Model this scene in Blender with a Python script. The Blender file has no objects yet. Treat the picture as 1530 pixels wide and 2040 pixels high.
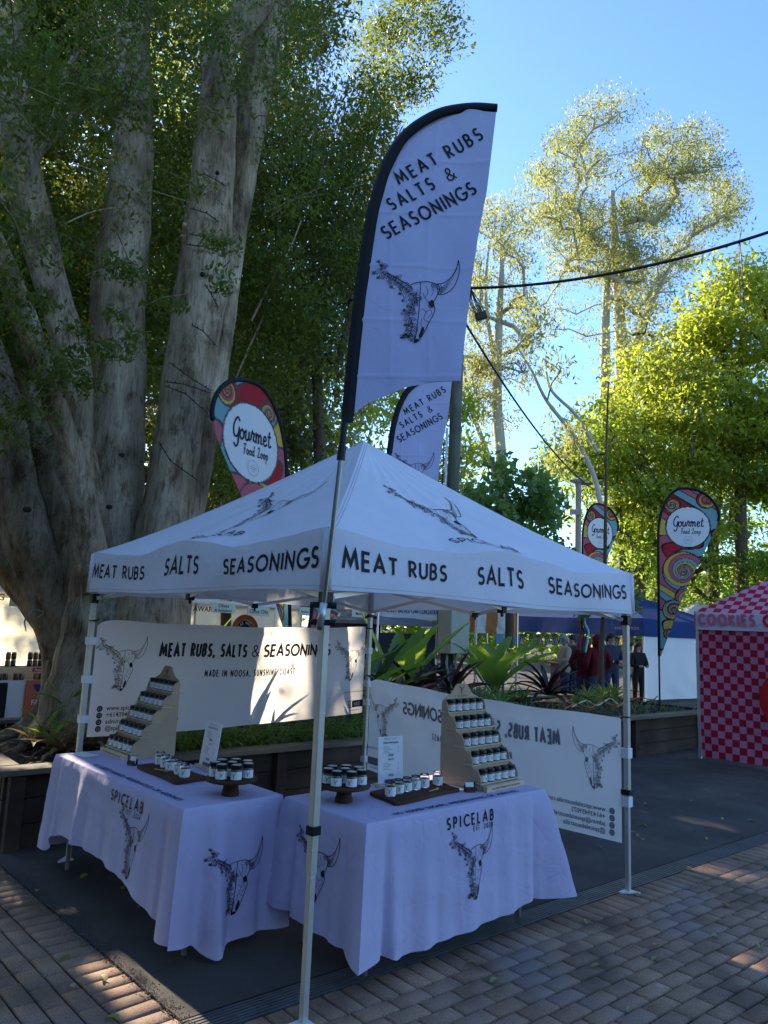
import bpy, math, random
import numpy as np
from mathutils import Vector, Matrix
random.seed(7)
RNG = np.random.default_rng(11)
scene = bpy.context.scene
col = scene.collection
PI = math.pi

# ------------------------------------------------------------------ camera
CAM = np.array([-2.2228, -2.8071, 1.7492])
YAW, PITCH, ROLL, FPX = math.radians(42.555), math.radians(8.7595), math.radians(2.4106), 1476.1
_f = np.array([math.sin(YAW) * math.cos(PITCH), math.cos(YAW) * math.cos(PITCH), math.sin(PITCH)])
_r = np.array([math.cos(YAW), -math.sin(YAW), 0.0])
_u = np.cross(_r, _f)
_c, _s = math.cos(ROLL), math.sin(ROLL)
RIGHT, UP, FWD = _c * _r + _s * _u, _c * _u - _s * _r, _f
cam_data = bpy.data.cameras.new('camera')
cam_data.sensor_fit = 'VERTICAL'
cam_data.sensor_height = 36.0
cam_data.lens = FPX / 2040.0 * 36.0
cam_data.clip_start = 0.05
cam_data.clip_end = 900.0
cam = bpy.data.objects.new('camera', cam_data)
col.objects.link(cam)
m = Matrix.Identity(4)
for i in range(3):
    m[i][0], m[i][1], m[i][2], m[i][3] = RIGHT[i], UP[i], -FWD[i], CAM[i]
cam.matrix_world = m
scene.camera = cam

# ------------------------------------------------------------------ sky, sun, exposure
SUN_AZ, SUN_EL = math.radians(86.5), math.radians(25.0)       # azimuth from +X towards +Y
SUN = np.array([math.cos(SUN_AZ) * math.cos(SUN_EL), math.sin(SUN_AZ) * math.cos(SUN_EL), math.sin(SUN_EL)])
world = bpy.data.worlds.new('World')
scene.world = world
world.use_nodes = True
wn = world.node_tree
bg = wn.nodes['Background']
sky = wn.nodes.new('ShaderNodeTexSky')
sky.sky_type = 'NISHITA'
sky.sun_disc = False
sky.sun_elevation = SUN_EL
sky.sun_rotation = PI / 2 - SUN_AZ
sky.altitude = 50
sky.air_density = 1.0
sky.dust_density = 0.4
sky.ozone_density = 6.0
hs = wn.nodes.new('ShaderNodeHueSaturation')
hs.inputs['Saturation'].default_value = 1.0
wn.links.new(sky.outputs[0], hs.inputs['Color'])
wn.links.new(hs.outputs[0], bg.inputs[0])
bg.inputs[1].default_value = 0.15
sun_data = bpy.data.lights.new('sun', 'SUN')
sun_data.energy = 5.0
sun_data.angle = math.radians(0.53)
sun_data.color = (1.0, 0.86, 0.66)
sun = bpy.data.objects.new('sun', sun_data)
col.objects.link(sun)
sun.rotation_euler = Vector(SUN.tolist()).to_track_quat('Z', 'Y').to_euler()
sun.location = (0, 12, 20)
vs = scene.view_settings
vs.view_transform = 'Standard'
vs.look = 'None'
vs.exposure = 1.5
vs.gamma = 1.0
vs.use_curve_mapping = False
scene.render.engine = 'CYCLES'
scene.cycles.use_denoising = True
scene.cycles.max_bounces = 8
scene.cycles.diffuse_bounces = 4
scene.cycles.transmission_bounces = 6
scene.cycles.transparent_max_bounces = 8
scene.cycles.sample_clamp_indirect = 6.0

# ------------------------------------------------------------------ survey helpers: where a sight line meets a plane
def ray(x, y):
    return (x - 765) / FPX * RIGHT + (1020 - y) / FPX * UP + FWD
def at_z(x, y, z=0.0):
    d = ray(x, y); return CAM + (z - CAM[2]) / d[2] * d
def at_y(x, y, Y):
    d = ray(x, y); return CAM + (Y - CAM[1]) / d[1] * d
def at_d(x, y, D):
    return CAM + D * ray(x, y)

# ------------------------------------------------------------------ materials
MATS = {}
def nodes_of(name):
    mt = bpy.data.materials.new(name); mt.use_nodes = True
    nt = mt.node_tree
    return mt, nt, nt.nodes['Principled BSDF'], nt.nodes['Material Output']
def lk(nt, a, b): nt.links.new(a, b)
def noise(nt, scale, detail=4, rough=0.6, coord='Object', stretch=None):
    tc = nt.nodes.new('ShaderNodeTexCoord'); n = nt.nodes.new('ShaderNodeTexNoise')
    n.inputs['Scale'].default_value = scale; n.inputs['Detail'].default_value = detail; n.inputs['Roughness'].default_value = rough
    if stretch:
        mp = nt.nodes.new('ShaderNodeMapping'); mp.inputs['Scale'].default_value = stretch
        lk(nt, tc.outputs[coord], mp.inputs[0]); lk(nt, mp.outputs[0], n.inputs['Vector'])
    else:
        lk(nt, tc.outputs[coord], n.inputs['Vector'])
    return n
def ramp(nt, src, stops):
    r = nt.nodes.new('ShaderNodeValToRGB'); el = r.color_ramp.elements
    while len(el) > len(stops): el.remove(el[-1])
    while len(el) < len(stops): el.new(0.5)
    for e, (p, c) in zip(el, stops):
        e.position = p; e.color = (c[0], c[1], c[2], 1)
    lk(nt, src, r.inputs[0]); return r
def bump(nt, src, strength, dist, bsdf, prev=None):
    b = nt.nodes.new('ShaderNodeBump'); b.inputs['Strength'].default_value = strength; b.inputs['Distance'].default_value = dist
    lk(nt, src, b.inputs['Height'])
    if prev: lk(nt, prev.outputs[0], b.inputs['Normal'])
    if bsdf: lk(nt, b.outputs[0], bsdf.inputs['Normal'])
    return b
def mat(name, c, rough=0.7, metal=0.0, spec=0.3, var=0.12, scale=8.0, bmp=0.0, bdist=0.01, bscale=None, stretch=None):
    """plain surface with a little tonal variation and relief"""
    if name in MATS: return MATS[name]
    mt, nt, b, out = nodes_of(name)
    b.inputs['Roughness'].default_value = rough; b.inputs['Metallic'].default_value = metal
    b.inputs['Specular IOR Level'].default_value = spec
    n = noise(nt, scale, stretch=stretch)
    lo = [max(0, k * (1 - var)) for k in c]; hi = [min(1, k * (1 + var)) for k in c]
    r = ramp(nt, n.outputs[0], [(0.3, lo), (0.7, hi)])
    lk(nt, r.outputs[0], b.inputs['Base Color'])
    if bmp:
        n2 = noise(nt, bscale or scale * 6, stretch=stretch); bump(nt, n2.outputs[0], bmp, bdist, b)
    MATS[name] = mt
    return mt
def cloth(name, c, trans=0.35, rough=0.85, crease=0.25, tc=None, seam=0.0):
    """thin woven fabric: light comes through it"""
    if name in MATS: return MATS[name]
    mt, nt, b, out = nodes_of(name)
    b.inputs['Roughness'].default_value = rough; b.inputs['Specular IOR Level'].default_value = 0.15
    n0 = noise(nt, 3.0, 3)
    r = ramp(nt, n0.outputs[0], [(0.3, [k * 0.95 for k in c]), (0.7, c)])
    lk(nt, r.outputs[0], b.inputs['Base Color'])
    n1 = noise(nt, 2.6, 4, 0.55); n2 = noise(nt, 900, 2)
    b1 = bump(nt, n1.outputs[0], crease, 0.05, None)
    v = nt.nodes.new('ShaderNodeTexVoronoi'); v.feature = 'DISTANCE_TO_EDGE'; v.inputs['Scale'].default_value = 3.0
    tcn = nt.nodes.new('ShaderNodeTexCoord'); nw = nt.nodes.new('ShaderNodeTexNoise'); nw.inputs['Scale'].default_value = 1.5
    lk(nt, tcn.outputs['Object'], nw.inputs['Vector'])
    va = nt.nodes.new('ShaderNodeVectorMath'); va.operation = 'ADD'
    lk(nt, tcn.outputs['Object'], va.inputs[0]); lk(nt, nw.outputs['Color'], va.inputs[1]); lk(nt, va.outputs[0], v.inputs['Vector'])
    rr = ramp(nt, v.outputs[0], [(0.0, (0, 0, 0)), (0.05, (1, 1, 1))])
    b2 = bump(nt, rr.outputs[0], crease * 0.35, 0.006, None, b1)
    b3 = bump(nt, n2.outputs[0], 0.12, 0.0006, b, b2)
    t = nt.nodes.new('ShaderNodeBsdfTranslucent')
    tcol = tc or c
    t.inputs[0].default_value = (tcol[0], tcol[1], tcol[2], 1)
    lk(nt, b3.outputs[0], t.inputs['Normal'])
    mx = nt.nodes.new('ShaderNodeMixShader'); mx.inputs[0].default_value = trans
    lk(nt, b.outputs[0], mx.inputs[1]); lk(nt, t.outputs[0], mx.inputs[2]); lk(nt, mx.outputs[0], out.inputs[0])
    MATS[name] = mt
    return mt
def leafmat(name, cols, trans=0.4, tcol=None, rough=0.45, spec=0.35):
    """leaf: each leaf has its own tone, light shines through"""
    if name in MATS: return MATS[name]
    mt, nt, b, out = nodes_of(name)
    g = nt.nodes.new('ShaderNodeNewGeometry')
    k = len(cols)
    r = ramp(nt, g.outputs['Random Per Island'], [(i / max(1, k - 1), c) for i, c in enumerate(cols)])
    lk(nt, r.outputs[0], b.inputs['Base Color'])
    b.inputs['Roughness'].default_value = rough; b.inputs['Specular IOR Level'].default_value = spec
    t = nt.nodes.new('ShaderNodeBsdfTranslucent')
    if tcol: 
        rt = ramp(nt, g.outputs['Random Per Island'], [(0, [q * 0.7 for q in tcol]), (1, tcol)])
        lk(nt, rt.outputs[0], t.inputs[0])
    else: lk(nt, r.outputs[0], t.inputs[0])
    mx = nt.nodes.new('ShaderNodeMixShader'); mx.inputs[0].default_value = trans
    lk(nt, b.outputs[0], mx.inputs[1]); lk(nt, t.outputs[0], mx.inputs[2]); lk(nt, mx.outputs[0], out.inputs[0])
    MATS[name] = mt
    return mt
def barkmat(name, cols, scale=5.0, stretch=(1, 1, 0.25), bmp=0.6, bdist=0.02, blotch=None):
    if name in MATS: return MATS[name]
    mt, nt, b, out = nodes_of(name)
    b.inputs['Roughness'].default_value = 0.85; b.inputs['Specular IOR Level'].default_value = 0.2
    n = noise(nt, scale, 6, 0.65, stretch=stretch); n2 = noise(nt, scale * 0.35, 3, 0.6); n3 = noise(nt, scale * 9, 5, 0.7, stretch=stretch)
    mx = nt.nodes.new('ShaderNodeMath'); mx.operation = 'MULTIPLY_ADD'; mx.inputs[1].default_value = 0.5
    ml = nt.nodes.new('ShaderNodeMath'); ml.operation = 'MULTIPLY'; ml.inputs[1].default_value = 0.5
    lk(nt, n2.outputs[0], ml.inputs[0]); lk(nt, n.outputs[0], mx.inputs[0]); lk(nt, ml.outputs[0], mx.inputs[2])
    k = len(cols)
    r = ramp(nt, mx.outputs[0], [(0.3 + 0.4 * i / (k - 1), c) for i, c in enumerate(cols)])
    lk(nt, r.outputs[0], b.inputs['Base Color'])
    b1 = bump(nt, n.outputs[0], bmp, bdist, None); bump(nt, n3.outputs[0], bmp, bdist * 0.3, b, b1)
    if blotch:
        v = noise(nt, scale * 1.1, 5, 0.75, stretch=(1, 1, .5)); w2 = noise(nt, scale * 7, 6, 0.8, stretch=(1, 1, .12))
        d1 = ramp(nt, v.outputs[0], [(0.36, blotch), (0.50, (1, 1, 1)), (0.66, (1, 1, 1)), (0.72, (1.35, 1.35, 1.3))]); d2 = ramp(nt, w2.outputs[0], [(0.34, (.45, .42, .38)), (0.52, (1, 1, 1))])
        q1 = nt.nodes.new('ShaderNodeMix'); q1.data_type = 'RGBA'; q1.blend_type = 'MULTIPLY'; q1.inputs[0].default_value = 1
        q2 = nt.nodes.new('ShaderNodeMix'); q2.data_type = 'RGBA'; q2.blend_type = 'MULTIPLY'; q2.inputs[0].default_value = 1
        lk(nt, r.outputs[0], q1.inputs[6]); lk(nt, d1.outputs[0], q1.inputs[7]); lk(nt, q1.outputs[2], q2.inputs[6]); lk(nt, d2.outputs[0], q2.inputs[7]); lk(nt, q2.outputs[2], b.inputs['Base Color'])
        bb = bump(nt, w2.outputs[0], 0.8, 0.012, b, b.inputs['Normal'].links[0].from_node)
    MATS[name] = mt
    return mt
def vcolmat(name, rough=0.8, trans=0.3):
    """printed fabric: the print is an ink colour stored with the cloth"""
    if name in MATS: return MATS[name]
    mt, nt, b, out = nodes_of(name)
    a = nt.nodes.new('ShaderNodeVertexColor'); a.layer_name = 'print'
    lk(nt, a.outputs[0], b.inputs['Base Color']); b.inputs['Roughness'].default_value = rough; b.inputs['Specular IOR Level'].default_value = 0.2
    n = noise(nt, 3.0, 3); bump(nt, n.outputs[0], 0.25, 0.04, b)
    t = nt.nodes.new('ShaderNodeBsdfTranslucent'); lk(nt, a.outputs[0], t.inputs[0])
    mx = nt.nodes.new('ShaderNodeMixShader'); mx.inputs[0].default_value = trans
    lk(nt, b.outputs[0], mx.inputs[1]); lk(nt, t.outputs[0], mx.inputs[2]); lk(nt, mx.outputs[0], out.inputs[0])
    MATS[name] = mt
    return mt
def checkmat(name, ca, cb, scale, rough=0.8, trans=0.3):
    if name in MATS: return MATS[name]
    mt, nt, b, out = nodes_of(name)
    uv = nt.nodes.new('ShaderNodeUVMap'); ck = nt.nodes.new('ShaderNodeTexChecker'); ck.inputs['Scale'].default_value = scale
    ck.inputs['Color1'].default_value = (*ca, 1); ck.inputs['Color2'].default_value = (*cb, 1)
    lk(nt, uv.outputs[0], ck.inputs['Vector']); lk(nt, ck.outputs[0], b.inputs['Base Color'])
    b.inputs['Roughness'].default_value = rough; b.inputs['Specular IOR Level'].default_value = 0.2
    n = noise(nt, 2.5, 4); bump(nt, n.outputs[0], 0.4, 0.06, b)
    t = nt.nodes.new('ShaderNodeBsdfTranslucent'); lk(nt, ck.outputs[0], t.inputs[0])
    mx = nt.nodes.new('ShaderNodeMixShader'); mx.inputs[0].default_value = trans
    lk(nt, b.outputs[0], mx.inputs[1]); lk(nt, t.outputs[0], mx.inputs[2]); lk(nt, mx.outputs[0], out.inputs[0])
    MATS[name] = mt
    return mt
def glassmat(name, tint=(0.95, 0.98, 0.97)):
    if name in MATS: return MATS[name]
    mt, nt, b, out = nodes_of(name)
    b.inputs['Base Color'].default_value = (*tint, 1); b.inputs['Roughness'].default_value = 0.03
    b.inputs['Transmission Weight'].default_value = 1.0; b.inputs['IOR'].default_value = 1.2
    MATS[name] = mt
    return mt

# ------------------------------------------------------------------ objects
def base_of(o):
    v = np.zeros(3)
    while o is not None:
        v += np.array(o.location); o = o.parent
    return v
def put(name, me, parent=None, kind=None):
    o = bpy.data.objects.new(name, me); col.objects.link(o)
    if parent is not None: o.parent = parent
    if kind: o['kind'] = kind
    return o
def tag(o, label=None, cat=None, group=None, kind=None):
    if label: o['label'] = label
    if cat: o['category'] = cat
    if group: o['group'] = group
    if kind: o['kind'] = kind
    return o
def thing(name, label, cat, loc=(0, 0, 0), group=None, rz=0.0):
    o = bpy.data.objects.new(name, None); col.objects.link(o)
    o.location = [float(k) for k in loc]; o.rotation_euler = (0, 0, rz); o.empty_display_size = 0.1
    return tag(o, label, cat, group)
def copy_tree(o, parent=None, loc=None, rz=None, label=None):
    c = o.copy(); col.objects.link(c)
    if parent is not None: c.parent = parent
    if loc is not None: c.location = [float(k) for k in loc]
    if rz is not None: c.rotation_euler = (0, 0, rz)
    if label: c['label'] = label
    for ch in list(o.children): copy_tree(ch, c)
    return c
def npmesh(name, V, F, mats, uv=None, colr=None, smooth=False, mi=None):
    """fast mesh from arrays; F is (n,3) or (n,4)"""
    me = bpy.data.meshes.new(name)
    V = np.ascontiguousarray(V, dtype=np.float32); F = np.ascontiguousarray(F, dtype=np.int32)
    k = F.shape[1]
    me.vertices.add(len(V)); me.vertices.foreach_set('co', V.ravel())
    me.loops.add(F.size); me.loops.foreach_set('vertex_index', F.ravel())
    me.polygons.add(len(F)); me.polygons.foreach_set('loop_start', np.arange(0, F.size, k, dtype=np.int32))
    try: me.polygons.foreach_set('loop_total', np.full(len(F), k, dtype=np.int32))
    except Exception: pass
    me.update(calc_edges=True)
    if smooth: me.polygons.foreach_set('use_smooth', np.ones(len(F), dtype=bool))
    if mi is not None: me.polygons.foreach_set('material_index', np.asarray(mi, dtype=np.int32))
    if uv is not None:
        l = me.uv_layers.new(name='UVMap'); l.data.foreach_set('uv', np.asarray(uv, dtype=np.float32)[F.ravel()].ravel())
    if colr is not None:
        a = me.color_attributes.new('print', 'FLOAT_COLOR', 'POINT')
        a.data.foreach_set('color', np.concatenate([colr, np.ones((len(colr), 1))], 1).astype(np.float32).ravel())
    for mt in (mats if isinstance(mats, (list, tuple)) else [mats]): me.materials.append(mt)
    me.validate(); return me
class MB:
    """collects shapes for ONE mesh object"""
    def __init__(s): s.v = []; s.f = []; s.mi = []; s.k = 0
    def add(s, V, F):
        o = len(s.v); s.v.extend([tuple(float(q) for q in p) for p in V])
        for f in F: s.f.append(tuple(i + o for i in f)); s.mi.append(s.k)
        return s
    def box(s, x0, x1, y0, y1, z0, z1):
        return s.add([(x0, y0, z0), (x1, y0, z0), (x1, y1, z0), (x0, y1, z0), (x0, y0, z1), (x1, y0, z1), (x1, y1, z1), (x0, y1, z1)],
                     [(3, 2, 1, 0), (4, 5, 6, 7), (0, 1, 5, 4), (1, 2, 6, 5), (2, 3, 7, 6), (3, 0, 4, 7)])
    def obox(s, c, ax, ay, az):
        """box from centre and three half-axis vectors"""
        c, ax, ay, az = [np.array(q, float) for q in (c, ax, ay, az)]
        V = [c + i * ax + j * ay + k * az for k in (-1, 1) for (i, j) in ((-1, -1), (1, -1), (1, 1), (-1, 1))]
        return s.add(V, [(3, 2, 1, 0), (4, 5, 6, 7), (0, 1, 5, 4), (1, 2, 6, 5), (2, 3, 7, 6), (3, 0, 4, 7)])
    def bar(s, p, q, w, h=None):
        """square bar between two points"""
        p, q = np.array(p, float), np.array(q, float); d = q - p; L = np.linalg.norm(d); d = d / L
        a = np.cross(d, (0, 0, 1.0)); a = np.array((1.0, 0, 0)) if np.linalg.norm(a) < 1e-3 else a / np.linalg.norm(a); b = np.cross(a, d)
        return s.obox((p + q) / 2, d * L / 2, a * w / 2, b * (h or w) / 2)
    def tube(s, P, R, n=8, cap=True, lump=None):
        P = np.array(P, float); N = len(P); R = np.broadcast_to(np.array(R, float), (N,))
        T = np.gradient(P, axis=0); T /= np.linalg.norm(T, axis=1)[:, None] + 1e-12
        a = np.cross(T[0], (0, 0, 1.0)); a = np.array((1.0, 0, 0)) if np.linalg.norm(a) < 1e-2 else a; V = []
        th = np.arange(n) * 2 * PI / n
        for i in range(N):
            a = a - T[i] * (a @ T[i]); a = a / np.linalg.norm(a); b = np.cross(T[i], a)
            rr = R[i] * (lump(th, P[i]) if lump else 1.0)
            V.append(P[i] + (np.cos(th) * rr)[:, None] * a + (np.sin(th) * rr)[:, None] * b)
        F = []
        for i in range(N - 1):
            for j in range(n):
                k = (j + 1) % n; F.append((i * n + j, i * n + k, (i + 1) * n + k, (i + 1) * n + j))
        if cap: F.append(tuple(range(n))[::-1]); F.append(tuple((N - 1) * n + j for j in range(n)))
        return s.add(np.concatenate(V), F)
    def lathe(s, c, prof, n=20):
        V = []; F = []; th = np.arange(n) * 2 * PI / n; N = len(prof)
        for r, z in prof:
            for t in th: V.append((c[0] + r * math.cos(t), c[1] + r * math.sin(t), c[2] + z))
        for i in range(N - 1):
            for j in range(n):
                k = (j + 1) % n; F.append((i * n + j, i * n + k, (i + 1) * n + k, (i + 1) * n + j))
        if prof[0][0] > 1e-5: F.append(tuple(range(n))[::-1])
        if prof[-1][0] > 1e-5: F.append(tuple((N - 1) * n + j for j in range(n)))
        return s.add(V, F)
    def prism(s, poly, t0, t1, fr):
        """polygon (a,b) extruded from t0 to t1; fr(a,b,t)->point"""
        n = len(poly)
        V = [fr(a, b, t0) for a, b in poly] + [fr(a, b, t1) for a, b in poly]
        F = [tuple(range(n))[::-1], tuple(range(n, 2 * n))] + [(i, (i + 1) % n, n + (i + 1) % n, n + i) for i in range(n)]
        return s.add(V, F)
    def sheet(s, G):
        G = np.array(G); a, b = G.shape[:2]
        return s.add(G.reshape(-1, 3), [(i * b + j, i * b + j + 1, (i + 1) * b + j + 1, (i + 1) * b + j) for i in range(a - 1) for j in range(b - 1)])
    def build(s, name, mats, parent=None, smooth=False, local=False, kind=None, bevel=0.0):
        me = bpy.data.meshes.new(name)
        off = np.zeros(3) if (local or parent is None) else base_of(parent)
        V = [(p[0] - off[0], p[1] - off[1], p[2] - off[2]) for p in s.v]
        me.from_pydata(V, [], s.f)
        for mt in (mats if isinstance(mats, (list, tuple)) else [mats]): me.materials.append(mt)
        if len(set(s.mi)) > 1: me.polygons.foreach_set('material_index', s.mi)
        if smooth: me.polygons.foreach_set('use_smooth', [True] * len(me.polygons))
        me.update()
        o = put(name, me, parent, kind)
        if bevel:
            b = o.modifiers.new('bevel', 'BEVEL'); b.width = bevel; b.segments = 2; b.limit_method = 'ANGLE'
        return o
def sharp(o, ang=40):
    o.data.polygons.foreach_set('use_smooth', [True] * len(o.data.polygons)); o.data.set_sharp_from_angle(angle=math.radians(ang)); return o
def ident(x0, x1): return (x0 + x1) / 2

# ------------------------------------------------------------------ print: a stroke alphabet, a line drawing, and small type
def arc(cx, cy, rx, ry, a0, a1, n=14):
    t = np.radians(np.linspace(a0, a1, n)); return [(cx + rx * math.cos(q), cy + ry * math.sin(q)) for q in t]
GL = {
 'A': (.74, [[(0, 0), (.37, 1), (.74, 0)], [(.13, .32), (.61, .32)]]),
 'B': (.52, [[(0, 0), (0, 1)], [(0, 1), (.2, 1)] + arc(.2, .76, .24, .24, 90, -90) + [(0, .52)], [(.2, .52)] + arc(.22, .26, .28, .26, 90, -90) + [(0, 0)]]),
 'C': (.72, [arc(.48, .5, .48, .5, 45, 315, 24)]),
 'D': (.66, [[(0, 0), (0, 1), (.18, 1)] + arc(.18, .5, .48, .5, 90, -90, 20) + [(0, 0)]]),
 'E': (.46, [[(.46, 1), (0, 1), (0, 0), (.46, 0)], [(0, .52), (.42, .52)]]),
 'F': (.44, [[(.44, 1), (0, 1), (0, 0)], [(0, .5), (.4, .5)]]),
 'G': (.82, [arc(.48, .5, .48, .5, 48, 360, 26)[:-1] + [(.94, .44), (.56, .44)]]),
 'H': (.64, [[(0, 0), (0, 1)], [(.64, 0), (.64, 1)], [(0, .5), (.64, .5)]]),
 'I': (.02, [[(.01, 0), (.01, 1)]]),
 'K': (.56, [[(0, 0), (0, 1)], [(.54, 1), (.02, .48), (.56, 0)]]),
 'L': (.42, [[(0, 1), (0, 0), (.42, 0)]]),
 'M': (.96, [[(0, 0), (.16, 1), (.48, .2), (.8, 1), (.96, 0)]]),
 'N': (.66, [[(0, 0), (0, 1), (.66, 0), (.66, 1)]]),
 'O': (.96, [arc(.48, .5, .48, .5, 0, 360, 30)]),
 'P': (.48, [[(0, 0), (0, 1), (.2, 1)] + arc(.2, .73, .27, .27, 90, -90) + [(0, .46)]]),
 'R': (.52, [[(0, 0), (0, 1), (.2, 1)] + arc(.2, .74, .26, .26, 90, -90) + [(0, .48)], [(.18, .48), (.52, 0)]]),
 'S': (.5, [arc(.26, .74, .22, .25, 40, 270, 16) + arc(.26, .25, .25, .25, 90, -140, 16)]),
 'T': (.56, [[(0, 1), (.56, 1)], [(.28, 1), (.28, 0)]]),
 'U': (.6, [[(0, 1), (0, .3)] + arc(.3, .3, .3, .3, 180, 360, 14) + [(.6, 1)]]),
 'V': (.66, [[(0, 1), (.33, 0), (.66, 1)]]),
 'W': (1.0, [[(0, 1), (.22, 0), (.5, .8), (.78, 0), (1, 1)]]),
 'Y': (.6, [[(0, 1), (.3, .48), (.6, 1)], [(.3, .48), (.3, 0)]]),
 '&': (.72, [[(.7, 0), (.2, .62)] + arc(.33, .8, .17, .19, 200, -20, 12) + [(.42, .6), (.12, .4)] + arc(.27, .24, .25, .24, 140, 300, 12) + [(.52, .14), (.68, .42)]]),
 ',': (.1, [[(.08, .08), (.02, -.16)]]), '.': (.1, [[(.02, .05), (.08, .05)]]), ' ': (.28, []),
 '0': (.56, [arc(.28, .5, .28, .5, 0, 360, 24)]), '2': (.52, [arc(.26, .74, .25, .26, 160, -30, 14) + [(.02, 0), (.52, 0)]]),
 '4': (.56, [[(.42, 0), (.42, 1), (0, .3), (.56, .3)]]),
}
def smooth_path(P, n=6):
    P = np.array(P, float); Q = np.vstack([2 * P[0] - P[1], P, 2 * P[-1] - P[-2]]); out = []
    for i in range(1, len(Q) - 2):
        for t in np.arange(n) / n:
            a, b, c, d = Q[i - 1], Q[i], Q[i + 1], Q[i + 2]
            out.append(0.5 * (2 * b + (c - a) * t + (2 * a - 5 * b + 4 * c - d) * t * t + (3 * b - a - 3 * c + d) * t ** 3))
    out.append(P[-1]); return [tuple(q) for q in out]
CURS = {   # joined handwriting letters
 'G': (.62, [smooth_path([(.62, .86), (.48, 1.02), (.3, .92), (.14, .6), (.16, .2), (.34, .04), (.52, .2), (.6, .5), (.58, .1), (.52, -.3), (.34, -.44), (.2, -.28)])]),
 'o': (.42, [smooth_path([(.24, .48), (.08, .4), (.04, .16), (.18, .0), (.34, .14), (.34, .38), (.22, .48), (.3, .38), (.44, .4)])]),
 'u': (.46, [smooth_path([(.0, .36), (.08, .48), (.06, .14), (.16, .0), (.3, .14), (.36, .48), (.34, .1), (.48, .06)])]),
 'r': (.38, [smooth_path([(.0, .1), (.12, .54), (.18, .44), (.3, .44), (.24, .12), (.38, .06)])]),
 'm': (.66, [smooth_path([(.0, .4), (.06, .48), (.06, .0)]), smooth_path([(.06, .3), (.2, .48), (.28, .36), (.28, .0)]), smooth_path([(.28, .3), (.42, .48), (.52, .36), (.52, .08), (.66, .06)])]),
 'e': (.4, [smooth_path([(.02, .2), (.28, .3), (.24, .48), (.1, .44), (.06, .16), (.2, .0), (.4, .12)])]),
 't': (.36, [smooth_path([(.16, .8), (.12, .2), (.2, .0), (.36, .1)]), [(.0, .52), (.32, .56)]]),
 'F': (.5, [smooth_path([(.1, .92), (.3, 1.0), (.6, .96)]), smooth_path([(.36, .98), (.3, .5), (.24, .08), (.1, .0)]), [(.16, .5), (.44, .52)]]),
 'd': (.44, [smooth_path([(.32, .44), (.14, .48), (.04, .22), (.16, .0), (.32, .16)]), smooth_path([(.38, .98), (.34, .3), (.36, .04), (.46, .06)])]),
 'L': (.5, [smooth_path([(.1, .84), (.3, 1.0), (.36, .8), (.22, .3), (.08, .0), (.3, .04), (.54, .1)])]),
 'p': (.46, [smooth_path([(.06, .48), (.06, .0), (.04, -.42)]), smooth_path([(.06, .3), (.2, .48), (.36, .36), (.34, .1), (.2, .0), (.08, .12)])]),
 ' ': (.3, []),
}
def layout(text, h, track=0.16, font=GL, x0=0.0, y0=0.0, slant=0.0, sx=1.0):
    out = []; x = 0.0
    for ch in text:
        w, ps = font.get(ch, font[' '])
        for p in ps: out.append([(x0 + (x + q[0] * sx + slant * q[1]) * h, y0 + q[1] * h) for q in p])
        x += w * sx + track
    return out, (x - track) * h
def ribbon(mb, polys, w, fmap, step=None, taper=False):
    """strokes of width w; fmap(x,y) -> points lying just above the printed surface"""
    for P in polys:
        P = np.array(P, float)
        if len(P) < 2: continue
        if step:
            seg = np.linalg.norm(np.diff(P, axis=0), axis=1); Q = [P[0]]
            for i, L in enumerate(seg):
                k = max(1, int(math.ceil(L / step)))
                for j in range(1, k + 1): Q.append(P[i] + (P[i + 1] - P[i]) * j / k)
            P = np.array(Q)
        d = np.diff(P, axis=0); L = np.linalg.norm(d, axis=1); ok = np.concatenate([[True], L > 1e-7]); P = P[ok]
        if len(P) < 2: continue
        d = np.diff(P, axis=0); d /= np.linalg.norm(d, axis=1)[:, None]
        nr = np.stack([-d[:, 1], d[:, 0]], 1)
        na = np.vstack([nr[:1], nr]); nb = np.vstack([nr, nr[-1:]]); mm = na + nb
        ln = np.linalg.norm(mm, axis=1); closed = np.linalg.norm(P[0] - P[-1]) < 1e-6
        mm = np.where(ln[:, None] > 0.3, mm / np.maximum(ln, 1e-6)[:, None], nb)
        cs = np.clip((mm * nb).sum(1), 0.42, 1.0)
        ww = np.full(len(P), w / 2.0)
        if taper: ww = ww * np.linspace(1, 0.25, len(P))
        A = P + mm * (ww / cs)[:, None]; B = P - mm * (ww / cs)[:, None]
        if not closed:
            A[0] -= d[0] * w * 0.12; B[0] -= d[0] * w * 0.12; A[-1] += d[-1] * w * 0.12; B[-1] += d[-1] * w * 0.12
        V = np.empty((2 * len(P), 3)); V[0::2] = fmap(A[:, 0], A[:, 1]); V[1::2] = fmap(B[:, 0], B[:, 1])
        mb.add(V, [(2 * i, 2 * i + 1, 2 * i + 3, 2 * i + 2) for i in range(len(P) - 1)])
def filled(mb, poly, fmap):
    P = np.array(poly, float); V = fmap(P[:, 0], P[:, 1]); mb.add(V, [tuple(range(len(P)))])
_tc = {}
def small_type(text, size, bold=0.0):
    key = (text, size, bold)
    if key not in _tc:
        cu = bpy.data.curves.new('type', 'FONT'); cu.body = text; cu.size = size; cu.offset = bold * size; cu.resolution_u = 3
        ob = bpy.data.objects.new('type', cu); col.objects.link(ob)
        dg = bpy.context.evaluated_depsgraph_get(); me = ob.evaluated_get(dg).to_mesh()
        V = np.array([v.co[:2] for v in me.vertices]).reshape(-1, 2); F = [tuple(p.vertices) for p in me.polygons]
        ob.evaluated_get(dg).to_mesh_clear(); bpy.data.objects.remove(ob); bpy.data.curves.remove(cu)
        _tc[key] = (V, F)
    return _tc[key]
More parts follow.
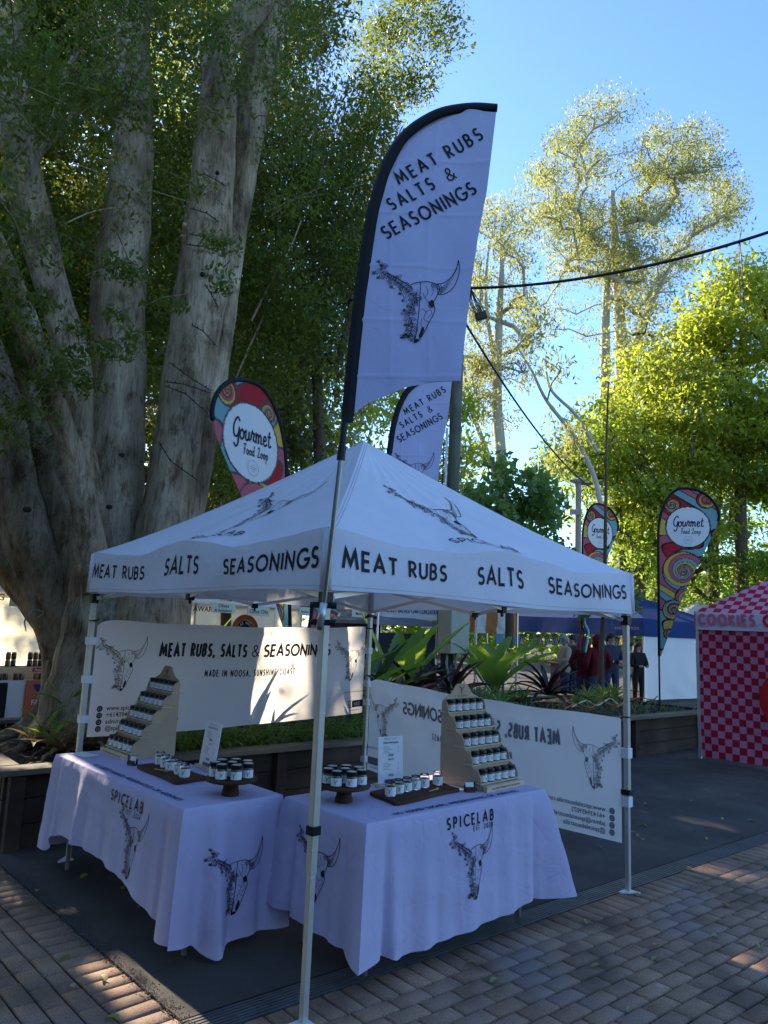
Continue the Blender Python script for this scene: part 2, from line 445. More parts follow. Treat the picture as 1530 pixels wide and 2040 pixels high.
def type_on(mb, text, size, x, y, fmap, bold=0.0, align='l', fit=None):
    V, F = small_type(text, size, bold)
    if not len(V): return
    w = V[:, 0].max(); s = 1.0 if fit is None else fit / w
    ox = x if align == 'l' else (x - w * s / 2 if align == 'c' else x - w * s)
    mb.add(fmap(V[:, 0] * s + ox, V[:, 1] + y), F)
_sr = random.Random(5)
def _skull():
    th, thick, fills = [], [], []
    thick += [smooth_path([(-.14, .7), (-.06, .735), (.04, .755), (.13, .75), (.19, .73)]),
              smooth_path([(.19, .73), (.205, .62), (.17, .53), (.15, .49), (.175, .42), (.155, .34), (.1, .22), (.05, .11), (0, .03), (-.05, .0)]),
              [(0, .74), (-.008, .4), (-.03, .12), (-.05, 0)],
              smooth_path([(-.05, 0), (-.05, .06), (-.045, .1)]),
              smooth_path([(.19, .735), (.27, .755), (.35, .82), (.41, .92), (.435, 1.04)]),
              smooth_path([(.205, .6), (.29, .615), (.38, .69), (.435, .82), (.45, .93), (.435, 1.04)]),
              smooth_path([(.2, .74), (.225, .67), (.205, .6)])]
    th += [smooth_path([(.225, .745), (.25, .68), (.235, .605)]),
           smooth_path([(.06, .7), (.09, .62), (.06, .56), (.1, .5)]), smooth_path([(.03, .62), (.05, .55)]),
           smooth_path([(.02, .42), (.07, .38), (.05, .3), (.1, .25)]), smooth_path([(.07, .38), (.12, .4)]),
           smooth_path([(.03, .3), (.02, .22), (.05, .16)]), smooth_path([(.12, .72), (.15, .65), (.13, .58)]),
           smooth_path([(.09, .46), (.12, .42), (.14, .36), (.09, .3)]), smooth_path([(-.03, .66), (-.05, .58), (-.03, .5)])]
    for i in range(22):      # shading ticks along the under side of the horn
        t = i / 21.0; a = np.array([.24 + .2 * t, .615 + .1 * t + .26 * t * t]); 
        th.append([tuple(a), (a[0] - .012 - .02 * (1 - t), a[1] + .05 * (1 - t) + .02)])
    for i in range(6): th.append([(.13 + .012 * i, .735), (.135 + .012 * i, .69 - .01 * (i % 3))])
    fills += [[(.095, .5), (.14, .535), (.165, .5), (.17, .45), (.135, .43), (.105, .46)], [(.0, .1), (.03, .19), (.055, .2), (.06, .15), (.03, .08), (.0, .05)],
              [(-.05, 0), (-.035, .05), (-.005, .055), (.0, .03)]]
    br1 = smooth_path([(-.5, 1.0), (-.45, .87), (-.36, .79), (-.27, .74), (-.17, .66), (-.09, .58), (-.03, .52)])
    br2 = smooth_path([(-.04, .54), (-.1, .44), (-.12, .34), (-.08, .24), (-.1, .12), (-.13, .06)])
    thick += [smooth_path([(-.42, .86), (-.28, .79), (-.14, .71)])]
    th += [br1, br2]
    def leaf(p, a, L):
        c, s = math.cos(a), math.sin(a); W = L * .24
        f = lambda x, y: (p[0] + x * c - y * s, p[1] + x * s + y * c)
        th.append([f(*q) for q in smooth_path([(0, 0), (L * .35, W), (L * .75, W * .7), (L, 0)], 3)])
        th.append([f(*q) for q in smooth_path([(0, 0), (L * .35, -W), (L * .75, -W * .7), (L, 0)], 3)]); th.append([f(0, 0), f(L * .8, 0)])
    def flower(p, r):
        k = 4; r = r * .55
        for i in range(k):
            a = i * 2 * PI / k + _sr.random(); c = (p[0] + r * .7 * math.cos(a), p[1] + r * .7 * math.sin(a))
            th.append(arc(c[0], c[1], r * .42, r * .42, 0, 360, 7))
    for br in (br1, br2):
        for i in range(2, len(br) - 1, 2):
            p = br[i]; d = math.atan2(br[i + 1][1] - br[i][1], br[i + 1][0] - br[i][0])
            for sgn in (1, -1):
                if _sr.random() < .92: leaf(p, d + sgn * _sr.uniform(.5, 1.3), _sr.uniform(.055, .11))
    for p, r in (((-.5, 1.0), .035), ((-.46, .95), .03), ((-.55, .86), .04), ((-.5, .8), .03), ((-.34, .68), .035), ((-.24, .6), .03), ((-.2, .52), .028), ((-.18, .4), .03), ((-.16, .22), .032), ((-.15, .1), .03), ((-.2, .06), .022)):
        flower(p, r)
        th.append([p, (p[0] + .05, p[1] - .02)])
    return th, thick, fills
SK_THIN, SK_THICK, SK_FILL = _skull()
def skull(mb, cx, y0, size, fmap, lw=1.0, step=None, mirror=1):
    """line drawing of a horned skull with a flowering branch; size = height of the horn tip"""
    f = lambda P: [(cx + mirror * q[0] * size, y0 + q[1] * size) for q in P]
    ribbon(mb, [f(p) for p in SK_THIN], 0.0055 * size * lw, fmap, step)
    ribbon(mb, [f(p) for p in SK_THICK], 0.010 * size * lw, fmap, step)
    for p in SK_FILL: filled(mb, f(p), fmap)
def lettering(mb, text, h, x, y, fmap, weight=0.15, track=0.16, align='l', slant=0.0, sx=1.0, step=None, font=GL, fit=None):
    if fit:          # squeeze the letters, keep the gaps between them
        gw = sum(font.get(c, font[' '])[0] for c in text); tr = track * (len(text) - 1)
        sx = max(.35, (fit / h - tr) / gw); track = (fit / h - gw * sx) / max(1, len(text) - 1)
    polys, w = layout(text, h, track, font, slant=slant, sx=sx)
    ox = x if align == 'l' else (x - w / 2 if align == 'c' else x - w)
    ribbon(mb, [[(q[0] + ox, q[1] + y) for q in p] for p in polys], weight * h, fmap, step)
    return w
def on_surface(S, eps=0.003, flip=1):
    """printing on a curved cloth: S(u,v) vectorised -> (N,3)"""
    def f(u, v):
        u = np.asarray(u, float); v = np.asarray(v, float); h = 2e-3
        P = S(u, v); du = S(u + h, v) - P; dv = S(u, v + h) - P
        n = np.cross(du, dv); n /= np.linalg.norm(n, axis=1)[:, None] + 1e-12
        return P + n * eps * flip
    return f
def plane_map(o, ax, ay, n, eps=0.003):
    o, ax, ay, n = [np.array(q, float) for q in (o, ax, ay, n)]
    return lambda u, v: o + np.asarray(u)[:, None] * ax + np.asarray(v)[:, None] * ay + n * eps

# inks and common stuffs
INK = mat('black_ink', (0.012, 0.012, 0.016), 0.7, var=0.02)
INK_NAVY = mat('navy_ink', (0.012, 0.02, 0.07), 0.7, var=0.02)
INK_THROUGH = mat('ink_seen_through_cloth', (0.2, 0.21, 0.24), 0.85, var=0.05)  # painted grey standing for far-side print seen through translucent cloth
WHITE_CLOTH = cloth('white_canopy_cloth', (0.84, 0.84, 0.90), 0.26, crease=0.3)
BANNER_CLOTH = cloth('white_banner_cloth', (0.74, 0.74, 0.83), 0.55, crease=0.25, tc=(0.88, 0.82, 0.76))
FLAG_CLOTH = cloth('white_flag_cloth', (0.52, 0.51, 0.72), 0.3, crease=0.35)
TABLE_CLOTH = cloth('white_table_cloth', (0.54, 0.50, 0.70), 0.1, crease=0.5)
BLACK_CLOTH = mat('black_cloth', (0.012, 0.012, 0.014), 0.85)
ALU = mat('brushed_aluminium', (0.62, 0.62, 0.6), 0.42, 0.75, var=0.06, scale=20)
CREAM_METAL = mat('cream_powder_coat', (0.55, 0.53, 0.45), 0.5, 0.2, var=0.05)
BLACK_PLASTIC = mat('black_plastic', (0.012, 0.012, 0.013), 0.45)
WHITE_PLASTIC = mat('white_plastic', (0.72, 0.72, 0.74), 0.45, var=0.03)
STEEL = mat('pole_steel', (0.22, 0.22, 0.21), 0.3, 0.9, var=0.08)

# ================================================================== THE GROUND
def flat_mat(name, cols, scale, rough, b1=(0.5, 0.01), sc2=120, lo=0.3, hi=0.7):
    mt, nt, b, out = nodes_of(name)
    b.inputs['Roughness'].default_value = rough; b.inputs['Specular IOR Level'].default_value = 0.3
    n = noise(nt, scale, 6, 0.65); n2 = noise(nt, sc2, 3, 0.7)
    mx = nt.nodes.new('ShaderNodeMath'); mx.operation = 'MULTIPLY_ADD'; mx.inputs[1].default_value = 0.55
    ml = nt.nodes.new('ShaderNodeMath'); ml.operation = 'MULTIPLY'; ml.inputs[1].default_value = 0.45
    lk(nt, n2.outputs[0], ml.inputs[0]); lk(nt, n.outputs[0], mx.inputs[0]); lk(nt, ml.outputs[0], mx.inputs[2])
    k = len(cols); r = ramp(nt, mx.outputs[0], [(lo + (hi - lo) * i / (k - 1), c) for i, c in enumerate(cols)])
    lk(nt, r.outputs[0], b.inputs['Base Color']); bump(nt, n2.outputs[0], b1[0], b1[1], b)
    return mt
ASPHALT = flat_mat('asphalt', [(0.035, 0.032, 0.031), (0.08, 0.072, 0.066), (0.17, 0.148, 0.122)], 1.3, 0.88, (1.0, 0.010), 190)
EARTH = flat_mat('earth', [(0.03, 0.025, 0.018), (0.06, 0.05, 0.035)], 0.5, 0.95)
BED = flat_mat('jointing_sand', [(0.010, 0.009, 0.007), (0.03, 0.026, 0.018)], 6, 0.95)
g = MB(); g.add([(-350, -350, -.07), (350, -350, -.07), (350, 350, -.07), (-350, 350, -.07)], [(0, 1, 2, 3)])
g.build('ground', EARTH, kind='structure')
def drain_y(x): return 0.262 - 0.052 * x
DA = math.atan(-0.052); DX = np.array([math.cos(DA), math.sin(DA), 0]); DY = np.array([-math.sin(DA), math.cos(DA), 0])
D0 = np.array([-0.40, drain_y(-0.40), 0])
hw = 0.082
a = MB(); p0 = D0 + DY * hw; p1 = D0 + DX * 40 + DY * hw
a.add([(p0[0] , p0[1], 0), (p1[0], p1[1], 0), (p1[0], 40, 0), (-0.40, 40, 0)], [(0, 1, 2, 3)])
a.add([(p0[0], p0[1], 0), (-0.40, 40, 0), (-0.40, 40, -.07), (p0[0], p0[1], -.07)], [(0, 1, 2, 3)])
a.build('asphalt', ASPHALT, kind='structure')
rg0 = np.random.default_rng(2); n_ = 2600; X_ = np.where(rg0.random(n_) < .75, -0.40 + rg0.normal(size=n_) * .026 + .006, rg0.uniform(-.35, 6, n_)); Y_ = np.where(X_ < -.3, rg0.uniform(.3, 3.1, n_), rg0.uniform(.4, 3.2, n_)); sz_ = rg0.uniform(.002, .006, n_) * np.where(X_ < -.3, 1, .8)
TV = np.array([(1, 0, -.2), (-.5, .87, -.2), (-.5, -.87, -.2), (0, .1, .8)]); TF = np.array([(0, 1, 3), (1, 2, 3), (2, 0, 3)])
an_ = rg0.uniform(0, 6.28, n_); RV = np.stack([TV[None, :, 0] * np.cos(an_)[:, None] - TV[None, :, 1] * np.sin(an_)[:, None], TV[None, :, 0] * np.sin(an_)[:, None] + TV[None, :, 1] * np.cos(an_)[:, None], np.repeat(TV[None, :, 2], n_, 0)], -1) * sz_[:, None, None] + np.stack([X_, Y_, 0 * X_ + .001], -1)[:, None, :]
tag(put('gravel', npmesh('gravel', RV.reshape(-1, 3), (np.arange(n_)[:, None, None] * 4 + TF[None]).reshape(-1, 3), mat('loose_grit', (.13, .11, .09), .95, spec=.1, var=.6, scale=90)), None, 'stuff'), 'loose grit along the ragged left edge of the asphalt', 'gravel')

def brickmat(name, island):
    mt, nt, b, out = nodes_of(name)
    b.inputs['Roughness'].default_value = 0.85; b.inputs['Specular IOR Level'].default_value = 0.25
    if island: src = nt.nodes.new('ShaderNodeNewGeometry').outputs['Random Per Island']
    else: src = nt.nodes.new('ShaderNodeObjectInfo').outputs['Random']
    r = ramp(nt, src, [(0, (0.36, 0.225, 0.15)), (0.25, (0.40, 0.255, 0.17)), (0.5, (0.33, 0.22, 0.16)), (0.75, (0.42, 0.265, 0.175)), (1, (0.36, 0.235, 0.165))])
    tc = nt.nodes.new('ShaderNodeTexCoord'); ge = nt.nodes.new('ShaderNodeNewGeometry')
    n = nt.nodes.new('ShaderNodeTexNoise'); n.inputs['Scale'].default_value = 2.2; n.inputs['Detail'].default_value = 6; lk(nt, ge.outputs['Position'], n.inputs['Vector'])
    n2 = nt.nodes.new('ShaderNodeTexNoise'); n2.inputs['Scale'].default_value = 170; n2.inputs['Detail'].default_value = 3; lk(nt, ge.outputs['Position'], n2.inputs['Vector'])
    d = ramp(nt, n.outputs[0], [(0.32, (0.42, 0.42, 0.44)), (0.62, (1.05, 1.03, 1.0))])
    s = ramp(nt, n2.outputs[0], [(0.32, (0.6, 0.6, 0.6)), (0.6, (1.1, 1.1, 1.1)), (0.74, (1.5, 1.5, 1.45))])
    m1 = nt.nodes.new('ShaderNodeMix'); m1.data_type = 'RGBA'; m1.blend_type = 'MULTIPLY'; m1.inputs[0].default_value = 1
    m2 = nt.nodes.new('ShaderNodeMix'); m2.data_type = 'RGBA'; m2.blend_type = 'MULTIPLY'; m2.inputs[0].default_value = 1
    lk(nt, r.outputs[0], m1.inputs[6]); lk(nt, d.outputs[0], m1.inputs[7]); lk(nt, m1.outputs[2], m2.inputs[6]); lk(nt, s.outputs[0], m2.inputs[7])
    vo = nt.nodes.new('ShaderNodeTexVoronoi'); vo.inputs['Scale'].default_value = 2.6; lk(nt, ge.outputs['Position'], vo.inputs['Vector'])
    sp = ramp(nt, vo.outputs['Distance'], [(0.0, (1, 1, 1)), (0.055, (1, 1, 1)), (0.075, (0, 0, 0))])
    n3 = nt.nodes.new('ShaderNodeTexNoise'); n3.inputs['Scale'].default_value = 1.1; n3.inputs['Detail'].default_value = 3; lk(nt, ge.outputs['Position'], n3.inputs['Vector'])
    st = ramp(nt, n3.outputs[0], [(0.56, (0, 0, 0)), (0.70, (1, 1, 1))])
    m3 = nt.nodes.new('ShaderNodeMix'); m3.data_type = 'RGBA'; lk(nt, m2.outputs[2], m3.inputs[6]); m3.inputs[7].default_value = (.16, .15, .155, 1)
    ms = nt.nodes.new('ShaderNodeMath'); ms.operation = 'MULTIPLY'; ms.inputs[1].default_value = .65; lk(nt, st.outputs[0], ms.inputs[0]); lk(nt, ms.outputs[0], m3.inputs[0])
    m4 = nt.nodes.new('ShaderNodeMix'); m4.data_type = 'RGBA'; lk(nt, m3.outputs[2], m4.inputs[6]); m4.inputs[7].default_value = (.38, .37, .36, 1)
    mq = nt.nodes.new('ShaderNodeMath'); mq.operation = 'MULTIPLY'; mq.inputs[1].default_value = .5; lk(nt, sp.outputs[0], mq.inputs[0]); lk(nt, mq.outputs[0], m4.inputs[0])
    lk(nt, m4.outputs[2], b.inputs['Base Color']); bump(nt, n2.outputs[0], 0.8, 0.004, b)
    return mt
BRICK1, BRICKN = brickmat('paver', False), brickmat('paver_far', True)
BL, BW, BH, CH = 0.204, 0.098, 0.06, 0.007
def brick_verts(L=BL, W=BW):
    a, b = L / 2, W / 2
    V = [(-a, -b, -BH), (a, -b, -BH), (a, b, -BH), (-a, b, -BH), (-a, -b, -CH), (a, -b, -CH), (a, b, -CH), (-a, b, -CH),
         (-a + CH, -b + CH, 0), (a - CH, -b + CH, 0), (a - CH, b - CH, 0), (-a + CH, b - CH, 0)]
    F = [(8, 9, 10, 11)] + [(i, (i + 1) % 4, 4 + (i + 1) % 4, 4 + i) for i in range(4)] + [(4 + i, 4 + (i + 1) % 4, 8 + (i + 1) % 4, 8 + i) for i in range(4)]
    return np.array(V), np.array(F)
BV, BF = brick_verts()
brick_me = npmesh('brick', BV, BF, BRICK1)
def paving(spots, limit, nm_bed, poly):
    bed = MB(); bed.add(poly, [tuple(range(len(poly)))]); root = bed.build(nm_bed, BED, kind='structure')
    info = []
    for (x, y, ang) in spots:
        q = np.array([x, y, 0]) - CAM; w = q @ FWD
        if w < 0.5: vis = 0; sz = 0
        else:
            px, py = 765 + FPX * (q @ RIGHT) / w, 1020 - FPX * (q @ UP) / w
            vis = -60 < px < 1590 and py < 2100; sz = 1 / w
        info.append((-(sz if vis else sz * 0.01), x, y, ang))
    info.sort()
    for (_, x, y, ang) in info[:limit]:
        o = put('brick', brick_me, root)
        o.location = (x, y, random.uniform(-.0025, .0015)); o.rotation_euler = (random.gauss(0, .012), random.gauss(0, .007), ang + random.gauss(0, .012)); o.scale = (random.uniform(.985, 1.012), random.uniform(.97, 1.015), 1)
    V = []; F = []; k = 0
    for (_, x, y, ang) in info[limit:]:
        c, s = math.cos(ang), math.sin(ang); P = BV.copy(); P[:, 0], P[:, 1] = x + BV[:, 0] * c - BV[:, 1] * s, y + BV[:, 0] * s + BV[:, 1] * c
        P[:, 2] += random.uniform(-.0025, .0015) + (BV[:, 1] * random.gauss(0, .008)); V.append(P); F.append(BF + k); k += 12
    if V: put('brick', npmesh('bricks_beyond', np.concatenate(V), np.concatenate(F), BRICKN), root, 'stuff')
PX, PY = 0.213, 0.1065
spots = []
e0 = D0 - DY * (hw + .002)
for i in range(142):                                                # soldier course along the drain
    p = e0 + DX * (PY * (i + .5)) - DY * (PX / 2); spots.append((p[0], p[1], DA + PI / 2))
for r in range(36):
    t = PX + PY * (r + .5)
    for i in range(-1, 72):
        s = PX * (i + (0.5 if r % 2 else 0.0)) + .12
        p = e0 + DX * s - DY * t
        if s < 0.1: continue
        spots.append((p[0], p[1], DA))
c1 = e0 + DX * 16; c2 = c1 - DY * 4.2; c3 = e0 - DY * 4.2
paving(spots, 215, 'paving', [(c3[0], c3[1], -.013), (c2[0], c2[1], -.013), (c1[0], c1[1], -.013), (e0[0], e0[1], -.013)])
spots = []
for j in range(46):                                                 # soldier course along the left of the asphalt
    spots.append((-0.402 - PX / 2, -1.2 + PY * (j + .5), 0.0))
for c in range(12):
    x = -0.402 - PX - PY * (c + .5)
    for j in range(22): spots.append((x, -1.1 + PX * (j + (0.5 if c % 2 else 0.0)), PI / 2))
paving(spots, 85, 'paving_strip', [(-1.9, -1.2, -.013), (-0.405, -1.2, -.013), (-0.405, 3.4, -.013), (-1.9, 3.4, -.013)])

# the slotted drain between asphalt and paving
DRAIN_STEEL = mat('drain_steel', (0.16, 0.155, 0.15), 0.5, 0.6, var=0.25, scale=6)
dr = thing('drain_grate', 'long slotted steel drain grate between black asphalt and brick paving', 'drain', D0)
tr = MB(); 
for (s0, s1, z0, z1) in ((-hw, hw, -.065, -.05),): 
    V = [D0 + DX * q + DY * s + np.array([0, 0, z]) for q, s, z in ((0, s0, z0), (16, s0, z0), (16, s1, z0), (0, s1, z0), (0, s0, z1), (16, s0, z1), (16, s1, z1), (0, s1, z1))]
    tr.add(V, [(3, 2, 1, 0), (4, 5, 6, 7), (0, 1, 5, 4), (1, 2, 6, 5), (2, 3, 7, 6), (3, 0, 4, 7)])
tr.build('channel', mat('drain_bottom', (0.02, 0.02, 0.02), 0.9), dr)
for i in range(7):
    s = -hw + .012 + i * (2 * hw - .024) / 6
    b = MB(); b.obox(D0 + DX * 8 + DY * s + np.array([0, 0, -.016]), DX * 8, DY * .0062, np.array([0, 0, .014])); b.build('bar', DRAIN_STEEL, dr)
b = MB()
for k in range(64): b.obox(D0 + DX * (.12 + k * .25) + np.array([0, 0, -.026]), DX * .006, DY * (hw - .004), np.array([0, 0, .014]))
b.build('cross_tie', DRAIN_STEEL, dr)

# ================================================================== TIMBER PLANTER
TIMBER = barkmat('weathered_sleeper', [(0.028, 0.02, 0.014), (0.06, 0.042, 0.03), (0.1, 0.072, 0.052)], 3.0, (0.35, 2.5, 2.5), 0.35, 0.006)
CAPWOOD = barkmat('weathered_cap_board', [(0.09, 0.072, 0.05), (0.17, 0.14, 0.1), (0.25, 0.21, 0.15)], 2.5, (0.4, 3, 3), 0.3, 0.004)
SOIL = flat_mat('planter_soil', [(0.014, 0.011, 0.009), (0.035, 0.027, 0.02), (0.07, 0.05, 0.035)], 4, 0.95, (1.0, 0.03), 40)
PA = -0.040
PE = np.array([math.cos(PA), math.sin(PA), 0]); PN = np.array([-math.sin(PA), math.cos(PA), 0]); PO = np.array([-0.34, 3.30, 0])
PLEN, PDEP, PTOP = 11.6, 2.75, 0.54
Z3 = lambda z: np.array([0, 0, z])
pl = thing('timber_planter', 'long raised garden bed of dark timber sleepers behind the white stall', 'planter', PO)
def plank_row(org, ex, en, L, splits):
    for lv in range(3):
        z0 = -.02 + lv * .187; cuts = sorted([0, L] + [c for c in splits[lv % len(splits)]])
        for i in range(len(cuts) - 1):
            b = MB(); c = org + ex * ((cuts[i] + cuts[i + 1]) / 2) + en * (.03 + random.uniform(-.004, .004)) + Z3(z0 + .0915)
            b.obox(c, ex * ((cuts[i + 1] - cuts[i]) / 2 - .003), en * .03, Z3(.0905)); b.build('plank', TIMBER, pl, bevel=.004)
plank_row(PO, PE, PN, PLEN, [[2.4, 4.8, 7.2, 8.6, 10.6], [2.4, 4.8, 8.6, 10.6], [1.2, 3.6, 6, 8.6, 10.6]])
plank_row(PO + PN * .07, PN, PE, PDEP, [[1.4], [2.0]])
plank_row(PO + PN * PDEP, PE, PN, PLEN, [[2.4, 4.8, 7.2, 9.6], [1.2, 3.6, 6, 8.4]])
plank_row(PO + PE * (PLEN - .06) + PN * .07, PN, PE, PDEP - .1, [[1.4]])
for s in (0.08, 2.4, 3.95, 6.2, 8.6, 10.62):
    b = MB(); b.obox(PO + PE * s - PN * .045 + Z3(.25), PE * .055, PN * .042, Z3(.285)); b.build('post', TIMBER, pl, bevel=.004)
cuts = [-.07, 1.55, 3.85, 6.2, 8.5, PLEN + .1]
for i in range(len(cuts) - 1):
    b = MB(); b.obox(PO + PE * ((cuts[i] + cuts[i + 1]) / 2) - PN * .01 + Z3(PTOP + .024), PE * ((cuts[i + 1] - cuts[i]) / 2 - .003), PN * .11, Z3(.021)); b.build('cap_board', CAPWOOD, pl, bevel=.004)
b = MB(); b.obox(PO + PE * .03 + PN * (.105 + PDEP / 2) + Z3(PTOP + .026), PE * .10, PN * (PDEP / 2), Z3(.021)); b.build('cap_board', CAPWOOD, pl, bevel=.004)
b = MB(); b.obox(PO + PE * (PLEN / 2) + PN * (PDEP + .03) + Z3(PTOP + .022), PE * (PLEN / 2), PN * .09, Z3(.021)); b.build('cap_board', CAPWOOD, pl, bevel=.004)
nx, ny = 120, 32
G = np.zeros((nx, ny, 3))
for i in range(nx):
    for j in range(ny):
        s, t = .06 + (PLEN - .12) * i / (nx - 1), .06 + (PDEP - .08) * j / (ny - 1)
        p = PO + PE * s + PN * t; ed = min(1, min(s, PLEN - s, t, PDEP - t) / .5)
        mound = .16 * math.exp(-((s - 1.5) ** 2 + (t - 1.6) ** 2) / .9) + .08 * math.sin(s * 1.7) * math.sin(t * 2)
        G[i, j] = (p[0], p[1], PTOP - .07 + ed * (mound + .05) + RNG.normal(0, .008))
sb = MB(); sb.sheet(G); sb.build('soil', SOIL, kind='structure', smooth=True)

# ================================================================== MAIN CANOPY
S0, S1, ZB, ZT, ZA = -.024, 2.824, 1.908, 2.213, 3.15
W0 = S1 - S0
canopy = thing('market_canopy', 'white pop-up market canopy printed SPICELAB over two cloth-covered tables', 'canopy', (0, 0, 0))
APEX = np.array([1.4, 1.4, ZA])
SIDES = {'fr': ((S0, S0), (S1, S0), (0, -1)), 'fl': ((S0, S1), (S0, S0), (-1, 0)), 'br': ((S1, S0), (S1, S1), (1, 0)), 'bl': ((S1, S1), (S0, S1), (0, 1))}
PH = {'fr': .3, 'fl': 1.7, 'br': 2.9, 'bl': 4.0}
def roof_fn(k):
    A, B, n = SIDES[k]; A = np.array(A); B = np.array(B); ph = PH[k]
    def S(u, v):
        u = np.clip(np.asarray(u, float), -.02, 1.02); v = np.asarray(v, float)
        bx = A[0] + (B[0] - A[0]) * u; by = A[1] + (B[1] - A[1]) * u
        x = bx * (1 - v) + APEX[0] * v; y = by * (1 - v) + APEX[1] * v; z = ZT * (1 - v) + ZA * v
        vv = np.clip(v, 0, 1); uu = np.clip(u, 0, 1); edge = np.sin(PI * uu)
        z = z - .05 * np.sin(PI * vv ** .75) - .055 * np.sin(PI * vv) * edge ** 1.2
        z = z - .045 * np.abs(np.sin(2 * PI * uu)) ** 1.3 * (1 - vv) ** 4 + .012 * np.exp(-((uu - .5) / .05) ** 2) * np.exp(-(vv / .12) ** 2)
        z = z + edge * (.010 * np.sin(uu * 31 + ph + 5 * vv) * (1 - vv) ** .7 * np.exp(-((vv - .12) / .22) ** 2) + .007 * np.sin((uu - .5) * 46 * (.4 + vv) + ph * 3 + 6 * vv) * np.sin(PI * vv) - .012 * np.exp(-((vv - .13 - .02 * np.sin(7 * uu + ph)) / .03) ** 2) * (.4 + .6 * np.sin(uu * 17 + ph) ** 2))
        z = z + .010 * np.sin(9 * vv + 12 * np.abs(uu - .5) + ph) * edge * (1 - vv)
        return np.stack([x, y, z], -1)
    return S
def val_fn(k):
    A, B, n = SIDES[k]; A = np.array(A); B = np.array(B); R = roof_fn(k); ph = PH[k]
    def S(u, h):              # u in metres along, h = metres above the hem
        u = np.asarray(u, float) / W0; h = np.asarray(h, float); t = np.clip(1 - h / .305, -.1, 1.05)
        top = R(u, np.zeros_like(u)); e = np.sin(PI * np.clip(u, 0, 1)) ** .5
        out = .006 + .012 * t + e * t * (.016 * np.sin(2 * PI * 2.3 * u + ph) + .007 * np.sin(2 * PI * 6.1 * u + ph * 2)) + e * .012 * np.sin(PI * np.clip(t, 0, 1)) * np.sin(2 * PI * 1.5 * u + ph)
        zb = ZB + e * .012 * np.sin(2 * PI * u * 1.2 + ph)
        z = top[..., 2] * (1 - t) + zb * t
        return np.stack([top[..., 0] + n[0] * out, top[..., 1] + n[1] * out, z], -1)
    return S
for k in SIDES:
    R = roof_fn(k); u, v = np.meshgrid(np.linspace(0, 1, 73), np.linspace(0, 1, 45), indexing='ij')
    b = MB(); b.sheet(R(u, v)); rp = b.build('roof_panel', WHITE_CLOTH, canopy, smooth=True)
    fs = on_surface(R, .0035); b = MB(); vv_ = np.linspace(0, .985, 60)
    for q in (.010, .022): b.sheet(np.stack([fs(np.full(60, 0.0) + q / np.maximum(1 - vv_, .04) * .6, vv_), fs(np.full(60, 0.0) + (q + .003) / np.maximum(1 - vv_, .04) * .6, vv_)], 0))
    b.build('ridge_stitch', mat('grey_thread', (.5, .5, .53), .9), rp)
    V = val_fn(k); u, h = np.meshgrid(np.linspace(0, W0, 90), np.linspace(.305, 0, 12), indexing='ij')
    b = MB(); b.sheet(V(u, h)); vp = b.build('valance', WHITE_CLOTH, canopy, smooth=True)
    hm = MB(); u = np.linspace(0, W0, 90); hm.sheet(np.stack([on_surface(V, .003)(u, np.full_like(u, q)) for q in (.022, .019)], 0)); hm.build('hem_stitch', mat('grey_thread', (.5, .5, .53), .9), vp)
    if k in ('fr', 'fl'):
        f = on_surface(V, .003)
        t = (('MEAT RUBS', .085, .75), ('SALTS', 1.115, .405), ('SEASONINGS', 1.80, .95)) if k == 'fr' else (('MEAT RUBS', .06, .83), ('SALTS', 1.22, .42), ('SEASONINGS', 1.93, .86))
        for s, x0, w in t:
            b = MB(); lettering(b, s, .094, x0, .114, f, .20, .36, step=.02, fit=w); b.build('lettering', INK, vp)
        def F(x, y, R=R): 
            y = np.asarray(y, float); x = np.asarray(x, float); v = y / 1.70
            return R(.5 + x / (W0 * np.maximum(1 - v, .05)), v)
        f = on_surface(F, .004); b = MB()
        lettering(b, 'SPICELAB', .06, 0, .22, f, .17, .5, 'c', step=.015, fit=.64); lettering(b, 'EST. 2024', .026, .31, .18, f, .15, .4, 'r', step=.01)
        b.build('lettering', INK, rp); b = MB(); skull(b, .02, .33, .66, f, 1.0, .02); b.build('skull_print', INK, rp)
def ends(k): return SIDES[k]
LEGMAT = mat('leg_paint', (0.5, 0.48, 0.42), 0.45, 0.35, var=0.06, scale=12)
LEGMAT2 = mat('leg_inner_metal', (0.55, 0.54, 0.5), 0.4, 0.5, var=0.06, scale=12)
for (x, y) in ((0, 0), (2.8, 0), (0, 2.8), (2.8, 2.8)):
    b = MB(); b.box(x - .019, x + .019, y - .019, y + .019, .62, 2.2); lg = b.build('leg', LEGMAT, canopy, bevel=.004)
    b = MB(); b.box(x - .0155, x + .0155, y - .0155, y + .0155, .012, .62); b.build('inner_leg', LEGMAT2, lg, bevel=.003)
    b = MB(); ox = -1 if x < 1 else 1; oy = -1 if y < 1 else 1; ox, oy = (ox, oy) if (x < 1) == (y < 1) else (-ox * 0 + (-1), 1 if y > 1 else -1)
    b.prism([(-.03, -.03), (.075, -.03), (.075, -.01), (-.01, .075), (-.03, .075)], .0035, .012, lambda p, q, t, x=x, y=y, ox=ox, oy=oy: (x + ox * p, y + oy * q, t))
    b.build('foot_plate', WHITE_PLASTIC, lg)
    b = MB(); b.box(x - .027, x + .027, y - .027, y + .027, 1.83, 1.9); b.build('slider', BLACK_PLASTIC, lg, bevel=.004)
    b = MB(); b.box(x - .026, x + .026, y - .026, y + .026, 2.1, 2.17); b.build('corner_bracket', BLACK_PLASTIC, lg, bevel=.004)
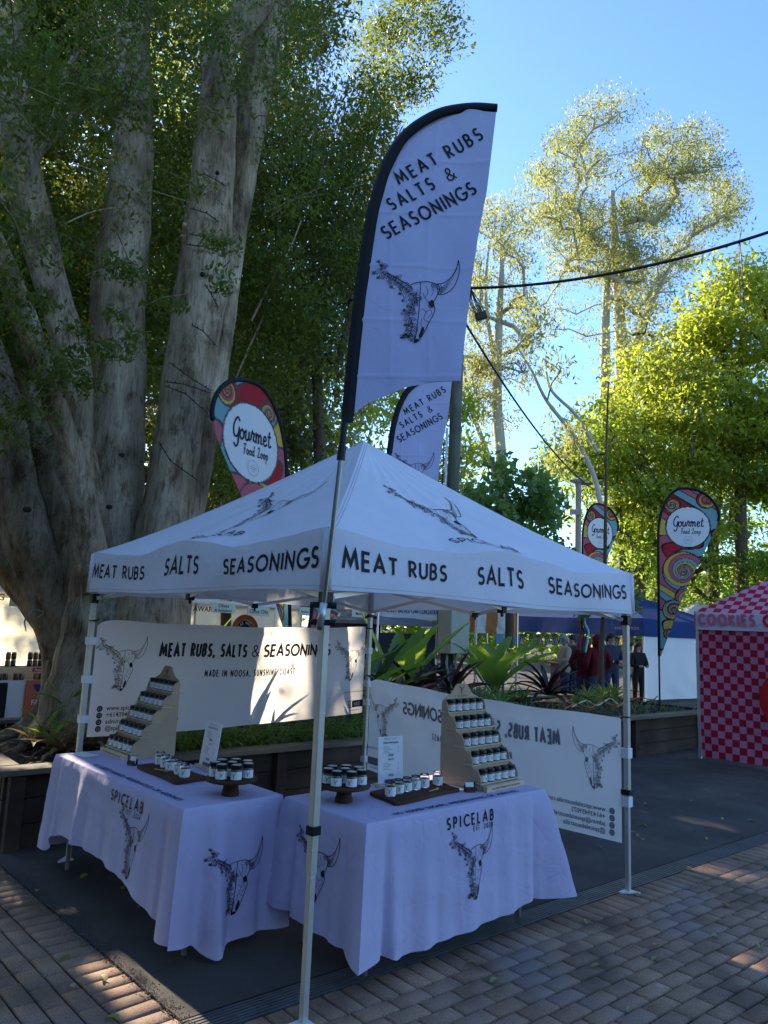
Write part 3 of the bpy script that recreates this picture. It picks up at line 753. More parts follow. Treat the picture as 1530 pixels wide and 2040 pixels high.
for k, (A, B, n) in SIDES.items():
    a0 = np.array([0 if q < 1 else 2.8 for q in A] + [0.]); b0 = np.array([0 if q < 1 else 2.8 for q in B] + [0.]); md = (a0 + b0) / 2; inn = -np.array([n[0], n[1], 0]) * .03
    for (p, q) in ((a0, md), (b0, md)):
        for (z0, z1, o) in ((2.13, 1.885, .0), (1.87, 2.12, .018)):
            b = MB(); b.bar(p + inn + Z3(z0) - np.array([n[0], n[1], 0]) * o, q + inn + Z3(z1) - np.array([n[0], n[1], 0]) * o, .012, .026); b.build('truss_bar', ALU, canopy)
    b = MB(); b.obox(md + inn * 1.3 + Z3(1.878), (.022, 0, 0), (0, .022, 0), (0, 0, .02)); b.obox(md + inn * 1.3 + Z3(1.852), (.008, 0, 0), (0, .008, 0), (0, 0, .016)); b.build('truss_joint', BLACK_PLASTIC, canopy, bevel=.004)
    b = MB(); b.bar(md + inn * 2 + Z3(2.11), np.array([1.4, 1.4, 2.55]), .012, .026); b.build('truss_bar', ALU, canopy)
b = MB(); b.tube([(1.4, 1.4, 2.45), (1.4, 1.4, 3.07)], .02, 10); b.build('centre_pole', ALU, canopy)
b = MB(); b.lathe((1.4, 1.4, 3.06), [(.05, 0), (.06, .02), (.03, .06), (0, .065)], 12); b.build('crown_cap', BLACK_PLASTIC, canopy)
# cloth corner sleeves where two valances meet
for (x, y) in ((S0, S0), (S1, S0), (S0, S1), (S1, S1)):
    b = MB(); b.tube([(x, y, ZT - .012), (x, y, ZB + .004)], [.022, .03], 12); b.build('corner_seam', WHITE_CLOTH, canopy, smooth=True)

# ================================================================== BANNERS HUNG BETWEEN THE LEGS
def banner_fn(P0, P1, zt0, zt1, zb0, zb1, n, ph, sag=.03):
    P0 = np.array(P0, float); P1 = np.array(P1, float); L = np.linalg.norm(P1 - P0)
    def S(x, y):        # x metres from P0, y = 0 at the foot .. 1 at the head
        u = np.asarray(x, float) / L; y = np.asarray(y, float); e = np.clip(4 * u * (1 - u), 0, 1)
        zt = zt0 + (zt1 - zt0) * u - sag * e + .004 * np.sin(21 * u + ph) - .05 * np.exp(-u / .02) - .05 * np.exp(-(1 - u) / .02) * 0; zb = zb0 + (zb1 - zb0) * u - sag * .8 * e
        z = zb + (zt - zb) * y
        o = e ** .5 * (.018 * np.sin(7 * u + 3 * y + ph) + .007 * np.sin(19 * u - 5 * y + ph * 2) + .004 * np.sin(34 * u + 9 * y)) + .012 * np.exp(-((y - .93) / .03) ** 2) * e
        b = P0[:, None] * (1 - u.ravel()) + P1[:, None] * u.ravel()
        return np.stack([(b[0] + n[0] * o.ravel()).reshape(u.shape), (b[1] + n[1] * o.ravel()).reshape(u.shape), z], -1)
    return S, L
def banner_prints(parent, F, L, H, ink, nm):
    b = MB()
    lettering(b, 'MEAT RUBS, SALTS', .095, .525, .70 * H, F, .22, .26, slant=.06, step=.03, fit=.80)
    lettering(b, '&', .095, 1.385, .70 * H, F, .11, step=.03); lettering(b, 'SEASONINGS', .095, 1.50, .70 * H, F, .22, .26, slant=.06, step=.03, fit=.74)
    b.build(nm, ink, parent); b = MB(); lettering(b, 'MADE IN NOOSA, SUNSHINE COAST', .05, .95, .50 * H, F, .18, .34, step=.02, fit=.90)
    b.build(nm, ink, parent)
    for sx_, sz_ in ((.235, .40), (2.53, .39)):
        b = MB(); skull(b, sx_, .38 * H, sz_, F, .85, .03); b.build('skull_print', ink, parent)
    b = MB()
    for i, t in enumerate(('www.spicelabaustralia.com.au', '+61439459072', 'admin@spicelabaustralia.com.au', '@spicelabaustralia')):
        y = (.22 - .057 * i) * H / .82 * .82
        type_on(b, t, .046, .125, y, F, .012)
        ribbon(b, [arc(.075, y + .013, .016, .016, 0, 360, 16)], .011, F); ribbon(b, [arc(.075, y + .013, .005, .005, 0, 360, 8)], .007, F)
    b.build('contact_print', ink, parent); b = MB(); type_on(b, 'find our marketing enquiries:', .026, 2.45, .205, F)
    for i, (t) in enumerate(('WILD',)):
        ribbon(b, [[(2.50, .125), (2.70, .125)]], .006, F); ribbon(b, [[(2.50, .065), (2.70, .065)]], .006, F)
        filled(b, [(2.555, .068), (2.70, .068), (2.70, .122), (2.555, .122)], F); lettering(b, 'U', .034, 2.513, .078, F, .24)
    type_on(b, 'uwild.com.au', .024, 2.53, .030, F); b.build('emblem', ink, parent)
def banner(name, label, P0, P1, z, n, ph, text, parent_seen):
    S, L = banner_fn(P0, P1, *z, n, ph)
    o = thing(name, label, 'banner', P0)
    u, y = np.meshgrid(np.linspace(0, L, 120), np.linspace(0, 1, 30), indexing='ij')
    b = MB(); b.sheet(S(u, y)); sh = b.build('sheet', BANNER_CLOTH, o, smooth=True)
    return o, S, L, sh
H = .84
bl, SL, LL, shL = banner('printed_banner', 'white banner reading MEAT RUBS, SALTS and SEASONINGS, lit from behind with plant shadows', (.045, 2.80, 0), (2.745, 2.80, 0), (1.715, 1.735, .852, .905), (0, -1), .4, 1, 1)
FL_ = on_surface(lambda x, y: SL(x, np.asarray(y) / H), .004, 1)
_t = FL_(np.array([1.0]), np.array([.4]))[0][1]
if _t > SL(np.array([1.0]), np.array([.4 / H]))[0][1]: FL_ = on_surface(lambda x, y: SL(x, np.asarray(y) / H), .004, -1)
banner_prints(shL, FL_, LL, H, INK, 'lettering')
k = MB(); lettering(k, 'WILD', .03, 2.575, .08, lambda u, v: FL_(u, v) + np.array([0, -.001, 0]), .17, .2, slant=.15)
k.build('emblem_lettering', WHITE_PLASTIC, shL)
br, SR, LR, shR = banner('printed_banner', 'right white banner seen from its back, its lettering showing through mirrored', (2.80, 2.755, 0), (2.80, .045, 0), (1.245, 1.17, .372, .312), (-1, 0), 2.2, 1, 1)
# print sits on the far face of this banner; a painted grey copy on the near face stands for it seen through the cloth
SRm = lambda x, y: SR(LR - np.asarray(x, float), np.asarray(y) / H)
FRn = on_surface(SRm, .003, 1)
near = FRn(np.array([1.0]), np.array([.4]))[0][0]
if near > SRm(np.array([1.0]), np.array([.4]))[0][0]: FRn, FRf = on_surface(SRm, .003, -1), on_surface(SRm, .004, 1)
else: FRf = on_surface(SRm, .004, -1)
banner_prints(shR, FRn, LR, H, INK_THROUGH, 'print_showing_through')
banner_prints(shR, FRf, LR, H, INK, 'lettering')
def strap(o, c, dx, dy, hgt, m):
    b = MB(); b.box(c[0] - dx, c[0] + dx, c[1] - dy, c[1] + dy, c[2] - hgt, c[2] + hgt); b.build('strap', m, o, bevel=.004)
for z in (1.55, 1.27, .985): strap(bl, (.005, 2.79, z), .034, .034, .028, WHITE_PLASTIC)
for z in (1.50, 1.18): strap(bl, (2.80, 2.80, z), .027, .027, .03, WHITE_PLASTIC)
for z in (1.0, .46): strap(br, (2.80, 2.80, z), .0275, .0275, .03, WHITE_PLASTIC)
for z in (.93, .60): strap(br, (2.80, .004, z), .030, .030, .036, WHITE_PLASTIC)
strap(br, (2.80, .0, .665), .034, .034, .018, BLACK_PLASTIC)
for o, P, Q in ((bl, (.0, 2.78, 1.70), (.05, 2.80, 1.71)), (br, (2.8, 0, 1.18), (2.8, .05, 1.165)), (bl, (2.8, 2.78, 1.72), (2.74, 2.8, 1.725)), (br, (2.8, 2.79, 1.26), (2.8, 2.75, 1.24))):
    b = MB(); b.tube([P, Q], .006, 6); x, y, z = P; b.tube([(x + .026 * math.cos(t), y + .026 * math.sin(t), z) for t in np.linspace(0, 2 * PI, 13)], .005, 6); b.build('tie_cord', BLACK_PLASTIC, o)
b = MB(); b.box(-.026, .026, -.026, .026, .795, .835); vel = b.build('velcro_band', BLACK_CLOTH, bevel=.004); tag(vel, 'black velcro band wrapped round the front canopy leg near the table cloth', 'strap')

# ================================================================== FEATHER FLAGS ON THE CANOPY
FW = np.array([math.cos(math.radians(-42.5)), math.sin(math.radians(-42.5)), 0]); FN = np.array([FW[1], -FW[0], 0])   # FN towards the lane
POLE = [(.0, 1.80), (.012, 1.98), (.048, 2.56), (.057, 2.72), (.066, 2.95), (.088, 3.34), (.126, 3.774), (.153, 3.927), (.183, 4.054), (.249, 4.212), (.311, 4.292), (.374, 4.347), (.451, 4.396), (.528, 4.424), (.646, 4.444), (.765, 4.442)]
EDGE = [(2.761, .101), (2.80, .14), (2.828, .181), (2.87, .277), (2.904, .35), (2.928, .447), (2.944, .52), (2.946, .611), (3.208, .632), (3.474, .655), (3.718, .683), (3.967, .721), (4.399, .759), (4.442, .765)]
def feather(P0, label, scale_up=0.0):
    P0 = np.array(P0, float)
    o = thing('feather_flag', label, 'flag', P0 + Z3(1.8), group='feather flags on the canopy legs')
    pz = np.array([p[1] for p in POLE]); px_ = np.array([p[0] for p in POLE])
    ez = np.array([p[0] for p in EDGE]); ex_ = np.array([p[1] for p in EDGE])
    def S(u, z):          # u metres along the flag, z height
        u = np.asarray(u, float); z = np.asarray(z, float); d = np.clip(u / .6, 0, 1)
        cr = sum(.0045 * np.exp(-(((z - c_ - .03 * u) / .010) ** 2)) for c_ in (2.95, 3.24, 3.53, 3.82, 4.11)) + sum(.004 * np.exp(-(((u - c_ - .02 * np.sin(3 * z)) / .008) ** 2)) for c_ in (.26, .45))
        o_ = cr * np.minimum(1, d * 4) + .012 * np.exp(-((z - 2.88) / .12) ** 2) * np.sin(24 * u) * d + d * (.022 * np.sin(5 * u + 2.2 * z) + .008 * np.sin(13 * u - 4 * z) + .004 * np.sin(9 * z + 20 * u))
        return P0 + u[..., None] * FW + np.stack([0 * z, 0 * z, z], -1) + o_[..., None] * FN
    rows = np.concatenate([np.linspace(2.762, 2.946, 22), np.linspace(2.95, 4.40, 190), np.linspace(4.402, 4.441, 8)])
    nu = 70; G = np.zeros((len(rows), nu, 3))
    for i, z in enumerate(rows):
        xl = np.interp(z, pz[:14], px_[:14]) if z < 4.424 else np.interp(z, [4.424, 4.442], [.528, .72])
        if z < 2.946: xr = np.interp(z, ez[:8], ex_[:8])
        else: xr = np.interp(z, ez[7:], ex_[7:])
        u = np.linspace(xl, max(xr, xl + .001), nu); G[i] = S(u, np.full(nu, z))
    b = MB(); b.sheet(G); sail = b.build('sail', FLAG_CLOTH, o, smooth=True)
    # dark sleeve along pole and top
    sl = MB(); P = smooth_path([(q[0], q[1]) for q in POLE[3:]], 4); P = np.array(P)
    T = np.gradient(P, axis=0); T /= np.linalg.norm(T, axis=1)[:, None]; N = np.stack([T[:, 1], -T[:, 0]], 1)
    wd = np.full(len(P), .042); wd[-6:] = .034
    def P3(q, off): return P0 + q[0] * FW + Z3(q[1]) + FN * off
    V = []; F = []
    for i in range(len(P)):
        a_, c_ = P[i] - N[i] * .020, P[i] + N[i] * wd[i]
        m_ = P[i] + N[i] * .008
        V += [P3(a_, 0), P3(m_, .02), P3(c_, .006), P3(m_, -.02)]
    for i in range(len(P) - 1):
        for j in range(4):
            k = (j + 1) % 4; F.append((4 * i + j, 4 * i + k, 4 * i + 4 + k, 4 * i + 4 + j))
    F += [(0, 1, 2, 3), (4 * len(P) - 1, 4 * len(P) - 2, 4 * len(P) - 3, 4 * len(P) - 4)]
    sl.add(V, F); sl.build('sleeve', BLACK_CLOTH, o, smooth=True)
    p = MB(); p.tube([P3(q, 0) for q in [(-.012, 1.72), (.0, 1.8), (.012, 1.98), (.048, 2.56), (.057, 2.74)]], .0125, 10); p.build('pole', STEEL, o, smooth=True)
    p = MB(); p.tube([P3((.046, 2.53), 0), P3((.05, 2.60), 0)], .021, 10); p.tube([P3((.05, 2.60), 0), P3((.058, 2.74), 0)], .017, 10); p.build('ferrule', BLACK_PLASTIC, o)
    p = MB(); p.tube([P3((-.011, 1.735), 0), P3((.002, 1.845), 0)], .018, 12); p.build('socket', ALU, o, smooth=True)
    for z in (1.755, 1.835):
        p = MB(); c = P0 + Z3(z) + FW * (-.005); p.obox(c - FN * .018, FW * .042, FN * .012, Z3(.014)); 
        p.tube([c + FW * .042 - FN * .018, c + FW * .066 - FN * .018], .016, 8); p.tube([c - FW * .042 - FN * .018, c - FW * .058 - FN * .018], .014, 8); p.build('clamp', BLACK_PLASTIC, o)
    ang = math.radians(33)
    def mk(cx, cz):
        ca, sa = math.cos(ang), math.sin(ang)
        return lambda u, v: S(cx + np.asarray(u) * ca - np.asarray(v) * sa, cz + np.asarray(u) * sa + np.asarray(v) * ca) + FN * .004
    b = MB(); b2 = MB()
    lettering(b, 'MEAT RUBS', .066, 0, 0, mk(.275, 3.985), .18, .42, fit=.50, step=.02)
    lettering(b, 'SALTS', .066, 0, 0, mk(.243, 3.835), .18, .44, fit=.255, step=.02); lettering(b, '&', .066, 0, 0, mk(.528, 4.02), .12, step=.02)
    lettering(b, 'SEASONINGS', .068, 0, 0, mk(.222, 3.676), .175, .34, fit=.535, step=.02)
    ff = lambda u, v: S(np.asarray(u), np.asarray(v) + .06 * (np.asarray(u) - .4)) + FN * .004
    skull(b2, .40, 3.135, .43, ff, 1.0, .02)
    b.build('lettering', INK, sail); b2.build('skull_print', INK, sail)
    return o
fl1 = feather((-.06, -.06, 0), 'tall white feather flag with black sleeve clamped to the front canopy leg')
fl2 = feather((2.88, 2.88, 0), 'white feather flag on the back canopy leg, half hidden behind the roof')

# ================================================================== TABLES AND THEIR CLOTHS
TZ = .768
class Cloth:
    """a white cloth over a folding table: flat top, hanging skirt with flared corners"""
    def __init__(s, x0, x1, y0, y1, amp, seed, drops, folds=()):
        s.folds = folds
        s.x0, s.x1, s.y0, s.y1 = x0, x1, y0, y1; s.w, s.d = x1 - x0, y1 - y0; s.per = 2 * (s.w + s.d); s.amp = amp; s.dq = np.array([k[0] for k in drops]); s.dl = np.array([k[1] for k in drops])
        r = random.Random(seed); s.ph = [r.uniform(0, 6.28) for _ in range(8)]; s.wd = [r.uniform(.055, .065) for _ in range(4)]
        s.cs = np.array([0, s.w, s.w + s.d, 2 * s.w + s.d, s.per])      # corners: front-left, front-right, back-right, back-left
    def length(s, q):
        q = np.mod(np.asarray(q, float), s.per)
        return sum(np.interp(np.mod(q + k, s.per), s.dq, s.dl) for k in (-.02, 0, .02)) / 3 + .003 * np.sin(q * 9 + s.ph[4])
    def at(s, q, t):
        q = np.mod(np.asarray(q, float), s.per); t = np.asarray(t, float)
        x = np.where(q < s.w, s.x0 + q, np.where(q < s.w + s.d, s.x1, np.where(q < 2 * s.w + s.d, s.x1 - (q - s.w - s.d), s.x0)))
        y = np.where(q < s.w, s.y0, np.where(q < s.w + s.d, s.y0 + (q - s.w), np.where(q < 2 * s.w + s.d, s.y1, s.y1 - (q - 2 * s.w - s.d))))
        nx = np.where(q < s.w, 0., np.where(q < s.w + s.d, 1., np.where(q < 2 * s.w + s.d, 0., -1.)))
        ny = np.where(q < s.w, -1., np.where(q < s.w + s.d, 0., np.where(q < 2 * s.w + s.d, 1., 0.)))
        tt = np.clip(t, 0, 1); off = .010 * np.minimum(1, tt * 12) + .030 * tt + tt * (.008 * np.sin(q * 8.3 + s.ph[0]) + .004 * np.sin(q * 19 + s.ph[1] + 2 * tt))
        off = off + tt ** 1.5 * .004 * np.sin(q * 31 + s.ph[2])
        off = off + .004 * np.exp(-(((np.mod(q, .46) - .23) / .012) ** 2)) * tt + .0035 * np.sin(q * 6 + 9 * tt + s.ph[5]) * np.sin(q * 13 - 7 * tt + s.ph[6]) * np.minimum(1, tt * 4) - .0035 * np.exp(-((tt - .48 - .02 * np.sin(q * 4)) / .012) ** 2)
        for c, A, wd in s.folds: off = off + tt ** .8 * (A * np.exp(-((q - c) / wd) ** 2) - .3 * A * np.exp(-((q - c - 1.9 * wd) / (.5 * wd)) ** 2) - .3 * A * np.exp(-((q - c + 1.9 * wd) / (.5 * wd)) ** 2))
        for k in range(5):
            A = s.amp[k % 4]; c = s.cs[k]; d = np.abs(q - c); sg = (q - c)
            bl = np.clip(1 - d / .17, 0, 1); bl = bl * bl * (3 - 2 * bl)
            dg = [(-.707, -.707), (.707, -.707), (.707, .707), (-.707, .707), (-.707, -.707)][k]
            nx = nx * (1 - bl) + dg[0] * bl; ny = ny * (1 - bl) + dg[1] * bl
            wd = s.wd[k % 4]
            off = off + tt ** .9 * (A * np.exp(-(d / wd) ** 2) - (.016 + .20 * A) * np.exp(-((d - .135) / .026) ** 2) + .012 * np.exp(-((d - .20) / .03) ** 2) + .010 * np.sin(sg * 60 + s.ph[3]) * np.exp(-((d - .1) / .10) ** 2))
        ln = np.sqrt(nx * nx + ny * ny) + 1e-9; nx, ny = nx / ln, ny / ln
        z = TZ - .004 - t * s.length(q)
        return np.stack([x + nx * off, y + ny * off, z], -1)
    def build(s, label):
        o = thing('tablecloth', label, 'tablecloth', (s.x0, s.y0, 0))
        n = 420; q = np.linspace(0, s.per, n, endpoint=False); q = np.sort(np.concatenate([q] + [c + np.linspace(-.2, .2, 60) for c in s.cs[1:4]] + [np.linspace(0, .2, 30), s.per - np.linspace(.001, .2, 30)])); n = len(q)
        rows = [s.at(q, np.full(n, t)) for t in np.concatenate([[0, .015, .04], np.linspace(.08, 1, 26)])]
        e = rows[0].copy(); cx, cy = (s.x0 + s.x1) / 2, (s.y0 + s.y1) / 2
        i1 = e.copy(); i1[:, 0] = np.clip(e[:, 0], s.x0 + .012, s.x1 - .012); i1[:, 1] = np.clip(e[:, 1], s.y0 + .012, s.y1 - .012); i1[:, 2] = TZ
        i0 = e.copy(); i0[:, 0] = np.clip(e[:, 0], s.x0 + .004, s.x1 - .004); i0[:, 1] = np.clip(e[:, 1], s.y0 + .004, s.y1 - .004); i0[:, 2] = TZ - .0015
        allr = [i1, i0] + rows; V = np.concatenate(allr); b = MB(); F = []
        for r in range(len(allr) - 1):
            for j in range(n):
                k = (j + 1) % n; F.append((r * n + j, r * n + k, (r + 1) * n + k, (r + 1) * n + j)[::-1])
        F.append(tuple(range(n)))
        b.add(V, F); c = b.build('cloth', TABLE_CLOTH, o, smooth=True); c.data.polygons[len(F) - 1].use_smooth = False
        hb = MB(); G = np.stack([s.at(np.append(q, q[0]), np.full(n + 1, t)) + 0 for t in (.955, .962)], 0)
        return o, c
    def side(s, q0):
        """print map on a hanging side: x from q0 along the skirt, y = metres below the edge (negative)"""
        def S(u, v): 
            q = q0 + np.asarray(u, float); return s.at(q, -np.asarray(v, float) / s.length(q))
        def f(u, v):
            h = 2e-3; u = np.asarray(u, float); v = np.asarray(v, float); P = S(u, v); du = S(u + h, v) - P; dv = S(u, v + h) - P
            n = np.cross(du, dv); n /= np.linalg.norm(n, axis=1)[:, None] + 1e-12; return P + n * .0035
        return f
def folding_table(x0, x1, y0, y1, label):
    t = thing('folding_table', label, 'table', ((x0 + x1) / 2, (y0 + y1) / 2, 0))
    b = MB(); b.box(x0 + .01, x1 - .01, y0 + .01, y1 - .01, TZ - .05, TZ - .006); b.build('table_top', WHITE_PLASTIC, t)
    for x in (x0 + .12, x1 - .12):
        for y in (y0 + .1, y1 - .1):
            b = MB(); b.tube([(x, y, .003), (x, y, TZ - .05)], .014, 8); b.build('leg', mat('grey_leg', (.2, .2, .21), .5, .5), t)
RT = (.405, 1.925, .085, .79); LT = (-.20, .425, .835, 2.70)
folding_table(*RT, 'folding table with grey legs hidden under the right white cloth')
folding_table(*LT, 'folding table with grey legs hidden under the left white cloth')
RC = Cloth(*RT, amp=(.115, .165, .1, .05), seed=3, folds=[(.42, .018, .05), (.75, .012, .06), (1.12, .016, .05), (4.12, .02, .05)], drops=[(0, .63), (.13, .64), (.19, .665), (.7, .655), (1.2, .64), (1.36, .615), (1.42, .63), (1.62, .63), (1.70, .60), (2.2, .5), (3.7, .55), (4.0, .58), (4.24, .60), (4.31, .625), (4.45, .63)]); rco, rcl = RC.build('white tablecloth with SPICELAB on its long front side, on the right table')
LC = Cloth(*LT, amp=(.05, .03, .05, .03), seed=8, folds=[(.20, .075, .055), (4.89, .05, .04), (4.6, .015, .06), (4.2, .02, .06), (3.7, .02, .06)], drops=[(0, .64), (.09, .66), (.16, .735), (.27, .73), (.34, .70), (.5, .70), (.625, .70), (1, .6), (2.4, .5), (3.0, .62), (3.22, .62), (3.30, .50), (3.45, .46), (3.9, .45), (4.3, .47), (4.6, .52), (4.80, .58), (4.88, .63), (4.98, .64)]); lco, lcl = LC.build('white tablecloth of the left table, running back beside the tree and planter')
b = MB(); f = RC.side(0)
lettering(b, 'SPICELAB', .055, .785, -.105, f, .19, .55, 'c', step=.015, fit=.40); lettering(b, 'EST. 2024', .024, .98, -.142, f, .17, .5, 'r', step=.01, fit=.18)
b.build('lettering', INK, rcl); b = MB(); skull(b, .81, -.50, .37, f, .95, .015); b.build('skull_print', INK, rcl)
b = MB(); f = RC.side(RC.per - RC.d); skull(b, .365, -.475, .36, f, .95, .015); b.build('skull_print', INK, rcl)
top = plane_map((0, 0, TZ), (1, 0, 0), (0, 1, 0), (0, 0, 1), .003)
b = MB(); lettering(b, 'NO ADDED SUGARS, PRESERVATIVES OR ADDITIVES', .034, .65, .125, top, .21, .3, slant=.1, fit=1.06); b.build('lettering', INK_NAVY, rcl)
# left table: long side faces -x, end faces -y
b = MB(); f = LC.side(LC.per - LC.d)
lettering(b, 'SPICELAB', .055, 1.22, -.105, f, .19, .55, 'c', step=.015, fit=.42); lettering(b, 'EST. 2024', .024, 1.42, -.142, f, .17, .5, 'r', step=.01, fit=.18)
b.build('lettering', INK, lcl); b = MB(); skull(b, 1.36, -.47, .37, f, .95, .015); b.build('skull_print', INK, lcl)
b = MB(); f = LC.side(0); skull(b, .335, -.575, .36, f, .95, .015); b.build('skull_print', INK, lcl)
topl = plane_map((0, 0, TZ), (0, -1, 0), (1, 0, 0), (0, 0, 1), .003)
b = MB(); lettering(b, 'NO ADDED SUGARS, PRESERVATIVES OR ADDITIVES', .034, -2.19, -.145, topl, .21, .3, slant=.1, fit=1.18); b.build('lettering', INK_NAVY, lcl)

# ================================================================== WARES
MDF = mat('display_mdf', (0.50, 0.36, 0.23), 0.75, var=0.08, scale=6); MDF_EDGE = mat('display_mdf_pale', (0.62, 0.48, 0.32), 0.75, var=0.08)
BURN = mat('burnt_engraving', (0.09, 0.05, 0.03), 0.9); WALNUT = barkmat('dark_walnut', [(0.035, 0.017, 0.01), (0.075, 0.036, 0.02), (0.12, 0.06, 0.034)], 9, (0.3, 2, 2), 0.15, 0.002)
LABEL = mat('paper_label', (0.78, 0.78, 0.77), 0.7, var=0.02); LID = mat('jar_lid', (0.012, 0.012, 0.012), 0.35, var=0.02)
LIDTOP = mat('lid_sticker', (0.42, 0.41, 0.38), 0.4, var=0.2, scale=30); GLASS = glassmat('jar_glass')
SPICES = [mat('spice_%s' % n, c, 0.9, var=0.3, scale=60) for n, c in (('paprika', (.16, .05, .02)), ('herb', (.09, .085, .035)), ('pepper', (.06, .045, .035)), ('salt', (.4, .36, .3)), ('curry', (.2, .11, .03)))]
def jar(kind, spice):
    """kinds: 'small' on the racks, 'large' on the cake stands, 'open' on the boards; origin at the base, label facing -y"""
    R, Hh = {'small': (.026, .078), 'large': (.0305, .082), 'open': (.031, .078)}[kind]
    r = thing('spice_jar', 'jar', 'jar'); b = MB()
    lidh = .022 if kind != 'open' else 0
    gz = Hh - lidh
    if kind == 'open':
        b.lathe((0, 0, 0), [(.004, .0), (R * .92, .0), (R, .004), (R, gz * .78), (R * .86, gz * .86), (R * .86, gz), (R * .78, gz), (R * .78, gz * .86), (R * .92, gz * .76), (R * .92, .006), (.004, .006)], 20); b.build('glass', GLASS, r, smooth=True, local=True)
        b = MB(); b.lathe((0, 0, .0065), [(0.003, 0), (R * .9, 0), (R * .9, gz * .58), (R * .3, gz * .62), (0.002, gz * .62)], 16); b.build('spice', spice, r, smooth=True, local=True)
    else:
        b.lathe((0, 0, 0), [(R * .9, 0), (R, .004), (R, gz - .008), (R * .88, gz)], 18); sharp(b.build('glass', spice_jar_mat(spice), r, local=True))
        b = MB(); b.lathe((0, 0, gz), [(R * 1.0, 0), (R * 1.03, .002), (R * 1.03, lidh - .002), (R * .97, lidh)], 18); lid = sharp(b.build('lid', LID, r, local=True))
        if kind == 'large':
            b = MB(); b.lathe((0, 0, Hh), [(R * .84, .0002), (R * .84, .0014)], 18); b.build('sticker', LIDTOP, lid, local=True)
    b = MB(); th = np.radians(np.linspace(-210, 30, 22)); z0, z1 = (.006, gz * (.80 if kind != 'open' else .66))
    G = np.array([[(R * 1.03 * math.cos(t), R * 1.03 * math.sin(t), z) for t in th] for z in (z0, z1)]); b.sheet(G); lb = b.build('label', LABEL, r, smooth=True, local=True)
    f = lambda u, v: np.stack([R * 1.045 * np.sin(np.asarray(u) / R), -R * 1.045 * np.cos(np.asarray(u) / R), z0 + np.asarray(v)], -1)
    b = MB(); hh = (z1 - z0); ribbon(b, [[(-.009, hh * .82), (-.003, hh * .55), (-.001, hh * .2)], [(.010, hh * .86), (.006, hh * .6), (.001, hh * .55), (-.001, hh * .2)], [(-.004, hh * .55), (.003, hh * .58)]], .0022, f)
    ribbon(b, [[(-.012, hh * .1), (.012, hh * .1)]], .002, f); b.build('print', mat('label_ink', (.1, .1, .11), .8), lb, local=True)
    return r
_sj = {}
def spice_jar_mat(s):
    if s.name not in _sj:
        mt, nt, b, out = nodes_of('filled_' + s.name); c = s.node_tree.nodes['Color Ramp'].color_ramp.elements[0].color if 'Color Ramp' in s.node_tree.nodes else (.1, .06, .04, 1)
        b.inputs['Base Color'].default_value = c; b.inputs['Roughness'].default_value = 0.6; b.inputs['Coat Weight'].default_value = 1.0; b.inputs['Coat Roughness'].default_value = 0.04
        _sj[s.name] = mt
    return _sj[s.name]
protos = {}
def place_jar(kind, si, x, y, z, rz, label, group):
    k = (kind, si)
    if k not in protos:
        protos[k] = jar(kind, SPICES[si]); o = protos[k]; o.location = (x, y, z); o.rotation_euler = (0, 0, rz); o['label'] = label
    else: o = copy_tree(protos[k], loc=(x, y, z), rz=rz, label=label)
    o['group'] = group; return o
ORD = ['leftmost', 'second', 'middle', 'fourth', 'rightmost']; TIER = ['bottom', 'second lowest', 'middle', 'second highest', 'top']
def rack(label):
    r = thing('display_rack', label, 'display rack'); Wd = .200; th = .006
    prof = [(-.15, .0), (-.15, .50), (-.135, .528), (-.09, .55), (-.062, .585), (-.05, .607), (-.028, .62), (.028, .62), (.05, .607), (.062, .585), (.09, .55), (.135, .528), (.15, .50), (.15, .0)]
    prof = [(a * Wd / .15, z) for a, z in prof]
    b = MB(); b.prism(prof, .372, .378, lambda a, z, t: (a, t, z)); bp = b.build('back_panel', MDF, r, local=True)
    f = plane_map((0, .372, 0), (1, 0, 0), (0, 0, 1), (0, -1, 0), .0015); b = MB(); skull(b, 0, .553, .055, f, 1.4); 
    for i, wv in enumerate((.12, .09)): ribbon(b, [[(-wv / 2, .543 - .007 * i), (wv / 2, .543 - .007 * i)]], .0022, f)
    b.build('engraving', BURN, bp, local=True)
    step = [(.0 + .372, .0), (.372, .50)]
    poly = [(.372, .0), (.372, .50)]
    for k in range(4, -1, -1):
        z = .045 + .1 * k; yf = .045 + .068 * k
        poly += [(yf + .05, z + .078), (yf + .018, z + .06), (yf + .002, z + .022), (yf + .002, z)]
        if k: poly += [(yf + .002, z - .012)]
    poly += [(.047, .0)]
    pp = []
    for q in poly:
        if not pp or q != pp[-1]: pp.append(q)
    for sx in (-1, 1):
        b = MB(); b.prism(pp, sx * Wd - th / 2, sx * Wd + th / 2, lambda y, z, t: (t, y, z)); b.build('side_panel', MDF, r, local=True)
    for k in range(5):
        z = .045 + .1 * k; yf = .040 + .068 * k
        b = MB(); b.box(-Wd - .012, Wd + .012, yf - .006, yf + .078, z - .005, z); b.build('shelf', MDF_EDGE, r, local=True)
        b = MB(); b.box(-Wd + .004, Wd - .004, yf + .008, yf + .013, z - .056 if k else z - .045, z - .006); b.build('riser', MDF, r, local=True)
    b = MB(); b.box(-Wd, Wd, .0, .028, .0, .034); pz = b.build('plinth', MDF_EDGE, r, local=True)
    f = plane_map((0, 0, 0), (1, 0, 0), (0, 0, 1), (0, -1, 0), .0015); b = MB(); lettering(b, 'NO SUGARS, PRESERVATIVES OR ADDITIVES', .009, 0, .012, f, .2, .3, 'c', fit=.3); b.build('lettering', BURN, pz, local=True)
    return r
RZ_R, RZ_L = -.02, -PI / 2
rk = rack('tall wooden tiered rack full of black lidded spice jars on the right table')
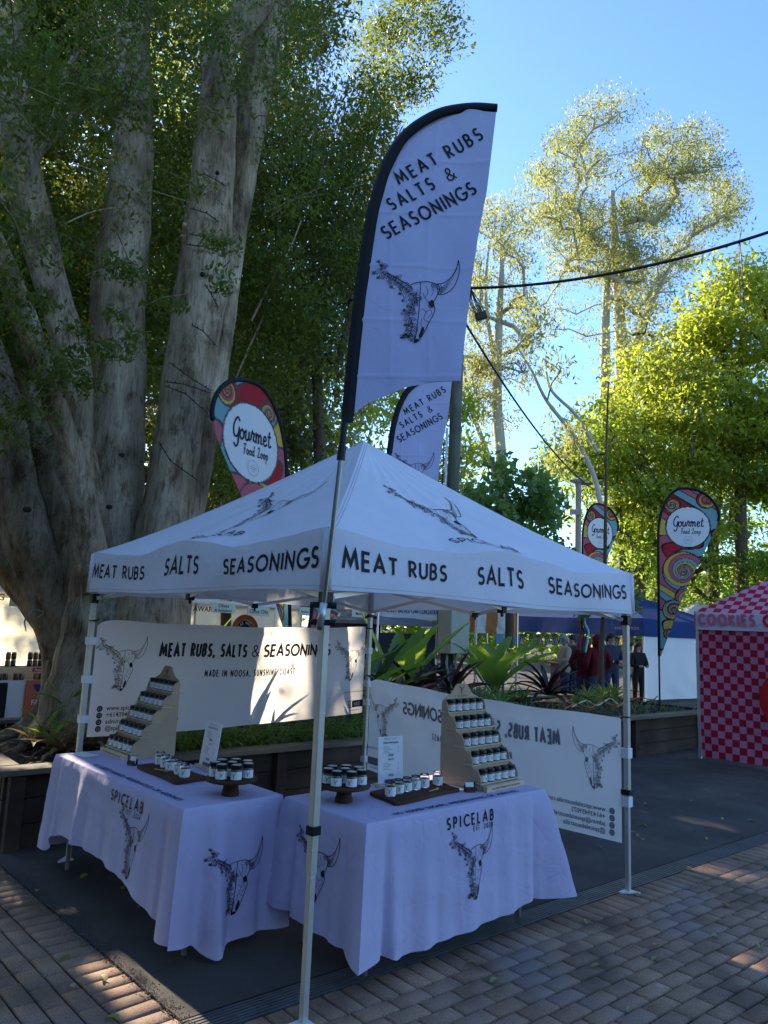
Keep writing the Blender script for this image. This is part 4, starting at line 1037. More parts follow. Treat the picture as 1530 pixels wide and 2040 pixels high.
rk.location = (1.695, .215, TZ + .001); rk.rotation_euler = (0, 0, .05)
lk_ = copy_tree(rk, loc=(.085, 2.43, TZ + .001), rz=RZ_L, label='tall wooden tiered rack full of black lidded spice jars on the left table')
for o in (rk, lk_): o['group'] = 'tiered jar racks'
def on_rack(r, rz, where, grp):
    c, s = math.cos(rz), math.sin(rz); L = r.location
    for k in range(5):
        for i in range(5):
            x, y = -.150 + .075 * i, .068 + .068 * k + random.uniform(-.003, .003); z = L[2] + .0455 + .1 * k
            place_jar('small', (k * 2 + i // 3 * 0 + (k > 2)) % 5, L[0] + x * c - y * s, L[1] + x * s + y * c, z, rz + random.uniform(-.15, .15),
                      f'black lidded spice jar, {ORD[i]} on the {TIER[k]} shelf of the {where} rack', grp)
on_rack(rk, .05, 'right', 'jars on the right rack'); on_rack(lk_, RZ_L, 'left', 'jars on the left rack')
# cake stands
def cake_stand(label):
    r = thing('cake_stand', label, 'cake stand')
    b = MB(); b.lathe((0, 0, 0), [(.047, 0), (.05, .004), (.05, .02), (.044, .036), (.041, .06), (.044, .078)], 24); sharp(b.build('pedestal', WALNUT, r, local=True))
    b = MB(); b.lathe((0, 0, .078), [(.13, 0), (.143, .004), (.147, .012), (.145, .019), (.14, .021), (.0001, .021)], 36); sharp(b.build('plate', WALNUT, r, local=True))
    return r
cs = cake_stand('round dark wooden cake stand of spice jars on the right table, beside the front leg'); cs.location = (.60, .50, TZ + .001)
cl = copy_tree(cs, loc=(.16, .975, TZ + .001), rz=1.0, label='round dark wooden cake stand of spice jars at the near end of the left table')
for o in (cs, cl): o['group'] = 'wooden cake stands'
SPOT = ['at the front', 'at the front right', 'at the right', 'at the back right', 'at the back', 'at the back left', 'at the left', 'in the centre']
for (o, where, face) in ((cs, 'right', 42.5), (cl, 'left', 42.5)):
    for i in range(8):
        fr = math.radians(-90 - face + 25); a = fr + i * 2 * PI / 7 - .0; rr = .096 if i < 7 else 0
        place_jar('large', i % 5, o.location[0] + rr * math.cos(a), o.location[1] + rr * math.sin(a), o.location[2] + .0995, math.radians(-face + random.uniform(-25, 15)),
                  f'black lidded jar {SPOT[i]} of the cake stand on the {where} table', f'jars on the {where} cake stand')
# serving boards with open tasting jars
def board(poly, label, grp=None):
    c = np.mean(poly, 0); r = thing('serving_board', label, 'board', (c[0], c[1], TZ))
    P = []
    n = len(poly)
    for i in range(n):
        a, q = np.array(poly[i]), np.array(poly[(i + 1) % n])
        for t in np.linspace(0.04, .96, 10): 
            nn = np.array([q[1] - a[1], a[0] - q[0]]); nn /= np.linalg.norm(nn)
            P.append(tuple(a + (q - a) * t + nn * .006 * math.sin(7 * t + i * 2)))
    b = MB(); b.prism(P, TZ + .001, TZ + .021, lambda x, y, t: (x, y, t)); b.build('slab', WALNUT, r, bevel=.003); return r
board([(.775, .262), (1.375, .318), (1.435, .60), (.84, .56)], 'dark wooden serving board with six open tasting jars on the right table')
board([(.02, 1.36), (.255, 1.375), (.262, 1.95), (.05, 1.965)], 'dark wooden serving board with five open tasting jars on the left table')
NM = ['nearest', 'second', 'third', 'fourth', 'fifth', 'furthest']
for i, (x, y) in enumerate(((.868, .405), (.958, .43), (1.04, .445), (1.12, .452), (1.21, .465), (1.335, .47))):
    place_jar('open', i % 5, x, y, TZ + .0215, -.7 + random.uniform(-.2, .2), f'open glass tasting jar on the right board, {["leftmost", "second from left", "third from left", "third from right", "second from right", "rightmost"][i]}', 'open jars on the right board')
for i, (x, y) in enumerate(((.185, 1.90), (.17, 1.79), (.155, 1.69), (.145, 1.56), (.125, 1.45))):
    place_jar('open', i % 5, x, y, TZ + .0215, -.9 + random.uniform(-.2, .2), f'open glass tasting jar on the left board, {["nearest the rack", "second from the rack", "in the middle", "second from the cake stand", "nearest the cake stand"][i]}', 'open jars on the left board')
def spoon(x, y, a, label):
    b = MB(); d = np.array([math.cos(a), math.sin(a), 0]); p = np.array([x, y, TZ + .0265]); b.tube([p, p + d * .03, p + d * .075, p + d * .085, p + d * .10, p + d * .108], [.004, .004, .003, .008, .009, .002], 8)
    tag(b.build('wooden_spoon', mat('pale_wood', (.45, .3, .15), .7), smooth=True), label, 'spoon')
spoon(1.13, .345, .25, 'small wooden spoon on the right serving board in front of the jars'); spoon(.075, 1.74, -1.2, 'small wooden spoon on the left serving board in front of the jars')
# price signs
def price_sign(p0, p1, hgt, lean, label):
    p0 = np.array([p0[0], p0[1], TZ]); p1 = np.array([p1[0], p1[1], TZ]); e = p1 - p0; L = np.linalg.norm(e); e /= L; n = np.array([e[1], -e[0], 0]); upv = Z3(math.cos(lean)) - n * math.sin(lean)
    r = thing('price_sign', label, 'sign', (p0 + p1) / 2)
    b = MB(); c = (p0 + p1) / 2; b.obox(c + Z3(.011), e * (L / 2 + .012), n * .028, Z3(.010)); b.build('base', MDF_EDGE, r, bevel=.002)
    b = MB(); b.obox(c + Z3(.012) + upv * hgt / 2, e * L / 2, np.cross(e, upv) * .0025, upv * hgt / 2); pn = b.build('panel', WHITE_PLASTIC, r)
    nn = np.cross(e, upv); nn = nn if nn @ n > 0 else -nn
    f = plane_map(p0 + Z3(.012), e, upv, nn, .0045); b = MB(); g_ = MB()
    lettering(g_, 'PRICE LIST', .011, L / 2, hgt * .93, f, .15, .4, 'c', fit=L * .5); type_on(b, 'RUBS & SEASONINGS', .016, L / 2, hgt * .85, f, .02, 'c', fit=L * .6)
    for i in range(5): ribbon(g_, [[(L * .2, hgt * (.79 - .033 * i)), (L * (.42 + .06 * ((i * 7) % 3)), hgt * (.79 - .033 * i))], [(L * .78, hgt * (.79 - .033 * i)), (L * .82, hgt * (.79 - .033 * i))]], .003, f)
    type_on(b, 'SALTS', .016, L / 2, hgt * .50, f, .02, 'c')
    for i in range(5): ribbon(g_, [[(L * .2, hgt * (.44 - .033 * i)), (L * (.42 + .05 * ((i * 5) % 3)), hgt * (.44 - .033 * i))], [(L * .78, hgt * (.44 - .033 * i)), (L * .82, hgt * (.44 - .033 * i))]], .003, f)
    for q in (.62, .20): ribbon(g_, [[(L * .4, hgt * q), (L * .6, hgt * q)], [(L * .4, hgt * (q - .025)), (L * .6, hgt * (q - .025))]], .008, f)
    ribbon(b, [[(L * .25, hgt * .07), (L * .85, hgt * .07)]], .02, f)
    b.build('lettering', mat('sign_grey', (.1, .1, .12), .8), pn); g_.build('lettering', mat('sign_grey_pale', (.32, .32, .36), .8), pn)
price_sign((1.03, .685), (1.215, .655), .285, .08, 'white price list in a wooden foot between the cake stand and right rack')
price_sign((.42, 1.80), (.405, 1.575), .29, .12, 'white price list in a wooden foot, turned edge on, on the left table')
# card holders, tape and a sheet of paper
def card_holder(x, y, rz, label):
    r = thing('card_holder', label, 'card holder', (x, y, TZ + .001), rz=rz)
    b = MB(); b.box(-.03, .03, -.018, -.006, 0, .030); b.box(-.03, .03, .010, .02, 0, .040); b.box(-.03, .03, -.006, .010, 0, .008); b.build('block', WALNUT, r, local=True)
    b = MB(); b.add([(-.026, -.002, .008), (.026, -.002, .008), (.026, .006, .055), (-.026, .006, .055)], [(0, 1, 2, 3)]); b.add([(-.024, .002, .008), (.027, .003, .008), (.027, .009, .051), (-.024, .009, .052)], [(0, 1, 2, 3)]); b.build('card', LABEL, r, local=True)
card_holder(1.425, .285, -.5, 'small dark wooden card holder beside the right rack'); card_holder(.065, 2.05, -1.3, 'small dark wooden card holder in front of the left rack')
b = MB(); th = np.linspace(0, 2 * PI, 21)[:-1]; r_ = [(.016, -.010), (.024, -.010), (.024, .010), (.016, .010)]
V = [(1.487 + q[0] * math.cos(t) * .74 + q[1] * .6, .292 - q[0] * math.cos(t) * .67 + q[1] * .7, TZ + .026 + q[0] * math.sin(t)) for t in th for q in r_]
b.add(V, [(4 * i + j, 4 * i + (j + 1) % 4, 4 * ((i + 1) % 20) + (j + 1) % 4, 4 * ((i + 1) % 20) + j) for i in range(20) for j in range(4)]); tag(sharp(b.build('tape_roll', BLACK_PLASTIC)), 'roll of black tape standing beside the card holder at the right rack', 'tape')
b = MB(); b.obox((-.055, 2.56, TZ + .004), (.055, .01, 0), (-.015, .10, 0), (0, 0, .0006)); tag(b.build('paper_sheet', mat('paper', (.78, .78, .76), .8, var=.03)), 'white sheet of paper lying at the far corner of the left table', 'paper')

# ================================================================== STALLS BEHIND
def gazebo(name, label, P0, e, w, d, zb, zt, za, roof, val, leg=ALU, group=None, legs=(0, 1, 2, 3), walls=(), sag=.06, uvs=None):
    """P0 = near-left corner, e = unit vector along the front; depth goes to the left normal of e. sides: 0 front, 1 right, 2 back, 3 left"""
    e = np.array([e[0], e[1], 0.]); e /= np.linalg.norm(e); n = np.array([-e[1], e[0], 0]); P0 = np.array([P0[0], P0[1], 0.])
    C4 = [P0, P0 + e * w, P0 + e * w + n * d, P0 + n * d]; o = thing(name, label, 'market tent', P0 + e * w / 2 + n * d / 2, group)
    ap = P0 + e * w / 2 + n * d / 2 + Z3(za); out = []
    for k in range(4):
        A, B = C4[k], C4[(k + 1) % 4]; nr = np.array([(B - A)[1], -(B - A)[0], 0]); nr /= np.linalg.norm(nr)
        u, v = np.meshgrid(np.linspace(0, 1, 19), np.linspace(0, 1, 13), indexing='ij')
        G = ((A + Z3(zt)) * (1 - u)[..., None] + (B + Z3(zt)) * u[..., None]) * (1 - v)[..., None] + ap * v[..., None]
        G[..., 2] -= sag * np.sin(PI * v) * (.6 + np.sin(PI * u)) + .03 * np.sin(PI * u) * (1 - v) ** 3
        F = np.array([(i * 13 + j, (i + 1) * 13 + j, (i + 1) * 13 + j + 1, i * 13 + j + 1) for i in range(18) for j in range(12)])
        L = np.linalg.norm(B - A); UV = np.stack([(u - .5) * L * (1 - v), v * L * .6], -1).reshape(-1, 2)
        off = base_of(o); put('roof_panel', npmesh('roof_panel', G.reshape(-1, 3) - off, F, roof, uv=UV, smooth=True), o)
        u, t = np.meshgrid(np.linspace(0, 1, 25), np.linspace(0, 1, 4), indexing='ij')
        G = (A + Z3(zt)) * (1 - u)[..., None] + (B + Z3(zt)) * u[..., None]; G[..., 2] -= .03 * np.sin(PI * u) * (1 - t) + t * (zt - zb)
        G += nr * (.004 + .02 * t * np.sin(PI * u) * (1 + np.sin(17 * u + k)))[..., None]
        b = MB(); b.sheet(G); vp = b.build('valance', val, o, smooth=True); out.append((A, B, nr, vp))
    for k in legs:
        p = C4[k] + (e if k in (0, 3) else -e) * .03 + (n if k in (0, 1) else -n) * .03
        b = MB(); b.box(p[0] - .02, p[0] + .02, p[1] - .02, p[1] + .02, .0, zt); b.build('leg', leg, o)
    for (k, m_, z0, z1, uvk) in walls:
        A, B, nr, _ = out[k]; L = np.linalg.norm(B - A); u, t = np.meshgrid(np.linspace(0, 1, 49), np.linspace(0, 1, 25), indexing='ij')
        G = A * (1 - u)[..., None] + B * u[..., None]; G[..., 2] += z0 + (z1 - z0) * t
        G -= nr * (.03 + .035 * np.sin(5 * u + 3 * t + k) * np.sin(PI * u) * (1 - .4 * t) + .014 * np.sin(21 * u + 6 * np.sin(3 * t)) * (1 - t * .7))[..., None]
        F = np.array([(i * 25 + j, (i + 1) * 25 + j, (i + 1) * 25 + j + 1, i * 25 + j + 1) for i in range(48) for j in range(24)])
        put('side_wall', npmesh('side_wall', G.reshape(-1, 3) - base_of(o), F, m_, uv=np.stack([u * L, t * (z1 - z0)], -1).reshape(-1, 2), smooth=True), o)
    return o, out
def onplane(A, B, nr, eps=.03):
    e = (B - A) / np.linalg.norm(B - A); return lambda u, v: A + np.asarray(u)[:, None] * e + np.asarray(v)[:, None] * np.array([0, 0, 1.]) + nr * eps
def slab_sign(name, label, x0, x1, y0, y1, Y, texts, board_mat, ink, cat='sign', sz=None, dx=0.0, group=None):
    """flat board facing the lane; pixel survey of its corners on the plane y=Y; texts = [(string, height share, centre share)]"""
    a, b_ = at_y(x0, y0, Y), at_y(x1, y1, Y); w, h = abs(b_[0] - a[0]), abs(a[2] - b_[2]); P = np.array([a[0], Y, b_[2]])
    o = thing(name, label, cat, P + np.array([w / 2, 0, 0]), group)
    b = MB(); b.box(P[0], P[0] + w, Y - .008, Y + .008, P[2], P[2] + h); pn = b.build('board', board_mat, o, bevel=.004)
    f = plane_map((P[0], Y - .008, P[2]), (1, 0, 0), (0, 0, 1), (0, -1, 0), .003); b = MB()
    for s, hh, cc in texts: type_on(b, s, hh * h, w / 2 + dx * w, (cc - hh * .36) * h, f, .01, 'c')
    if texts: b.build('lettering', ink, pn)
    return o, P, w, h
CREAM_WALL = cloth('cream_tent_wall', (0.72, 0.66, 0.54), 0.6, crease=0.2, tc=(0.85, 0.72, 0.5)); TENT_WHITE = cloth('tent_white', (0.78, 0.78, 0.79), 0.3, crease=0.2)
NAVY = cloth('navy_tent', (0.022, 0.05, 0.16), 0.25, crease=0.2, tc=(0.05, 0.14, 0.42)); GREY_TENT = cloth('grey_tent', (0.22, 0.22, 0.25), 0.2, crease=0.2)
SIGN_CREAM = mat('sign_cream', (0.62, 0.57, 0.42), 0.6, var=0.05); RED = mat('red_print', (0.42, 0.035, 0.02), 0.7, var=.05); ORANGE = mat('orange_print', (0.55, 0.12, 0.05), 0.7, var=.05)
DARKWALL = cloth('dark_tent_wall', (0.03, 0.03, 0.035), 0.1, crease=0.4); BLUE_INK = mat('blue_ink', (0.02, 0.035, 0.14), 0.7)
# stall one, preserves and olive oils
XA = at_y(-60, 1200, 8.3)[0]; XB = at_y(556, 1200, 8.3)[0]
o1, s1 = gazebo('market_tent', 'cream walled preserves tent behind the big tree, with jars and a red banner', (XA, 8.3), (1, 0), XB - XA, 3.0, 2.0, 2.36, 3.3, TENT_WHITE, TENT_WHITE, walls=((2, CREAM_WALL, .05, 2.2, 0), (3, CREAM_WALL, .05, 2.2, 0)))
A, B, nr, vp = s1[0]; f = onplane(A, B, nr, .05); b = MB()
x = at_y(470, 1180, 8.3)[0] - XA; type_on(b, 'THE YEARS', .14, x, .06 + 2.0, f, .01, 'c'); b.build('lettering', RED, vp)
b = MB(); 
for xx, yy in ((35, 1152), (532, 1186)):
    q = at_y(xx, yy, 8.25); ribbon(b, [arc(q[0] - XA, q[2], .085, .085, 0, 360, 24)], .045, f)
b.build('emblem', BLUE_INK, vp)
back = s1[2]; fb = lambda u, v: np.stack([XA + np.asarray(u), np.full(len(u), 8.3 + 3.0 - .09), np.asarray(v)], -1); YB = 8.3 + 3 - .09
b = MB(); q = at_y(385, 1217, YB); type_on(b, 'EAT THE AWARDS', .15, q[0] - XA, q[2], fb, .02, 'c'); q = at_y(8, 1196, YB); type_on(b, 'AMAZING', .16, q[0] - XA, q[2], fb, .01, 'r'); wl = [c for c in o1.children if c.name.startswith('side_wall')][0]
b.build('lettering', INK, wl)
q = at_y(488, 1256, YB); b = MB(); ribbon(b, [arc(q[0] - XA, q[2], .285, .285, 0, 360, 40)], .12, fb); b.build('emblem', ORANGE, wl)
b = MB(); P = arc(q[0] - XA, q[2], .222, .222, 0, 360, 36)[:-1]; filled(b, P, lambda u, v: fb(u, v) + np.array([0, .002, 0])); b.build('emblem', INK, wl)
b = MB()
for i, ch in enumerate('FAT WREN'):
    a_ = math.radians(150 - i * 17); c_ = (q[0] - XA + .16 * math.cos(a_), q[2] + .16 * math.sin(a_)); ro = a_ - PI / 2
    lettering(b, ch, .055, -.018, -.02, lambda u, v, c_=c_, ro=ro: fb(c_[0] + np.asarray(u) * math.cos(ro) - np.asarray(v) * math.sin(ro), c_[1] + np.asarray(u) * math.sin(ro) + np.asarray(v) * math.cos(ro)) + np.array([0, -.004, 0]), .17)
b.build('lettering', WHITE_PLASTIC, wl)
for (s, x0, x1, y0, y1, t) in (('cream hanging sign reading Chutney beside the big tree trunk', 21, 92, 1181, 1211, [('Chutney', .62, .5)]),
                               ('cream hanging sign reading Olives & Antipasto above the left banner', 421, 468, 1200, 1222, [('Olives', .5, .74), ('& Antipasto', .42, .26)]),
                               ('cream hanging sign reading Olive Oils above the left banner', 494, 536, 1208, 1228, [('Olive Oils', .6, .5)]),
                               ('cream hanging sign reading Sauces, half hidden by the swirl flag', 596, 616, 1209, 1227, [('Sauces', .42, .5)]),
                               ('cream hanging sign reading Balsamics behind the front canopy leg', 636, 677, 1211, 1228, [('Balsamics', .52, .5)]),
                               ('cream hanging sign behind the leaves at the back canopy leg', 701, 736, 1214, 1231, [('Mustards', .5, .5)])):
    slab_sign('hanging_sign', s, x0, x1, y0, y1, 8.15 if x0 < 560 else 8.5, t, SIGN_CREAM, INK, group='signs hanging from the tents')
# its counter: shelf, cloth and red banner
xc0, xc1 = XA + .12, XB - .2; zc = at_y(40, 1356, 8.4)[2]
o = thing('stall_counter', 'white cloth covered counter of the preserves tent left of the tree', 'counter', ((xc0 + xc1) / 2, 8.6, 0))
b = MB(); b.box(xc0, xc1, 8.40, 9.1, .02, zc); b.build('cloth', TENT_WHITE, o, bevel=.01)
b = MB(); b.box(xc0, xc1, 8.62, 8.95, zc, zc + .17); b.build('shelf', CREAM_WALL, o, bevel=.004)
xr0, xr1 = at_y(50, 1380, 8.38)[0], at_y(82, 1380, 8.38)[0] + .35
b = MB(); b.box(xr0, xr1, 8.375, 8.392, .02, zc + .005); rb = b.build('red_banner', ORANGE, o)
f = plane_map((xr0, 8.375, 0), (1, 0, 0), (0, 0, 1), (0, -1, 0), .003); b = MB(); lettering(b, 'FAT WREN', .06, .10, zc - .33, f, .17); b.build('lettering', WHITE_PLASTIC, rb)
b = MB(); P = arc(.27, zc - .05, .17, .13, 180, 360, 18); filled(b, P, f); b.build('emblem', BLUE_INK, rb)
b = MB(); b.box(at_y(-30, 1400, 8.33)[0], at_y(11, 1400, 8.33)[0], 8.30, 8.372, .02, zc - .02); tag(b.build('black_drape', BLACK_CLOTH, bevel=.01), 'black drape hanging at the left end of the preserves counter', 'drape')
PRES = [mat('preserve_%d' % i, c, .25, var=.25, scale=30, spec=.5) for i, c in enumerate(((.09, .03, .012), (.16, .09, .02), (.05, .02, .012), (.12, .05, .03)))]
pj = []
for si in range(4):
    r = thing('preserve_jar', 'jar', 'jar'); b = MB(); b.lathe((0, 0, 0), [(.032, 0), (.035, .006), (.035, .075), (.028, .085)], 12); sharp(b.build('glass', PRES[si], r, local=True))
    b = MB(); b.lathe((0, 0, .085), [(.03, 0), (.03, .016)], 12); b.build('lid', mat('gold_lid', (.5, .45, .3), .4, .6), r, local=True); pj.append([r, 0])
def pres(x, y, z, si, lab):
    if pj[si][1] == 0: r = pj[si][0]; r.location = (x, y, z); r['label'] = lab; pj[si][1] = 1
    else: r = copy_tree(pj[si][0], loc=(x, y, z), label=lab)
    r['group'] = 'preserve jars on the far counter'
for blk, (pa, pb, yy, zz, rows) in enumerate(((-40, 8, 8.75, zc + .17, 2), (8, 42, 8.75, zc + .17, 2), (52, 96, 8.75, zc + .17, 2), (-40, 24, 8.5, zc, 1), (28, 56, 8.5, zc, 1), (68, 96, 8.5, zc, 1))):
    xa, xb = at_y(pa, 1330, yy)[0], at_y(pb, 1330, yy)[0]; k = max(2, int((xb - xa - .02) / .074))
    for rr in range(rows):
        for i in range(k):
            n_ = ['first', 'second', 'third', 'fourth', 'fifth', 'sixth', 'seventh', 'eighth', 'ninth', 'tenth', 'eleventh', 'twelfth'][i % 12]
            where = (['left', 'middle', 'right'][blk % 3] + ' block, ' + (['lower', 'upper'][rr] + ' layer of the back shelf') if rows == 2 else ['left', 'middle', 'right'][blk % 3] + ' front cluster on the counter')
            pres(xa + .04 + i * .074, yy, zz + .002 + rr * .103, (i + blk) % 4, f'dark preserve jar, {n_} from left, {where}')
a, c = at_y(65, 1330, 8.46), at_y(92, 1338, 8.46); b = MB(); b.box(a[0], c[0] + .1, 8.44, 8.455, c[2], a[2]); sg = tag(b.build('red_shelf_sign', RED), 'small red sign on the preserves counter, beside the tree', 'sign')
f = plane_map((a[0], 8.44, c[2]), (1, 0, 0), (0, 0, 1), (0, -1, 0), .003); b = MB(); type_on(b, 'Australian', .055, .02, .012, f); b.build('lettering', WHITE_PLASTIC, sg)
# stall two, coffee
XC, XD = XB + .12, at_y(758, 1200, 9.0)[0]
o2, s2 = gazebo('market_tent', 'white and brown coffee tent behind the swirl flag, half hidden by plants', (XC, 9.0), (1, 0), XD - XC, 2.8, 2.02, 2.3, 3.1, TENT_WHITE, TENT_WHITE, walls=((2, CREAM_WALL, .05, 2.2, 0),))
BROWNP = mat('brown_fascia', (.33, .22, .17), .7)
x0, x1 = at_y(600, 1210, 8.95)[0], at_y(748, 1210, 8.95)[0]; z0, z1 = at_y(690, 1226, 8.95)[2], at_y(690, 1201, 8.95)[2]
b = MB(); b.box(x0, x1, 8.93, 8.95, z0, z1); fp = b.build('fascia', BROWNP, o2); f = plane_map((x0, 8.93, z0), (1, 0, 0), (0, 0, 1), (0, -1, 0), .003); b = MB(); type_on(b, 'VEGAN  ·  VEGETARIAN  ·  CAFFEINE FREE', (z1 - z0) * .6, .05, (z1 - z0) * .3, f, .01, fit=x1 - x0 - .1); b.build('lettering', RED, fp)
# stall three, chai
P = at_y(762, 1212, 10.2); XE, XF = P[0], at_y(905, 1212, 10.2)[0]
zb3, zt3 = at_y(800, 1231, 10.2)[2], at_y(800, 1196, 10.2)[2]
o3, s3 = gazebo('market_tent', 'white chai tent with a printed valance and dark walls behind the plants', (XE, 10.2), (1, 0), XF - XE, 2.8, zb3, zt3, zt3 + .9, TENT_WHITE, TENT_WHITE, walls=((2, DARKWALL, .05, zb3 + .2, 0), (3, DARKWALL, .05, zb3 + .2, 0)))
A, B, nr, vp = s3[0]; f = onplane(A, B, nr, .05); b = MB(); q = at_y(763, 1217, 10.15); lettering(b, 'FRESHLY BREWED CHAI CONCENTRATE', .105, .02, q[2] - .01, f, .17, .2, step=.1, fit=1.95); b.build('lettering', BLUE_INK, vp)
P = at_y(748, 1240, 9.6); 
o3b, _ = gazebo('market_umbrella', 'low grey shade tent in front of the chai tent, over dark walls', (at_y(752, 1250, 9.7)[0], 9.7), (1, .02), at_y(875, 1250, 9.7)[0] - at_y(752, 1250, 9.7)[0], 2.0, at_y(800, 1246, 9.7)[2], at_y(800, 1236, 9.7)[2], at_y(800, 1236, 9.7)[2] + .18, GREY_TENT, GREY_TENT, walls=((0, DARKWALL, .1, 1.6, 0),), sag=.01)
# striped kiosk
STRIPE = checkmat('orange_stripes', (.62, .24, .08), (.78, .76, .72), 1.0)
for nd in STRIPE.node_tree.nodes:
    if nd.type == 'TEX_CHECKER':
        nt = STRIPE.node_tree; uvn = [k for k in nt.nodes if k.type == 'UVMAP'][0]; mp = nt.nodes.new('ShaderNodeMapping'); mp.inputs['Scale'].default_value = (3.2, 0, 0); mp.inputs['Location'].default_value = (0, .5, .5); nt.links.new(uvn.outputs[0], mp.inputs[0]); nt.links.new(mp.outputs[0], nd.inputs['Vector'])
D4 = 17.0; P0 = at_d(948, 1240, D4); P1 = at_d(1035, 1240, D4 + .6); e = P1 - P0
o4, s4 = gazebo('market_tent', 'orange and white striped food tent behind the fern leaves', P0, e, 1.25, 1.25, at_d(980, 1214, D4)[2] - .02, at_d(980, 1207, D4)[2], at_d(980, 1168, D4)[2], STRIPE, STRIPE, walls=((0, STRIPE, at_d(980, 1262, D4)[2], at_d(980, 1210, D4)[2], 0), (3, STRIPE, at_d(980, 1262, D4)[2], at_d(980, 1210, D4)[2], 0)))
A, B, nr, vp = s4[0]
b = MB(); rp = [c for c in o4.children if c.name.startswith('roof_panel')][0]; ax_ = at_d(960, 1196, D4 - .15); f = plane_map(ax_, e / np.linalg.norm(e), (0, .2, .98), nr, .03); lettering(b, 'GRE', .24, .15, -.05, f, .22, .2); b.build('lettering', RED, rp)
# teal menu board
slabT = slab_sign('menu_board', 'teal menu board on a post behind the fern leaves', 988, 1026, 1224, 1284, 9.9, [('Traditional', .12, .74), ('South', .12, .58), ('African', .12, .42), ('Food', .12, .26)], mat('teal_board', (.10, .21, .25), .7), mat('chalk_grey', (.42, .52, .55), .8))
a = at_y(1005, 1284, 9.9); b = MB(); b.box(a[0] - .03, a[0] + .03, 9.91, 9.95, .0, a[2] + .1); b.build('post', mat('dark_post', (.08, .06, .05), .8), slabT[0])
# navy tent with flags
D5 = 20.0
NC = at_d(1283, 1266, D5); NL = at_d(1008, 1246, D5 + 4); NL[2] = NC[2]; e = NC - NL; wN = np.linalg.norm(e[:2])
zb5, zt5 = at_d(1283, 1268, D5)[2], at_d(1283, 1231, D5)[2]
o5, s5 = gazebo('market_tent', 'large navy blue tent with a white side wall and a string of flags', NL, e, wN, 4.0, zb5, zt5, 3.3, NAVY, NAVY, legs=(0, 1, 2, 3), sag=.05, walls=((1, TENT_WHITE, .08, zb5 + .1, 0),))
A, B, nr, vp = s5[0]; f = onplane(A, B, nr, .05); b = MB(); type_on(b, 'southafrican', .16, wN - .12, zb5 + .17, f, 0, 'r'); b.build('lettering', mat('faded_print', (.25, .25, .27), .8), vp)
# far side wall pieces inside
b = MB(); b.box(0, wN * .62, 2.6, 2.65, 0, zb5); 
mw = MB(); ee = e / np.linalg.norm(e); nn = np.array([-ee[1], ee[0], 0])
def inN(s, t, z): return NL * np.array([1, 1, 0]) + ee * s + nn * t + Z3(z)
# bunting
bt = thing('flag_bunting', 'string of small South African flags hung along the navy tent', 'bunting', inN(wN / 2, .1, 1.5))
pts = [inN(wN * u, .12, zb5 - .03 - .10 * abs(math.sin(PI * u * 2.5)) * .6) for u in np.linspace(.0, 1, 41)]
b = MB(); b.tube(pts, .006, 5); b.build('cord', BLACK_PLASTIC, bt)
FLG = [mat('flag_red', (.5, .03, .03), .8), mat('flag_blue', (.01, .05, .35), .8), mat('flag_green', (.01, .2, .08), .8), mat('flag_white', (.75, .75, .75), .8), mat('flag_black', (.01, .01, .01), .8), mat('flag_gold', (.6, .35, .03), .8)]
for i in range(15):
    u = .06 + .063 * i
    if u > .99: break
    p = inN(wN * u, .12, zb5 - .04 - .06 * abs(math.sin(PI * u * 2.5))); w_, h_ = .21, .30; tilt = random.uniform(-.35, .35)
    def fq(x, y, p=p, tilt=tilt, eps=0.0): 
        x, y = np.asarray(x, float), np.asarray(y, float); return p + (x * math.cos(tilt) + y * math.sin(tilt))[:, None] * ee + (-y * math.cos(tilt) + x * math.sin(tilt))[:, None] * np.array([0, 0, 1.]) - nn * (.0 + eps)
    b = MB()
    for m_, poly, ep in ((3, [(-.1, 0), (.1, 0), (.1, .3), (-.1, .3)], 0), (0, [(.02, .0), (.1, 0), (.1, .3), (.045, .3), (.045, .12)], .004), (1, [(-.02, .0), (-.1, 0), (-.1, .3), (-.045, .3), (-.045, .12)], .004), (2, [(-.022, .1), (.022, .1), (.022, .3), (-.022, .3)], .006), (2, [(-.1, 0), (-.06, 0), (.02, .13), (-.02, .14)], .008), (2, [(.1, 0), (.06, 0), (-.02, .13), (.02, .14)], .010), (4, [(-.045, 0), (.045, 0), (0, .075)], .008)):
        b.k = m_; P = np.array(poly); b.add(fq(P[:, 0], P[:, 1], eps=ep), [tuple(range(len(P)))])
    b.build('pennant', FLG, bt)
# counter in the navy tent
b = MB(); p0 = inN(.9, .5, 0); ct = thing('stall_counter', 'brown timber counter under the navy tent', 'counter', p0)
BRN = barkmat('brown_timber', [(.06, .03, .018), (.13, .07, .04), (.2, .11, .06)], 3, (1, 1, .3), .2, .004)
for i in range(14):
    b = MB(); b.obox(inN(1.55 + .155 * i, .45, .42), ee * .072, nn * .015, Z3(.42)); b.build('slat', BRN, ct)
b = MB(); b.obox(inN(2.6, .7, .86), ee * 1.25, nn * .32, Z3(.02)); b.build('counter_top', BRN, ct)
# light peak behind
P0 = at_d(1262, 1260, 27); gz, _ = gazebo('market_tent', 'pale grey tent peak just visible behind the navy tent', at_d(1345, 1255, 26), (1, -.9), 3.0, 3.0, 2.0, 2.3, at_d(1402, 1196, 27)[2], cloth('pale_tent', (.62, .66, .7), .4), TENT_WHITE)
